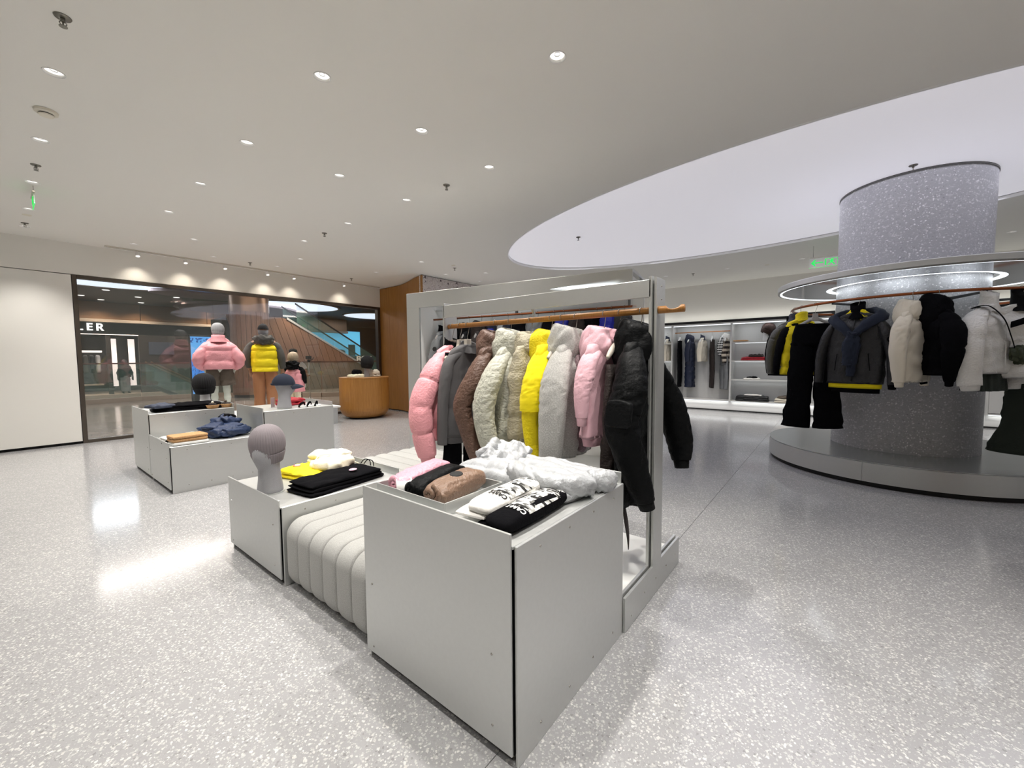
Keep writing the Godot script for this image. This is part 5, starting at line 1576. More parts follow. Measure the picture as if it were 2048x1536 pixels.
func cap(label: String, at: Vector3, turn: float, k: float, m: Material) -> void:
	var t := thing("baseball_cap", label, "cap", at, turn, "caps")
	var rings := []
	for i in 11:
		var v := i / 10.0 * PI * 0.5
		var ring := PackedVector3Array()
		for j in 36:
			var a := TAU * j / 36.0
			var seam := 1.0 - 0.012 * pow(absf(cos(a * 3.0)), 20.0)
			ring.append(Vector3(cos(a) * cos(v * 0.99) * 0.092 * seam, sin(v) * 0.115, sin(a) * cos(v * 0.99) * 0.108 * seam) * k)
		rings.append(ring)
	part(t, "crown", loft(rings, false, true), m)
	var st := begin(true)
	var br := []
	for i in 9:
		var u := i / 8.0
		var ring := PackedVector3Array()
		for j in 13:
			var a := lerpf(0.12, 0.88, j / 12.0) * PI
			var r := lerpf(1.0, 1.78, u * pow(sin(a), 0.6))
			ring.append(Vector3(cos(a) * 0.093 * (1.0 + 0.05 * u), 0.006 - 0.028 * u * u - 0.02 * pow(cos(a), 2), sin(a) * 0.106 * r) * k)
		br.append(ring)
	add_loft(st, br, false, false, false)
	var und := []
	for ring in br:
		var low := PackedVector3Array()
		for p in ring: low.append(p - Vector3(0, 0.005 * k, 0))
		und.append(low)
	add_loft(st, und, false, false, false)
	part(t, "visor", done(st), m)
	part(t, "button", soft(Vector3(0.018, 0.01, 0.018) * k, 1.0, 1.0, 0.0, 1.0, 1, 12, 6), m, xf(Vector3(0, 0.116 * k, 0)))
	part(t, "rear_strap", tube(smoothed([Vector3(-0.045, 0.012, -0.10) * k, Vector3(0, 0.012, -0.113) * k, Vector3(0.045, 0.012, -0.10) * k], 5), [0.009 * k], 8, 0.3), m)

func low_box_things() -> void:
	var top := 0.535
	M.jersey = cloth("jersey", Color(0.70, 0.70, 0.715), 0.95, 0.3, -0.5, 9.0)
	M.jersey.albedo_texture = noise_tex(0.12, [[0.2, 0.8], [Color(0.80, 0.80, 0.80), Color(1, 1, 1)]], 256, 3, 61)
	head_form("grey jersey head form wearing the ribbed grey beanie", Vector3(1.205, top + 0.007, -3.235), deg_to_rad(-55), 1.0, M.jersey, true, 1.12)
	beanie("ribbed mauve-grey knit beanie on the near head form", Vector3(1.205, top + 0.245, -3.235), 1.10, 0.10, deg_to_rad(-55), M.beanie, M.beanie, 40, 0.88)
	folded("folded_jacket", "yellow folded jacket with a round red-and-white badge, beside the beanie head", "jacket", M.yellow, Vector3(1.60, top + 0.002, -3.43), 0.25, Vector3(0.36, 0.075, 0.38), 2, 4, "", 0.03)
	var bd := single("round_patch", lathe([Vector2(0.0, 0.003), Vector2(0.035, 0.003), Vector2(0.037, 0.0)], 28, false), M.badge_red, "round pinkish badge on the yellow folded jacket", "badge", "", Vector3(1.53, top + 0.083, -3.52))
	part(bd, "badge_centre", lathe([Vector2(0.0, 0.0045), Vector2(0.022, 0.0045), Vector2(0.023, 0.003)], 24, false), M.paper)
	single("zip_toggle", box(Vector3(-0.005, 0, -0.003), Vector3(0.005, 0.05, 0.003), 0.001), M.black, "small black zip toggle standing on the yellow jacket", "toggle", "", Vector3(1.72, top + 0.075, -3.50), 0.3)
	folded("folded_sweater", "cream folded sweater at the back, behind the drawstring bag", "sweater", M.ecru, Vector3(1.83, top + 0.055, -3.56), 0.2, Vector3(0.30, 0.09, 0.26), 2, 6, "", 0.03)
	var bag := thing("drawstring_bag", "cream canvas drawstring bag lying on the yellow jacket", "bag", Vector3(1.72, top + 0.06, -3.30), 0.35)
	var neck := func(p: Vector3, v: float, a: float) -> Vector3:
		var u := clampf((p.z + 0.15) / 0.30, 0.0, 1.0)
		return Vector3(p.x * (1.0 + 0.06 * sin(p.x * 90.0) * (1.0 - u)), p.y * (0.55 + 0.55 * u) + nz.get_noise_3d(p.x * 14.0, 1.0, p.z * 14.0) * 0.018, p.z)
	part(bag, "pouch", soft(Vector3(0.27, 0.10, 0.31), 0.6, 0.45, 0.02, 10.0, 4, 48, 18, neck), M.ecru, xf(Vector3(0, 0.045, 0)))
	part(bag, "drawcord", tube(smoothed([Vector3(-0.10, 0.075, -0.09), Vector3(-0.03, 0.10, -0.11), Vector3(0.06, 0.09, -0.10), Vector3(0.14, 0.06, -0.06), Vector3(0.20, 0.015, 0.02), Vector3(0.24, -0.03, 0.09), Vector3(0.18, -0.04, 0.13)], 8), [0.0045], 7), M.ecru)
	part(bag, "drawcord", tube(smoothed([Vector3(0.10, 0.08, -0.10), Vector3(0.18, 0.05, -0.13), Vector3(0.24, -0.01, -0.08), Vector3(0.27, -0.05, 0.0)], 8), [0.0045], 7), M.ecru)
	var jg := folded("folded_joggers", "black folded sweatpants with an oval pink badge, at the box front", "trousers", M.ink, Vector3(1.62, top + 0.002, -3.03), 0.10, Vector3(0.66, 0.085, 0.34), 3, 8, "", 0.02)
	part(jg, "oval_badge", lathe([Vector2(0.0, 0.003), Vector2(0.031, 0.003), Vector2(0.033, 0.0)], 28, false), M.badge_pink, xf(Vector3(0.09, 0.094, 0.06), 0.05, 0, 0, Vector3(1.0, 1, 0.75)))
	for e in [[0.075, 0.06], [0.108, 0.062]]: part(jg, "badge_mark", lathe([Vector2(0.0, 0.0045), Vector2(0.006, 0.0045)], 10), M.black, xf(Vector3(e[0], 0.0935, e[1])))
	for s in [0.0, 0.04]: part(jg, "drawcord_loop", tube(smoothed([Vector3(0.27, 0.085, -0.08 + s), Vector3(0.30, 0.115, -0.07 + s), Vector3(0.335, 0.10, -0.05 + s), Vector3(0.33, 0.06, -0.03 + s)], 6), [0.004], 7), M.ink)

func far_box_things() -> void:
	var B := 0.537
	var A := 0.837
	M.kraft = tri_map(mat(Color.WHITE, 0.85), noise_tex(0.08, [[0.2, 0.8], [Color(0.66, 0.50, 0.33), Color(0.76, 0.60, 0.42)]], 128, 3, 71), 4.0)
	var G := "wrapped bundles on the low far box"
	for k in 2: wrapped("tan paper-wrapped flat bundle, %s of the stack" % ["upper", "middle"][k], Vector3(1.36, B + 0.035 + (1 - k) * 0.036, -5.99), 0.06 - 0.04 * k, M.kraft, G)
	wrapped("white flat bundle at the bottom of the tan stack", Vector3(1.365, B, -5.985), 0.03, M.paper, G)
	folded("folded_shirt", "white folded shirt behind the tan bundles", "shirt", M.paper_cloth, Vector3(1.42, B, -6.34), 0.1, Vector3(0.44, 0.05, 0.36), 2, 11)
	folded("folded_cardigan", "small black folded knit tucked behind the tan bundles", "cardigan", M.ink, Vector3(1.24, B, -6.10), 0.6, Vector3(0.12, 0.04, 0.16), 1, 15)
	var nv := thing("folded_puffer", "navy puffer jacket folded on the low far box", "jacket", Vector3(1.80, B, -6.22), 0.3)
	part(nv, "body", soft(Vector3(0.46, 0.15, 0.44), 0.6, 0.45, 0.05, 8.0, 12, 44, 20), M.navy_bright, xf(Vector3(0, 0.072, 0)))
	part(nv, "sleeve", soft(Vector3(0.40, 0.11, 0.17), 0.7, 0.5, 0.04, 9.0, 14, 36, 16), M.navy_bright, xf(Vector3(0.0, 0.065, 0.19), 0, 0.1, 0))
	part(nv, "hood", soft(Vector3(0.28, 0.15, 0.24), 0.8, 0.6, 0.06, 10.0, 13, 36, 18), M.navy_bright, xf(Vector3(0.12, 0.16, -0.12), 0, 0.2, -0.1))
	part(nv, "flap", soft(Vector3(0.24, 0.05, 0.20), 0.6, 0.5, 0.03, 12.0, 16, 30, 12), M.navy_bright, xf(Vector3(-0.12, 0.14, -0.02), 0, 0.5, 0.1))
	part(nv, "hood_lining", soft(Vector3(0.18, 0.08, 0.16), 0.8, 0.6, 0.03, 10.0, 17, 24, 12), M.ink, xf(Vector3(0.15, 0.21, -0.17)))
	# tall far box
	folded("folded_trousers", "black folded trousers on the tall far box", "trousers", M.ink, Vector3(1.64, A, -7.10), -0.08, Vector3(0.78, 0.085, 0.44), 3, 21, "", 0.025)
	folded("folded_cardigan", "blue-grey folded sleeve at the left of the black trousers", "cardigan", M.steel_navy, Vector3(1.32, A + 0.05, -7.0), 0.3, Vector3(0.26, 0.05, 0.24), 1, 22)
	head_form("white head form wearing the black rolled beanie, on the far box", Vector3(1.93, A + 0.007, -7.45), -0.6, 0.95, M.white_head)
	beanie("black rolled knit beanie on the white head form", Vector3(1.93, A + 0.20, -7.45), 1.22, 0.1, -0.6, M.ink_knit, M.ink_knit, 30)
	# right far box
	head_form("grey jersey head form wearing the navy cap", Vector3(2.47, A + 0.007, -6.02), deg_to_rad(80), 0.98, M.jersey, true, 1.22)
	cap("navy blue baseball cap on the grey head form", Vector3(2.47, A + 0.325, -6.02), deg_to_rad(80), 1.38, M.navy)
	folded("folded_scarf", "crimson folded scarf behind the capped head form", "scarf", M.crimson, Vector3(2.72, A, -6.42), 0.3, Vector3(0.34, 0.10, 0.26), 2, 25)
	var card := thing("price_card", "small clear upright card beside the capped head form", "card holder", Vector3(2.42, A, -6.28), 0.7)
	part(card, "card_plate", box(Vector3(-0.05, 0.0, -0.002), Vector3(0.05, 0.14, 0.002), 0.001), M.alu)
	part(card, "card_foot", box(Vector3(-0.05, 0.0, -0.03), Vector3(0.05, 0.003, 0.03), 0.001), M.alu)
	for k in 3:
		var p := thing("patterned_band", "black-and-white rolled wristband, %s of three on the right far box" % ["left", "middle", "right"][k], "band", Vector3(2.68 + k * 0.095, A, -5.96 + k * 0.012), 0.2 * k, "rolled patterned bands")
		part(p, "loop", tube(smoothed([Vector3(-0.05, 0.012, 0.03), Vector3(-0.02, 0.05, 0.02), Vector3(0.03, 0.06, 0.0), Vector3(0.05, 0.02, -0.02), Vector3(0.01, 0.008, 0.0), Vector3(-0.04, 0.01, -0.02)], 6), [0.016], 10, 0.45), M.ink)
		part(p, "lining", tube(smoothed([Vector3(-0.045, 0.01, 0.045), Vector3(0.0, 0.012, 0.05), Vector3(0.05, 0.01, 0.035)], 6), [0.014], 8, 0.5), M.paper)
	for k in 2:
		var w := thing("woven_basket", "small round tan basket with dark filling, %s of two between the far boxes" % ["left", "right"][k], "basket", Vector3(1.86 + 0.17 * k, A, -6.86 - 0.04 * k), 0, "small tan baskets")
		part(w, "basket_wall", lathe([Vector2(0.0, 0.003), Vector2(0.06, 0.003), Vector2(0.075, 0.035), Vector2(0.08, 0.05), Vector2(0.072, 0.05), Vector2(0.06, 0.02), Vector2(0.0, 0.015)], 24), M.kraft)
		part(w, "filling", soft(Vector3(0.11, 0.05, 0.11), 0.9, 0.9, 0.02, 30.0, 4 + k, 24, 12), M.dark_brown, xf(Vector3(0, 0.045, 0)))
		part(w, "knob", soft(Vector3(0.035, 0.035, 0.035), 1.0, 1.0, 0.0, 1.0, 1, 14, 8), M.cream if k == 0 else M.taupe, xf(Vector3(0.0, 0.085, 0)))
	# on the round wooden stand by the window
	var S := Vector3(6.0, 1.062, -9.72)
	head_form("grey head form wearing the striped black beanie, on the wooden stand", S + Vector3(0.05, 0.006, 0.05), 0.3, 0.95, M.jersey)
	beanie("black beanie with thin grey stripes on the wooden stand", S + Vector3(0.05, 0.25, 0.05), 1.3, 0.15, 0.5, M.ink_knit, M.ink_knit, 30)
	folded("folded_sweater", "oatmeal folded knit at the left of the wooden stand", "sweater", M.ecru, S + Vector3(-0.30, 0.0, 0.10), 0.2, Vector3(0.34, 0.07, 0.30), 2, 31)
	single("knit_hat", soft(Vector3(0.26, 0.14, 0.2), 0.8, 0.8, 0.03, 10.0, 32, 30, 16), M.ink, "black slouched hat lying on the oatmeal knit", "hat", "", S + Vector3(-0.24, 0.125, 0.05))
	folded("folded_towel", "white and yellow folded fleece at the right of the wooden stand", "fleece", M.cream_wool, S + Vector3(0.30, 0.0, -0.05), -0.3, Vector3(0.32, 0.14, 0.30), 2, 33, "", 0.05)
	single("rolled_scarf", soft(Vector3(0.12, 0.12, 0.22), 0.9, 0.6, 0.02, 12.0, 34, 24, 14), M.yellow, "yellow rolled scarf beside the striped beanie", "scarf", "", S + Vector3(-0.04, 0.06, -0.18))

func wrapped(label: String, at: Vector3, turn: float, m: Material, group: String) -> void:
	var t := thing("wrapped_bundle", label, "bundle", at, turn, group)
	part(t, "wrap", soft(Vector3(0.34, 0.036, 0.26), 0.3, 0.16, 0.003, 16.0, 3, 40, 12), m, xf(Vector3(0, 0.018, 0)))
	part(t, "end_flap", box(Vector3(-0.172, 0.004, -0.10), Vector3(-0.168, 0.03, 0.10), 0.001), m)

func shelf_things() -> void:
	# on the shelf bay of the far wall: z -2.24 .. -0.66, board tops at .30, .888, 1.408, 1.928
	var X := 12.79
	head_form("pale head form wearing the dark brown beanie on the top wall shelf", Vector3(X, 1.936, -1.45), 1.2, 0.9, M.white_head, false)
	beanie("dark brown slouchy beanie on the top wall shelf", Vector3(X, 2.14, -1.45), 1.25, 0.5, 0.3, M.brown_knit, M.brown_knit, 26)
	folded("folded_scarf", "blue and yellow folded scarf on the top wall shelf", "scarf", M.navy_bright, Vector3(X, 1.932, -1.10), 0, Vector3(0.3, 0.16, 0.3), 3, 41)
	single("yellow_knit", soft(Vector3(0.2, 0.10, 0.22), 0.6, 0.5, 0.01, 9.0, 3, 24, 12), M.yellow, "yellow knit in front of the blue scarf on the top wall shelf", "knit", "", Vector3(X - 0.17, 1.98, -1.16))
	wrapped("small pale folded box at the left of the top wall shelf", Vector3(X - 0.1, 1.93, -2.02), 1.57, M.kraft, "bundles on the wall shelves")
	folded("folded_jacket", "red folded jacket on the second wall shelf", "jacket", M.crimson, Vector3(X, 1.412, -1.70), 0, Vector3(0.32, 0.09, 0.62), 2, 42)
	folded("folded_hat", "dark brown folded hat on the red jacket", "hat", M.dark_brown, Vector3(X, 1.50, -1.66), 0, Vector3(0.24, 0.07, 0.34), 1, 43)
	folded("folded_shirt", "white folded shirt on the third wall shelf", "shirt", M.paper_cloth, Vector3(X, 0.89, -1.75), 0, Vector3(0.3, 0.04, 0.40), 1, 44)
	folded("folded_hat", "thin dark folded hat on the white shirt", "hat", M.ink, Vector3(X, 0.932, -1.74), 0, Vector3(0.2, 0.035, 0.26), 1, 45)
	folded("folded_trousers", "dark navy folded trousers on the bottom wall board", "trousers", M.charcoal, Vector3(X, 0.306, -1.72), 0, Vector3(0.36, 0.14, 0.80), 3, 46)
	folded("folded_shirt", "pale shirt on the dark trousers of the bottom wall board", "shirt", M.paper_cloth, Vector3(X, 0.45, -1.70), 0, Vector3(0.22, 0.03, 0.42), 1, 47)
	folded("folded_fleece", "white folded fleece at the right of the bottom wall board", "fleece", M.cream_wool, Vector3(X, 0.306, -0.98), 0, Vector3(0.34, 0.10, 0.44), 2, 48)
	folded("folded_hat", "brown folded hat on the white fleece", "hat", M.taupe, Vector3(X, 0.405, -0.98), 0, Vector3(0.24, 0.06, 0.32), 1, 49)

# ---------------------------------------------------------------- mannequins and the passer-by
# one continuous skin over tapered bones: smooth union of round cones, meshed by surface nets
func skin(bones: Array, cell := 0.018, k := 0.035) -> ArrayMesh:
	var lo := Vector3.ONE * 1e9
	var hi := -lo
	for b in bones:
		for q in [[b[0], b[2]], [b[1], b[3]]]:
			lo = lo.min(q[0] - Vector3.ONE * (q[1] + 3.0 * cell))
			hi = hi.max(q[0] + Vector3.ONE * (q[1] + 3.0 * cell))
	var n := Vector3i(((hi - lo) / cell).ceil()) + Vector3i.ONE
	var f := PackedFloat32Array()
	f.resize(n.x * n.y * n.z)
	f.fill(1.0)
	for b in bones:
		var a: Vector3 = b[0]
		var d: Vector3 = b[1] - a
		var dd := maxf(d.length_squared(), 1e-8)
		var ra: float = b[2]
		var rb: float = b[3]
		var pad := Vector3.ONE * (maxf(ra, rb) + 3.0 * cell + k)
		var i0 := Vector3i(((a.min(b[1]) - pad - lo) / cell).floor()).clamp(Vector3i.ZERO, n - Vector3i.ONE)
		var i1 := Vector3i(((a.max(b[1]) + pad - lo) / cell).ceil()).clamp(Vector3i.ZERO, n - Vector3i.ONE)
		for z in range(i0.z, i1.z + 1):
			for y in range(i0.y, i1.y + 1):
				var row := (z * n.y + y) * n.x
				for x in range(i0.x, i1.x + 1):
					var p := lo + Vector3(x, y, z) * cell - a
					var t := clampf(p.dot(d) / dd, 0.0, 1.0)
					var v := (p - d * t).length() - lerpf(ra, rb, t)
					var o := f[row + x]
					var h := maxf(k - absf(o - v), 0.0) / k
					f[row + x] = minf(o, v) - h * h * k * 0.25
	var ids := {}
	var pts := PackedVector3Array()
	var step := [0, 1, n.x, n.x + 1, n.x * n.y, n.x * n.y + 1, n.x * n.y + n.x, n.x * n.y + n.x + 1]
	for z in n.z - 1:
		for y in n.y - 1:
			for x in n.x - 1:
				var at := (z * n.y + y) * n.x + x
				var m := 0
				for c in 8:
					if f[at + step[c]] < 0.0: m |= 1 << c
				if m == 0 or m == 255: continue
				var s := Vector3.ZERO
				var w := 0
				for e in [[0, 1], [2, 3], [4, 5], [6, 7], [0, 2], [1, 3], [4, 6], [5, 7], [0, 4], [1, 5], [2, 6], [3, 7]]:
					var va := f[at + step[e[0]]]
					var vb := f[at + step[e[1]]]
					if (va < 0.0) != (vb < 0.0):
						var t := va / (va - vb)
						var pa := Vector3(e[0] & 1, (e[0] >> 1) & 1, e[0] >> 2)
						var pb := Vector3(e[1] & 1, (e[1] >> 1) & 1, e[1] >> 2)
						s += pa.lerp(pb, t)
						w += 1
				ids[at] = pts.size()
				pts.append(lo + (Vector3(x, y, z) + s / w) * cell)
	var st := begin(true)
	for at in ids:
		var in0 := f[at] < 0.0
		for ax in 3:
			var along: int = [1, n.x, n.x * n.y][ax]
			if (f[at + along] < 0.0) == in0: continue
			var u: int = [n.x, n.x * n.y, 1][ax]
			var v: int = [n.x * n.y, 1, n.x][ax]
			if not (ids.has(at - u) and ids.has(at - v) and ids.has(at - u - v)): continue
			var q := [pts[ids[at]], pts[ids[at - u]], pts[ids[at - u - v]], pts[ids[at - v]]]
			if in0: quad(st, q[3], q[2], q[1], q[0])
			else: quad(st, q[0], q[1], q[2], q[3])
	return done(st)

# a standing body of height h; facing +z. arms: for each side elbow, wrist, finger direction
func body_bones(h: float, arms: Array, stride := 0.0, wide := 1.0) -> Array:
	var s := h / 1.8
	var B := []
	var P := func(x: float, y: float, z: float) -> Vector3: return Vector3(x, y, z) * s
	# trunk
	B.append([P.call(0, 0.95, 0), P.call(0, 1.08, 0.005), 0.125 * s * wide, 0.108 * s * wide])
	B.append([P.call(0, 1.08, 0.005), P.call(0, 1.32, 0), 0.108 * s * wide, 0.125 * s * wide])
	B.append([P.call(-0.13, 1.41, -0.005), P.call(0.13, 1.41, -0.005), 0.075 * s, 0.075 * s])
	B.append([P.call(0, 1.40, -0.005), P.call(0, 1.56, 0.01), 0.062 * s, 0.05 * s])
	# head: skull, face, jaw, nose, ears
	B.append([P.call(0, 1.68, -0.005), P.call(0, 1.705, -0.012), 0.09 * s, 0.092 * s])
	B.append([P.call(0, 1.61, 0.035), P.call(0, 1.67, 0.04), 0.05 * s, 0.062 * s])
	B.append([P.call(0, 1.645, 0.10), P.call(0, 1.675, 0.088), 0.014 * s, 0.008 * s])
	for e in [-1.0, 1.0]:
		B.append([P.call(e * 0.084, 1.645, -0.005), P.call(e * 0.088, 1.68, -0.01), 0.012 * s, 0.014 * s])
		# legs
		var zf: float = stride * e
		B.append([P.call(e * 0.075, 0.92, 0), P.call(e * 0.10, 0.50, zf * 0.5 + 0.01), 0.09 * s * wide, 0.058 * s])
		B.append([P.call(e * 0.10, 0.50, zf * 0.5 + 0.01), P.call(e * 0.105, 0.36, zf * 0.75 - 0.01), 0.056 * s, 0.055 * s])
		B.append([P.call(e * 0.105, 0.36, zf * 0.75 - 0.01), P.call(e * 0.11, 0.09, zf - 0.02), 0.055 * s, 0.036 * s])
		B.append([P.call(e * 0.11, 0.05, zf - 0.05), P.call(e * 0.125, 0.03, zf + 0.15), 0.04 * s, 0.03 * s])
		# arms
		var a: Array = arms[0] if e < 0 else arms[1]
		var sh: Vector3 = P.call(e * 0.185, 1.41, -0.005)
		B.append([sh, a[0], 0.056 * s, 0.042 * s])
		B.append([a[0], a[1], 0.042 * s, 0.028 * s])
		# palm and five fingers
		var fd: Vector3 = (a[2] as Vector3).normalized()
		var sd := fd.cross(Vector3(0, 0, 1) if absf(fd.z) < 0.8 else Vector3(0, 1, 0)).normalized()
		B.append([a[1], a[1] + fd * 0.075 * s, 0.026 * s, 0.03 * s])
		for q in 4:
			var r: Vector3 = a[1] + fd * 0.09 * s + sd * (q - 1.5) * 0.019 * s
			B.append([r, r + fd * (0.062 + 0.012 * sin(q * 1.2 + 0.4)) * s + Vector3(0, -0.006, 0.008), 0.0095 * s, 0.008 * s])
		B.append([a[1] + fd * 0.03 * s + sd * 0.024 * s, a[1] + fd * 0.075 * s + sd * 0.05 * s + Vector3(0, 0, 0.012), 0.011 * s, 0.009 * s])
	return B

func limb(path: Array, radii: Array, o: Dictionary, seg := 20) -> ArrayMesh:
	var sm := smoothed(path, 12)
	var pitch: float = o.get("puff", 0.0)
	var sd: float = o.get("seed", 1.0)
	var total := 0.0
	for i in sm.size() - 1: total += sm[i].distance_to(sm[i + 1])
	var bump := func(t: float, a: float) -> float:
		var k := 1.0 + nz.get_noise_3d(cos(a) * 2.0 + sd * 5.0, t * 8.0, sin(a) * 2.0) * 0.12
		if pitch > 0.0: k *= 1.0 + 0.26 * (pow(absf(sin(PI * t * total / pitch)), 0.28) - 0.8)
		return k
	return tube(sm, radii, seg, 0.95, bump)

func figures() -> void:
	var pf := thing("mannequin_platform", "low pale platform under the window mannequins", "platform", Vector3(3.6, 0, -9.72))
	part(pf, "deck", box(Vector3(-1.25, 0.38, -0.5), Vector3(1.45, 0.42, 0.5), 0.003), M.white)
	part(pf, "skirt", box(Vector3(-1.2, 0.0, -0.45), Vector3(1.4, 0.379, 0.45), 0.003), M.alu)
	var Y := 0.42
	M.skin_pale = mat(Color(0.80, 0.82, 0.78), 0.6)
	M.skin_grey = mat(Color(0.55, 0.56, 0.58), 0.8)
	# pink puffer, arms akimbo, back to the viewer
	var arms := [[Vector3(-0.31, 1.15, -0.05), Vector3(-0.25, 0.98, 0.10), Vector3(0.3, -1, 0.3)], [Vector3(0.31, 1.15, -0.05), Vector3(0.25, 0.98, 0.10), Vector3(-0.3, -1, 0.3)]]
	var m1 := thing("mannequin", "pale mannequin in a pink puffer and taupe shorts, back turned, hands in pockets", "mannequin", Vector3(2.76, Y, -9.62), PI - 0.28)
	part(m1, "body", skin(body_bones(1.79, arms)), M.skin_pale)
	part(m1, "jacket", body_mesh({"neck": 0.0, "sh": -0.06, "hem": -0.63, "sw": 0.20, "nw": 0.11, "cw": 0.25, "hw": 0.265, "dep": 0.175, "puff": 0.20, "pf": 0.30, "seed": 91, "folds": 0.03}), M.pink, xf(Vector3(0, 1.55, 0)))
	part(m1, "jacket_collar", lathe([Vector2(0.15, 1.46), Vector2(0.125, 1.51), Vector2(0.115, 1.55), Vector2(0.11, 1.60), Vector2(0.09, 1.60), Vector2(0.085, 1.5)], 28), M.pink)
	for e in [-1.0, 1.0]:
		part(m1, "jacket_sleeve", limb([Vector3(e * 0.09, 1.41, 0), Vector3(e * 0.205, 1.33, -0.01), Vector3(e * 0.315, 1.14, -0.05), Vector3(e * 0.305, 1.03, 0.02), Vector3(e * 0.25, 0.95, 0.10)], [0.075, 0.105, 0.112, 0.105, 0.07], {"puff": 0.19, "seed": 92 + e}), M.pink)
		part(m1, "shorts_leg", limb([Vector3(e * 0.085, 0.93, 0), Vector3(e * 0.10, 0.80, 0), Vector3(e * 0.115, 0.60, 0.005)], [0.13, 0.135, 0.14], {"seed": 95 + e}), M.taupe)
	part(m1, "head_cover", lathe([Vector2(0.055, 1.50), Vector2(0.06, 1.56), Vector2(0.092, 1.62), Vector2(0.10, 1.68), Vector2(0.09, 1.73)], 24), M.skin_grey)
	var hat := beanie("light grey ribbed beanie on the pink-jacketed mannequin", Vector3(2.76, Y + 1.62, -9.62), 0.94, -0.12, PI - 0.28, M.cap_grey, M.cap_grey, 24)
	# yellow vest over a grey hoodie
	var arms2 := [[Vector3(-0.31, 1.13, -0.02), Vector3(-0.33, 0.88, 0.05), Vector3(0.05, -1, 0.15)], [Vector3(0.32, 1.15, -0.04), Vector3(0.28, 0.92, 0.10), Vector3(-0.2, -1, 0.2)]]
	var m2 := thing("mannequin", "mannequin in a yellow puffer vest, grey hoodie and tan trousers, back turned", "mannequin", Vector3(3.58, Y, -9.62), PI - 0.36)
	part(m2, "body", skin(body_bones(1.85, arms2)), M.skin_hand)
	part(m2, "vest", body_mesh({"neck": 0.0, "sh": -0.07, "hem": -0.70, "sw": 0.225, "nw": 0.12, "cw": 0.25, "hw": 0.24, "dep": 0.18, "puff": 0.175, "pf": 0.34, "seed": 101, "folds": 0.02}), M.yellow, xf(Vector3(0, 1.55, 0)))
	part(m2, "hoodie_hood", soft(Vector3(0.36, 0.20, 0.25), 0.8, 0.7, 0.05, 12.0, 7, 40, 20), M.grey_hood, xf(Vector3(0, 1.525, -0.08), 0.3))
	part(m2, "hoodie_neck", lathe([Vector2(0.14, 1.47), Vector2(0.11, 1.54), Vector2(0.085, 1.60), Vector2(0.075, 1.55)], 24), M.grey_hood)
	for e in [-1.0, 1.0]:
		var a: Array = arms2[0] if e < 0 else arms2[1]
		part(m2, "hoodie_sleeve", limb([Vector3(e * 0.17, 1.43, 0), Vector3(e * 0.245, 1.36, 0), a[0] * 1.02, a[1] * 1.02 + Vector3(0, 0.02, 0)], [0.085, 0.09, 0.08, 0.055], {"seed": 102 + e}), M.grey_hood)
		part(m2, "trouser_leg", limb([Vector3(e * 0.085, 0.97, 0), Vector3(e * 0.11, 0.75, 0), Vector3(e * 0.115, 0.40, 0), Vector3(e * 0.12, 0.06, -0.01)], [0.13, 0.125, 0.105, 0.10], {"seed": 104 + e}), M.tan)
	part(m2, "head_cover", lathe([Vector2(0.06, 1.55), Vector2(0.062, 1.60), Vector2(0.095, 1.66), Vector2(0.104, 1.72), Vector2(0.095, 1.78)], 24), M.skin_grey)
	cap("black baseball cap on the yellow-vested mannequin", Vector3(3.58, Y + 1.745, -9.62), PI - 0.36, 1.14, M.ink_knit)
	# child-size mannequin
	var m3 := thing("mannequin", "child-size mannequin in a pink vest with black sleeves", "mannequin", Vector3(4.22, Y, -9.72), PI - 0.75)
	var arms3 := [[Vector3(-0.19, 0.74, -0.01), Vector3(-0.20, 0.56, 0.05), Vector3(0, -1, 0.2)], [Vector3(0.19, 0.74, -0.01), Vector3(0.20, 0.56, 0.05), Vector3(0, -1, 0.2)]]
	part(m3, "body", skin(body_bones(1.16, arms3), 0.014, 0.025), M.skin_pale)
	part(m3, "vest", body_mesh({"neck": 0.0, "sh": -0.05, "hem": -0.62, "sw": 0.15, "nw": 0.08, "cw": 0.20, "hw": 0.22, "dep": 0.14, "puff": 0.15, "pf": 0.2, "seed": 111, "folds": 0.03}), M.pink, xf(Vector3(0, 0.99, 0)))
	part(m3, "vest_hood", soft(Vector3(0.28, 0.18, 0.18), 0.8, 0.7, 0.05, 14.0, 9, 32, 18), M.nylon_black, xf(Vector3(0, 0.98, -0.08)))
	for e in [-1.0, 1.0]:
		part(m3, "sleeve", limb([Vector3(e * 0.12, 0.90, 0), Vector3(e * 0.17, 0.84, 0), Vector3(e * 0.21, 0.70, 0), Vector3(e * 0.21, 0.56, 0.05)], [0.06, 0.068, 0.062, 0.045], {"puff": 0.10, "seed": 112 + e}), M.nylon_black)
		part(m3, "trouser_leg", limb([Vector3(e * 0.055, 0.60, 0), Vector3(e * 0.07, 0.35, 0), Vector3(e * 0.075, 0.05, 0)], [0.085, 0.07, 0.055], {"seed": 114 + e}), M.ecru)
	beanie("oatmeal beanie on the child-size mannequin", Vector3(4.22, Y + 1.06, -9.72), 0.95, -0.1, PI - 0.75, M.oat, M.oat, 24)
	# passer-by outside the glass
	var p := thing("person", "person in a white tee shirt outside the window, turned away, at a tripod", "person", Vector3(5.33, 0, -12.25), PI - 0.9)
	var arms4 := [[Vector3(-0.30, 1.18, 0.06), Vector3(-0.22, 1.05, 0.30), Vector3(0.1, 0.1, 1)], [Vector3(0.30, 1.18, 0.06), Vector3(0.22, 1.05, 0.30), Vector3(-0.1, 0.1, 1)]]
	M.skin_person = mat(Color(0.70, 0.52, 0.42), 0.6)
	part(p, "body", skin(body_bones(1.84, arms4)), M.skin_person)
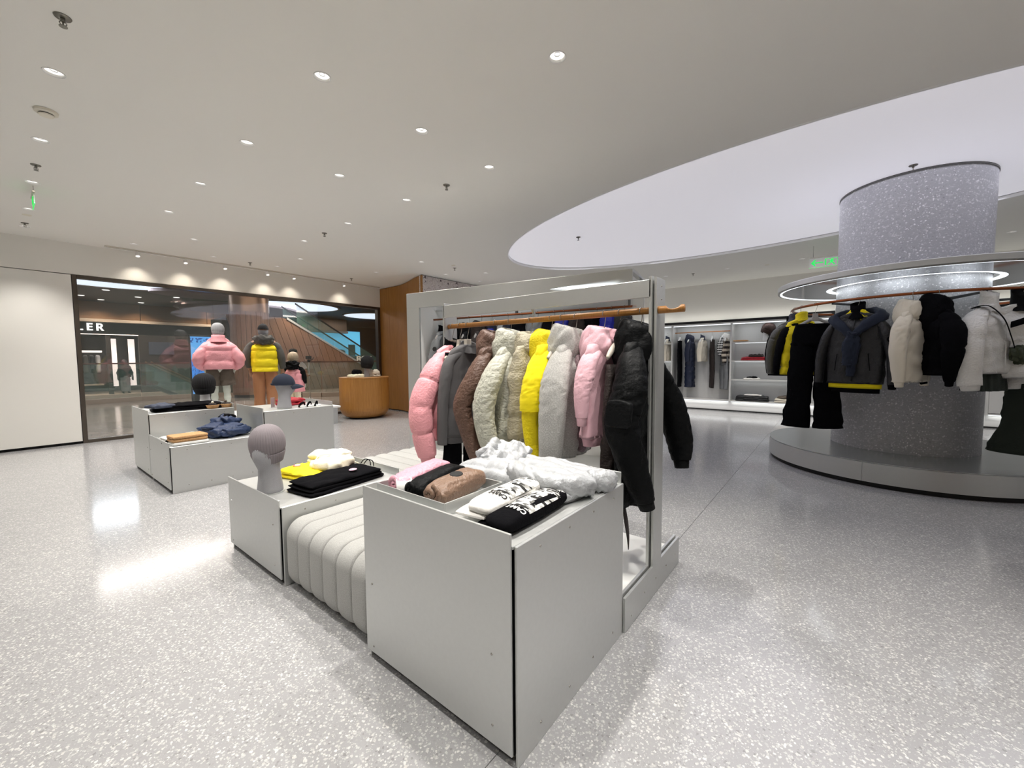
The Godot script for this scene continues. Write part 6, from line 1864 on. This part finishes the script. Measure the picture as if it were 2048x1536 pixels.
	part(p, "hair", soft(Vector3(0.205, 0.16, 0.225), 0.9, 0.9, 0.012, 30.0, 3, 36, 20), M.hair, xf(Vector3(0, 1.765, -0.02)))
	part(p, "tee_shirt", body_mesh({"neck": 0.0, "sh": -0.07, "hem": -0.66, "sw": 0.21, "nw": 0.075, "cw": 0.215, "hw": 0.22, "dep": 0.15, "seed": 121, "folds": 0.08}), M.paper_cloth, xf(Vector3(0, 1.545, 0)))
	for e in [-1.0, 1.0]:
		part(p, "tee_sleeve", limb([Vector3(e * 0.16, 1.43, 0), Vector3(e * 0.235, 1.36, 0.01), Vector3(e * 0.29, 1.25, 0.03)], [0.075, 0.082, 0.08], {"seed": 122 + e}), M.paper_cloth)
		part(p, "trouser_leg", limb([Vector3(e * 0.08, 0.97, 0), Vector3(e * 0.10, 0.75, 0), Vector3(e * 0.105, 0.40, 0), Vector3(e * 0.115, 0.08, -0.02)], [0.125, 0.11, 0.085, 0.07], {"seed": 124 + e}), M.ink)
		part(p, "shoe", soft(Vector3(0.10, 0.10, 0.28), 0.6, 0.7, 0.004, 9.0, 3, 24, 12), M.ink, xf(Vector3(e * 0.12, 0.05, 0.03)))
	var tp := thing("camera_tripod", "slim phone tripod beside the person in white outside the window", "tripod", Vector3(5.90, 0, -12.55))
	part(tp, "pole", tube([Vector3(0, 0.36, 0), Vector3(0, 1.45, 0)], [0.014, 0.010], 10), M.alu)
	part(tp, "pan_head", box(Vector3(-0.035, 1.45, -0.035), Vector3(0.035, 1.53, 0.035), 0.006), M.black)
	part(tp, "phone_clamp", box(Vector3(-0.09, 1.54, -0.01), Vector3(0.09, 1.64, 0.01), 0.006), M.black)
	part(tp, "side_arm", tube(smoothed([Vector3(0.0, 1.50, 0), Vector3(0.10, 1.53, 0.02), Vector3(0.14, 1.60, 0.02)], 4), [0.012], 8), M.black)
	for k in 3:
		var a := TAU * k / 3.0 + 0.4
		part(tp, "leg", tube([Vector3(0, 0.40, 0), Vector3(cos(a) * 0.33, 0.01, sin(a) * 0.33)], [0.010], 8), M.alu)

# ---------------------------------------------------------------- the mall beyond the glass
func mall() -> void:
	M.mall_floor = tri_map(mat(Color.WHITE, 0.12), noise_tex(0.01, [[0.2, 0.5, 0.8], [Color(0.60, 0.56, 0.51), Color(0.68, 0.64, 0.59), Color(0.62, 0.58, 0.54)]], 256, 4, 81), 0.4)
	M.mall_dark = mat(Color(0.17, 0.14, 0.125), 0.6)
	M.mall_brown = mat(Color(0.55, 0.42, 0.31), 0.32, 0.4)
	M.mall_mauve = mat(Color(0.50, 0.44, 0.45), 0.7)
	M.mall_cream = mat(Color(0.66, 0.60, 0.54), 0.7)
	M.mall_glow = glow(Color(0.90, 0.95, 1.0), 1.1)
	M.shop_glow = glow(Color(1.0, 0.95, 0.92), 1.0)
	M.sign_glow = glow(Color(1.0, 0.99, 0.97), 1.3)
	M.rail_glass = mat(Color(0.45, 0.62, 0.58, 0.16), 0.03)
	M.rail_glass.transparency = BaseMaterial3D.TRANSPARENCY_ALPHA
	var fl := thing("floor_mall", "pale polished stone floor of the mall outside", "floor", Vector3.ZERO, 0, "", "structure")
	for i in 4:
		for k in 8:
			part(fl, "stone_tile", box(Vector3(-6.0 + k * 3.0 + 0.003, -0.1, -20.9 + i * 2.46 + 0.003), Vector3(-6.0 + (k + 1) * 3.0 - 0.003, 0.0, -20.9 + (i + 1) * 2.46 - 0.003), 0.002), M.mall_floor)
	part(fl, "slab_edge", box(Vector3(-6.0, -0.6, -21.1), Vector3(18.0, -0.101, -11.06), 0.0), M.mall_dark)
	var ce := thing("ceiling_mall", "dark mall ceiling with round openings", "ceiling", Vector3.ZERO, 0, "", "structure")
	part(ce, "dark_slab", box(Vector3(-14, 4.62, -36), Vector3(30, 4.8, -11.06), 0.0), M.mall_dark)
	part(ce, "shop_head_beam", box(Vector3(-6, 3.66, -11.6), Vector3(30, 4.62, -11.07), 0.0), M.mall_dark)
	var bk := thing("wall_mall", "dark far wall of the mall", "wall", Vector3.ZERO, 0, "", "structure")
	part(bk, "far_wall", box(Vector3(-14, -4, -36.3), Vector3(34, 4.8, -36), 0.0), M.mall_dark)
	part(bk, "side_wall", box(Vector3(-14.2, -4, -36), Vector3(-14, 4.8, -11), 0.0), M.mall_dark)
	part(bk, "side_wall", box(Vector3(34, -4, -36), Vector3(34.2, 4.8, -8.7), 0.0), M.mall_dark)
	part(bk, "lower_floor", box(Vector3(-14, -4.2, -36), Vector3(34, -4, -20), 0.0), M.mall_dark)
	part(bk, "front_wall", box(Vector3(7.32, 0, -11.06), Vector3(34, 4.62, -10.96), 0.0), M.mall_dark)
	# luminous ovals in the ceiling
	var n := 0
	for o in [[10.6, -24.5, 2.6, 2.2, "middle"], [17.0, -25.6, 2.3, 2.0, "right-hand"], [2.8, -22.6, 1.9, 1.1, "left-hand"]]:
		var t := thing("oval_skylight", "%s glowing white oval in the mall ceiling outside" % o[4], "light panel", Vector3(o[0], 4.6, o[1]), 0, "glowing mall ceiling ovals")
		part(t, "diffuser_light", extrude(disc_poly(o[2], o[3], 56), -0.01, 0.01), M.mall_glow, xf(Vector3.ZERO, PI / 2))
		part(t, "rim", lathe_oval(o[2], o[3], 0.12), M.mall_cream)
		area_light("mall_oval_light", Vector3(o[0], 4.57, o[1]), Vector3.DOWN, Vector3.FORWARD, Vector2(o[2] * 1.4, o[3] * 1.4), 14.0, Color(0.92, 0.96, 1.0))
	area_light("mall_walk_light", Vector3(4.0, 4.58, -15.5), Vector3.DOWN, Vector3.FORWARD, Vector2(8, 1.0), 26.0, Color(1.0, 0.95, 0.9))
	area_light("mall_walk_light", Vector3(12.0, 4.58, -17.5), Vector3.DOWN, Vector3.FORWARD, Vector2(6, 1.0), 24.0, Color(1.0, 0.95, 0.9))
	var wr := thing("walkway_light_panel", "glowing panel over the mall walkway near the escalator, above the window view", "light panel", Vector3(12.0, 4.6, -17.5))
	part(wr, "diffuser_light", box(Vector3(-3, -0.01, -0.5), Vector3(3, 0.01, 0.5), 0.0), M.mall_glow)
	var wl := thing("walkway_light_panel", "long glowing panel over the mall walkway, above the window view", "light panel", Vector3(4.0, 4.6, -15.5))
	part(wl, "diffuser_light", box(Vector3(-4, -0.01, -0.5), Vector3(4, 0.01, 0.5), 0.0), M.mall_glow)
	for d in [[8.6, -26.2, 2.9, 2.6, 4.40, "mauve round ceiling disc over the mall void"], [6.0, -22.6, 1.9, 1.0, 4.5, "smaller mauve ceiling disc nearer the window"]]:
		single("ceiling_disc", extrude(disc_poly(d[2], d[3], 56), -0.06, 0.06, 0.01), M.mall_mauve, d[5], "ceiling disc", "mauve mall ceiling discs", Vector3(d[0], d[4], d[1])).rotation.x = PI / 2
	for p in [[3.1, -24.8], [4.4, -26.4], [5.6, -25.2], [6.1, -27.2], [4.9, -28.8], [7.2, -28.4], [8.2, -28.9], [3.4, -28.8], [1.6, -28.9], [11.5, -28.2], [2.6, -27.6], [9.6, -21.2]]:
		single("mall_downlight", lathe([Vector2(0.0, -0.012), Vector2(0.11, -0.012), Vector2(0.13, 0.0)], 16), M.sign_glow, "small round downlight in the dark mall ceiling", "downlight", "mall downlights", Vector3(p[0], 4.615, p[1]))
		spot("mall_downlight_beam", Vector3(p[0], 4.59, p[1]), Vector3.DOWN, 9.0, 68.0, Color(1.0, 0.93, 0.84), 0.1)
	# bronze bulkhead over the opposite shops, stepped
	var bh := thing("bronze_bulkhead", "long bronze metal bulkhead above the opposite shops", "bulkhead", Vector3(0, 0, -29.9))
	for k in 7: part(bh, "metal_panel", box(Vector3(-4 + k * 3.0, 3.72, 0), Vector3(-4 + (k + 1) * 3.0 - 0.02, 4.6, 0.2), 0.01), M.mall_brown)
	part(bh, "pale_ledge", box(Vector3(-4, 3.56, -0.05), Vector3(17, 3.715, 0.35), 0.01), M.mall_cream)
	opposite_shop()
	# balustrade of glass panes with a bronze handrail
	var pts := [Vector3(-4, 0, -20.8), Vector3(-1, 0, -20.8), Vector3(1.2, 0, -20.7), Vector3(3.4, 0, -20.9), Vector3(5.6, 0, -20.6), Vector3(7.0, 0, -18.6), Vector3(8.3, 0, -16.6), Vector3(10.4, 0, -15.6), Vector3(12.6, 0, -15.4), Vector3(15, 0, -15.4)]
	var bl := thing("glass_balustrade", "glass balustrade with a bronze handrail along the mall edge", "balustrade")
	for i in pts.size() - 1:
		var a: Vector3 = pts[i]
		var b: Vector3 = pts[i + 1]
		var L := a.distance_to(b)
		var x := Transform3D(Basis(Vector3.UP, -atan2(b.z - a.z, b.x - a.x)), a)
		part(bl, "glass_pane", box(Vector3(0.015, 0.16, -0.006), Vector3(L - 0.015, 1.42, 0.006), 0.0), M.rail_glass, x)
		part(bl, "kerb", box(Vector3(0, 0, -0.08), Vector3(L, 0.17, 0.08), 0.004), M.mall_cream, x)
		part(bl, "handrail", box(Vector3(-0.01, 1.42, -0.03), Vector3(L + 0.01, 1.47, 0.03), 0.006), M.copper_dull, x)
	# advertising screen
	var sc := thing("advert_screen", "tall blue advertising screen outside the window, behind the pink jacket", "screen", Vector3(4.40, 0, -17.0), -0.1)
	part(sc, "case", box(Vector3(-0.36, 0.12, -0.05), Vector3(0.36, 2.40, 0.03), 0.01), M.black)
	var scr := sky_screen()
	part(sc, "screen_panel", box(Vector3(-0.32, 0.40, 0.031), Vector3(0.32, 2.34, 0.036), 0.0), scr)
	part(sc, "foot", box(Vector3(-0.42, 0.0, -0.25), Vector3(0.42, 0.119, 0.25), 0.01), M.black)
	for w in [["OUTDOOR", 0.95, 0.07], ["collection", 0.82, 0.05]]:
		part(sc, "advert_text", words(w[0], w[2], 0.002), M.paper, xf(Vector3(-0.08, w[1], 0.039)))
	# wood-clad round pillar and panels
	var pl := thing("wood_pillar", "round wood-clad mall pillar behind the yellow-vested mannequin", "pillar", Vector3(6.65, 0, -19.2))
	for k in 24:
		var a0 := TAU * k / 24.0
		part(pl, "wood_stave", arc_rings(0.66, 0.70, 0.12, 3.5, a0 + 0.01, a0 + TAU / 24.0 - 0.01, 2), M.mallwood)
	part(pl, "core", lathe([Vector2(0.655, 0.0), Vector2(0.655, 4.6)], 32), M.mall_dark)
	part(pl, "collar", lathe([Vector2(0.72, 3.5), Vector2(0.72, 4.6)], 32), M.mall_brown)
	escalator()
	big_screen()

func lathe_oval(rx: float, rz: float, w: float) -> ArrayMesh:
	var ri := []
	for r in [[0.0, 0.0], [0.0, -0.05], [w, -0.05], [w, 0.0], [0.0, 0.0]]:
		var ring := PackedVector3Array()
		for p in disc_poly(rx + r[0], rz + r[0], 56): ring.append(Vector3(p.x, r[1] + 0.02, p.y))
		ri.append(ring)
	return loft(ri, false, false, true, false)

func sky_screen() -> StandardMaterial3D:
	var n := FastNoiseLite.new()
	n.seed = 5
	n.frequency = 0.03
	var im := Image.create(64, 192, false, Image.FORMAT_RGB8)
	for y in 192:
		for x in 64:
			var c := Color(0.20, 0.52, 0.90).lerp(Color(0.45, 0.78, 1.0), y / 192.0)
			# a loose line drawing of dark blue strokes in the upper half
			var v := absf(n.get_noise_2d(x * 1.5, y * 1.0))
			if y < 110 and v < 0.03: c = Color(0.05, 0.14, 0.42)
			elif y > 118 and y < 134 and n.get_noise_2d(x * 3.0, y * 3.0) > 0.1: c = Color(0.10, 0.3, 0.6)
			im.set_pixel(x, y, c)
	var m := mat(Color.BLACK, 0.3)
	m.emission_enabled = true
	m.emission_operator = BaseMaterial3D.EMISSION_OP_MULTIPLY
	m.emission = Color.WHITE
	m.emission_texture = ImageTexture.create_from_image(im)
	m.emission_energy_multiplier = 0.9
	m.uv1_triplanar = true
	m.uv1_scale = Vector3(1.55, 0.515, 1.0)
	m.uv1_offset = Vector3(0.5, 0.2, 0)
	return m

func big_screen() -> void:
	var t := thing("wall_screen", "wide bright blue video wall seen through the escalator glass", "screen", Vector3(16.4, 0, -30.5))
	part(t, "case", box(Vector3(-2.3, 1.7, -0.2), Vector3(2.3, 3.95, -0.02), 0.01), M.black)
	part(t, "screen_panel", box(Vector3(-2.15, 1.85, -0.019), Vector3(2.15, 3.8, 0.0), 0.0), M.cyan_glow)
	part(t, "dark_tower_image_screen", box(Vector3(1.1, 1.86, 0.002), Vector3(1.7, 2.75, 0.006), 0.0), M.slate)
	part(t, "dark_cloud_image_screen", soft(Vector3(0.9, 0.4, 0.01), 0.8, 0.8, 0.0, 1.0, 1, 24, 10), M.steel_grey, xf(Vector3(0.4, 2.15, 0.004)))
	var s := thing("shop_sign_letters", "pale letters BOX reading low beside the video wall", "sign", Vector3(13.3, 1.55, -21.5))
	part(s, "letters", words("BOX", 0.5, 0.05), M.cream)

func escalator() -> void:
	var t := thing("escalator", "escalator with a wood-clad side and glass balustrade beyond the window", "escalator", Vector3(0, 0, -22.0))
	# side cladding under the slope: diagonal boards, each a piece of its own
	var top := func(x: float) -> float: return 3.55 - (x - 9.5) * 0.585
	for k in 20:
		var x0 := 8.0 + k * 0.35
		var x1 := x0 + 0.335
		# boards lean with the slope: parallelograms clipped to the floor
		var lean := 0.9
		var p := PackedVector2Array([Vector2(x0, -1.0), Vector2(x1, -1.0), Vector2(x1 - lean, 0), Vector2(x0 - lean, 0)])
		var a := Vector2(x0, -0.6)
		var b := Vector2(x1, -0.6)
		var hx := func(q: Vector2) -> Vector2:
			# walk up and left until the sloping edge
			var s := 0.0
			var d := Vector2(-0.32, 1.0)
			for i in 60:
				var r := q + d * s
				if r.y >= minf(top.call(r.x), 3.6): break
				s += 0.075
			return q + d * s
		var ta: Vector2 = hx.call(a)
		var tb: Vector2 = hx.call(b)
		if ta.y - a.y < 0.2: continue
		part(t, "side_board", extrude(PackedVector2Array([a, b, tb, ta]), -0.06, 0.0, 0.004), M.mallwood)
	part(t, "truss", extrude(PackedVector2Array([Vector2(6.5, -1.5), Vector2(15.5, -1.5), Vector2(15.5, 0.0), Vector2(9.5, 3.5), Vector2(6.5, 3.5)]), -1.6, -0.07), M.mall_dark)
	for z in [0.02, -1.62]:
		part(t, "skirt_trim", extrude(PackedVector2Array([Vector2(9.3, 3.6), Vector2(15.6, -0.05), Vector2(15.6, 0.06), Vector2(9.3, 3.72)]), z - 0.03, z + 0.03, 0.005), M.alu)
		for k in 4:
			var xa := 9.8 + k * 1.45
			part(t, "balustrade_pane", extrude(PackedVector2Array([Vector2(xa, top.call(xa) + 0.1), Vector2(xa + 1.43, top.call(xa + 1.43) + 0.1), Vector2(xa + 1.43, top.call(xa + 1.43) + 1.0), Vector2(xa, top.call(xa) + 1.0)]), z - 0.006, z + 0.006), M.rail_glass)
		part(t, "handrail", extrude(PackedVector2Array([Vector2(9.75, 4.40), Vector2(15.6, 0.97), Vector2(15.6, 1.05), Vector2(9.75, 4.48)]), z - 0.04, z + 0.04, 0.01), M.black)
	# the flight that goes down on the left
	var d := thing("escalator", "descending escalator rails behind the glass at left", "escalator", Vector3(0, 0, -24.6))
	for z in [0.0, -1.2]:
		part(d, "handrail", extrude(PackedVector2Array([Vector2(4.4, 1.42), Vector2(8.4, -1.0), Vector2(8.4, -0.90), Vector2(4.4, 1.52)]), z - 0.04, z + 0.04, 0.01), M.mall_brown)
		part(d, "balustrade_pane", extrude(PackedVector2Array([Vector2(4.4, 0.5), Vector2(8.4, -1.9), Vector2(8.4, -1.01), Vector2(4.4, 1.41)]), z - 0.006, z + 0.006), M.rail_glass)
		part(d, "skirt_trim", extrude(PackedVector2Array([Vector2(4.4, 0.36), Vector2(8.4, -2.04), Vector2(8.4, -1.9), Vector2(4.4, 0.5)]), z - 0.03, z + 0.03, 0.005), M.alu_dark)

func opposite_shop() -> void:
	var Z := -30.0
	var s := thing("opposite_shop", "dark-fronted shop across the mall with a lit interior", "shop", Vector3(0, 0, Z))
	part(s, "fascia", box(Vector3(-4, 2.98, -0.1), Vector3(8.2, 3.55, 0.0), 0.005), M.black)
	part(s, "pier", box(Vector3(3.62, -0.2, -0.15), Vector3(3.80, 2.97, 0.02), 0.005), M.mall_dark)
	part(s, "pier", box(Vector3(4.90, -0.2, -0.15), Vector3(8.2, 2.97, 0.02), 0.005), M.mall_dark)
	part(s, "light_line", box(Vector3(-4, 2.93, 0.0), Vector3(4.9, 2.965, 0.03), 0.002), M.shop_glow)
	part(s, "floor_slab", box(Vector3(-4, -0.5, -4), Vector3(8.2, -0.2, 0.3), 0.005), M.mall_cream)
	part(s, "back_wall", box(Vector3(-4, -0.2, -3.6), Vector3(8.2, 3.0, -3.5), 0.0), M.mall_dark)
	part(s, "interior_ceiling", box(Vector3(-4, 2.99, -3.5), Vector3(8.2, 3.05, -0.11), 0.0), M.mall_dark)
	for x in [3.93, 4.66]: part(s, "vertical_light_panel", box(Vector3(x - 0.13, 0.2, -0.5), Vector3(x + 0.13, 2.75, -0.44), 0.004), M.shop_glow)
	part(s, "display_shelf", box(Vector3(1.5, 2.02, -1.4), Vector3(3.55, 2.12, -0.9), 0.004), M.shop_glow)
	part(s, "display_shelf", box(Vector3(1.5, 0.25, -1.4), Vector3(3.55, 0.33, -0.9), 0.004), M.mall_cream)
	area_light("shop_light", Vector3(3.4, 2.9, Z - 1.2), Vector3.DOWN, Vector3.FORWARD, Vector2(3.5, 1.5), 3.0, Color(1.0, 0.94, 0.9))
	var letters := thing("shop_sign", "white illuminated letters LER over the opposite shop", "sign", Vector3(2.90, 3.31, Z + 0.02))
	var x := -0.36
	for ch in [".", "L", "E", "R"]:
		part(letters, "letter_sign", words(ch, 0.52, 0.06), M.sign_glow, xf(Vector3(x, 0, 0.03)))
		x += 0.15 if ch == "." else 0.36
	var C := [M.crimson, M.ink, M.charcoal, M.ink, M.cream_wool, M.slate_grey, M.charcoal, M.silver_grey]
	var W := ["red", "black", "charcoal", "jet black", "cream", "slate grey", "dark grey", "silver"]
	for k in 8: single("shop_garment", soft(Vector3(0.19, 0.95, 0.4), 0.4, 0.7, 0.03, 5.0, k, 20, 12), C[k], "%s garment on the rail inside the opposite shop" % W[k], "garment", "garments in the opposite shop", Vector3(1.75 + k * 0.235, 1.40, Z - 1.1))
	var m := thing("mannequin", "dark-dressed mannequin standing in the opposite shop window", "mannequin", Vector3(4.30, -0.2, Z - 0.2), 0.1)
	var arms := [[Vector3(-0.30, 1.12, -0.02), Vector3(-0.30, 0.88, 0.06), Vector3(0.1, -1, 0.1)], [Vector3(0.30, 1.12, -0.02), Vector3(0.30, 0.88, 0.06), Vector3(-0.1, -1, 0.1)]]
	part(m, "body", skin(body_bones(1.85, arms), 0.024, 0.04), M.charcoal)
	part(m, "jacket", body_mesh({"neck": 0.0, "sh": -0.07, "hem": -0.68, "sw": 0.23, "nw": 0.1, "cw": 0.27, "hw": 0.26, "dep": 0.17, "seed": 131}), M.nylon_black, xf(Vector3(0, 1.56, 0)))
	part(m, "trousers", limb([Vector3(0, 0.95, 0), Vector3(0, 0.6, 0), Vector3(0, 0.1, 0)], [0.19, 0.2, 0.19], {"seed": 7}), M.steel_grey)
	single("shop_board", box(Vector3(0, 0, 0), Vector3(1.1, 0.7, 0.04), 0.005), M.steel_navy, "dim grey panel on the dark shop front across the mall", "panel", "", Vector3(5.3, 1.9, Z + 0.03))
	single("shop_board", box(Vector3(0, 0, 0), Vector3(0.9, 1.1, 0.04), 0.005), M.mall_cream, "pale poster board low on the dark front behind the pink jacket", "panel", "", Vector3(7.0, 0.2, Z + 0.6))
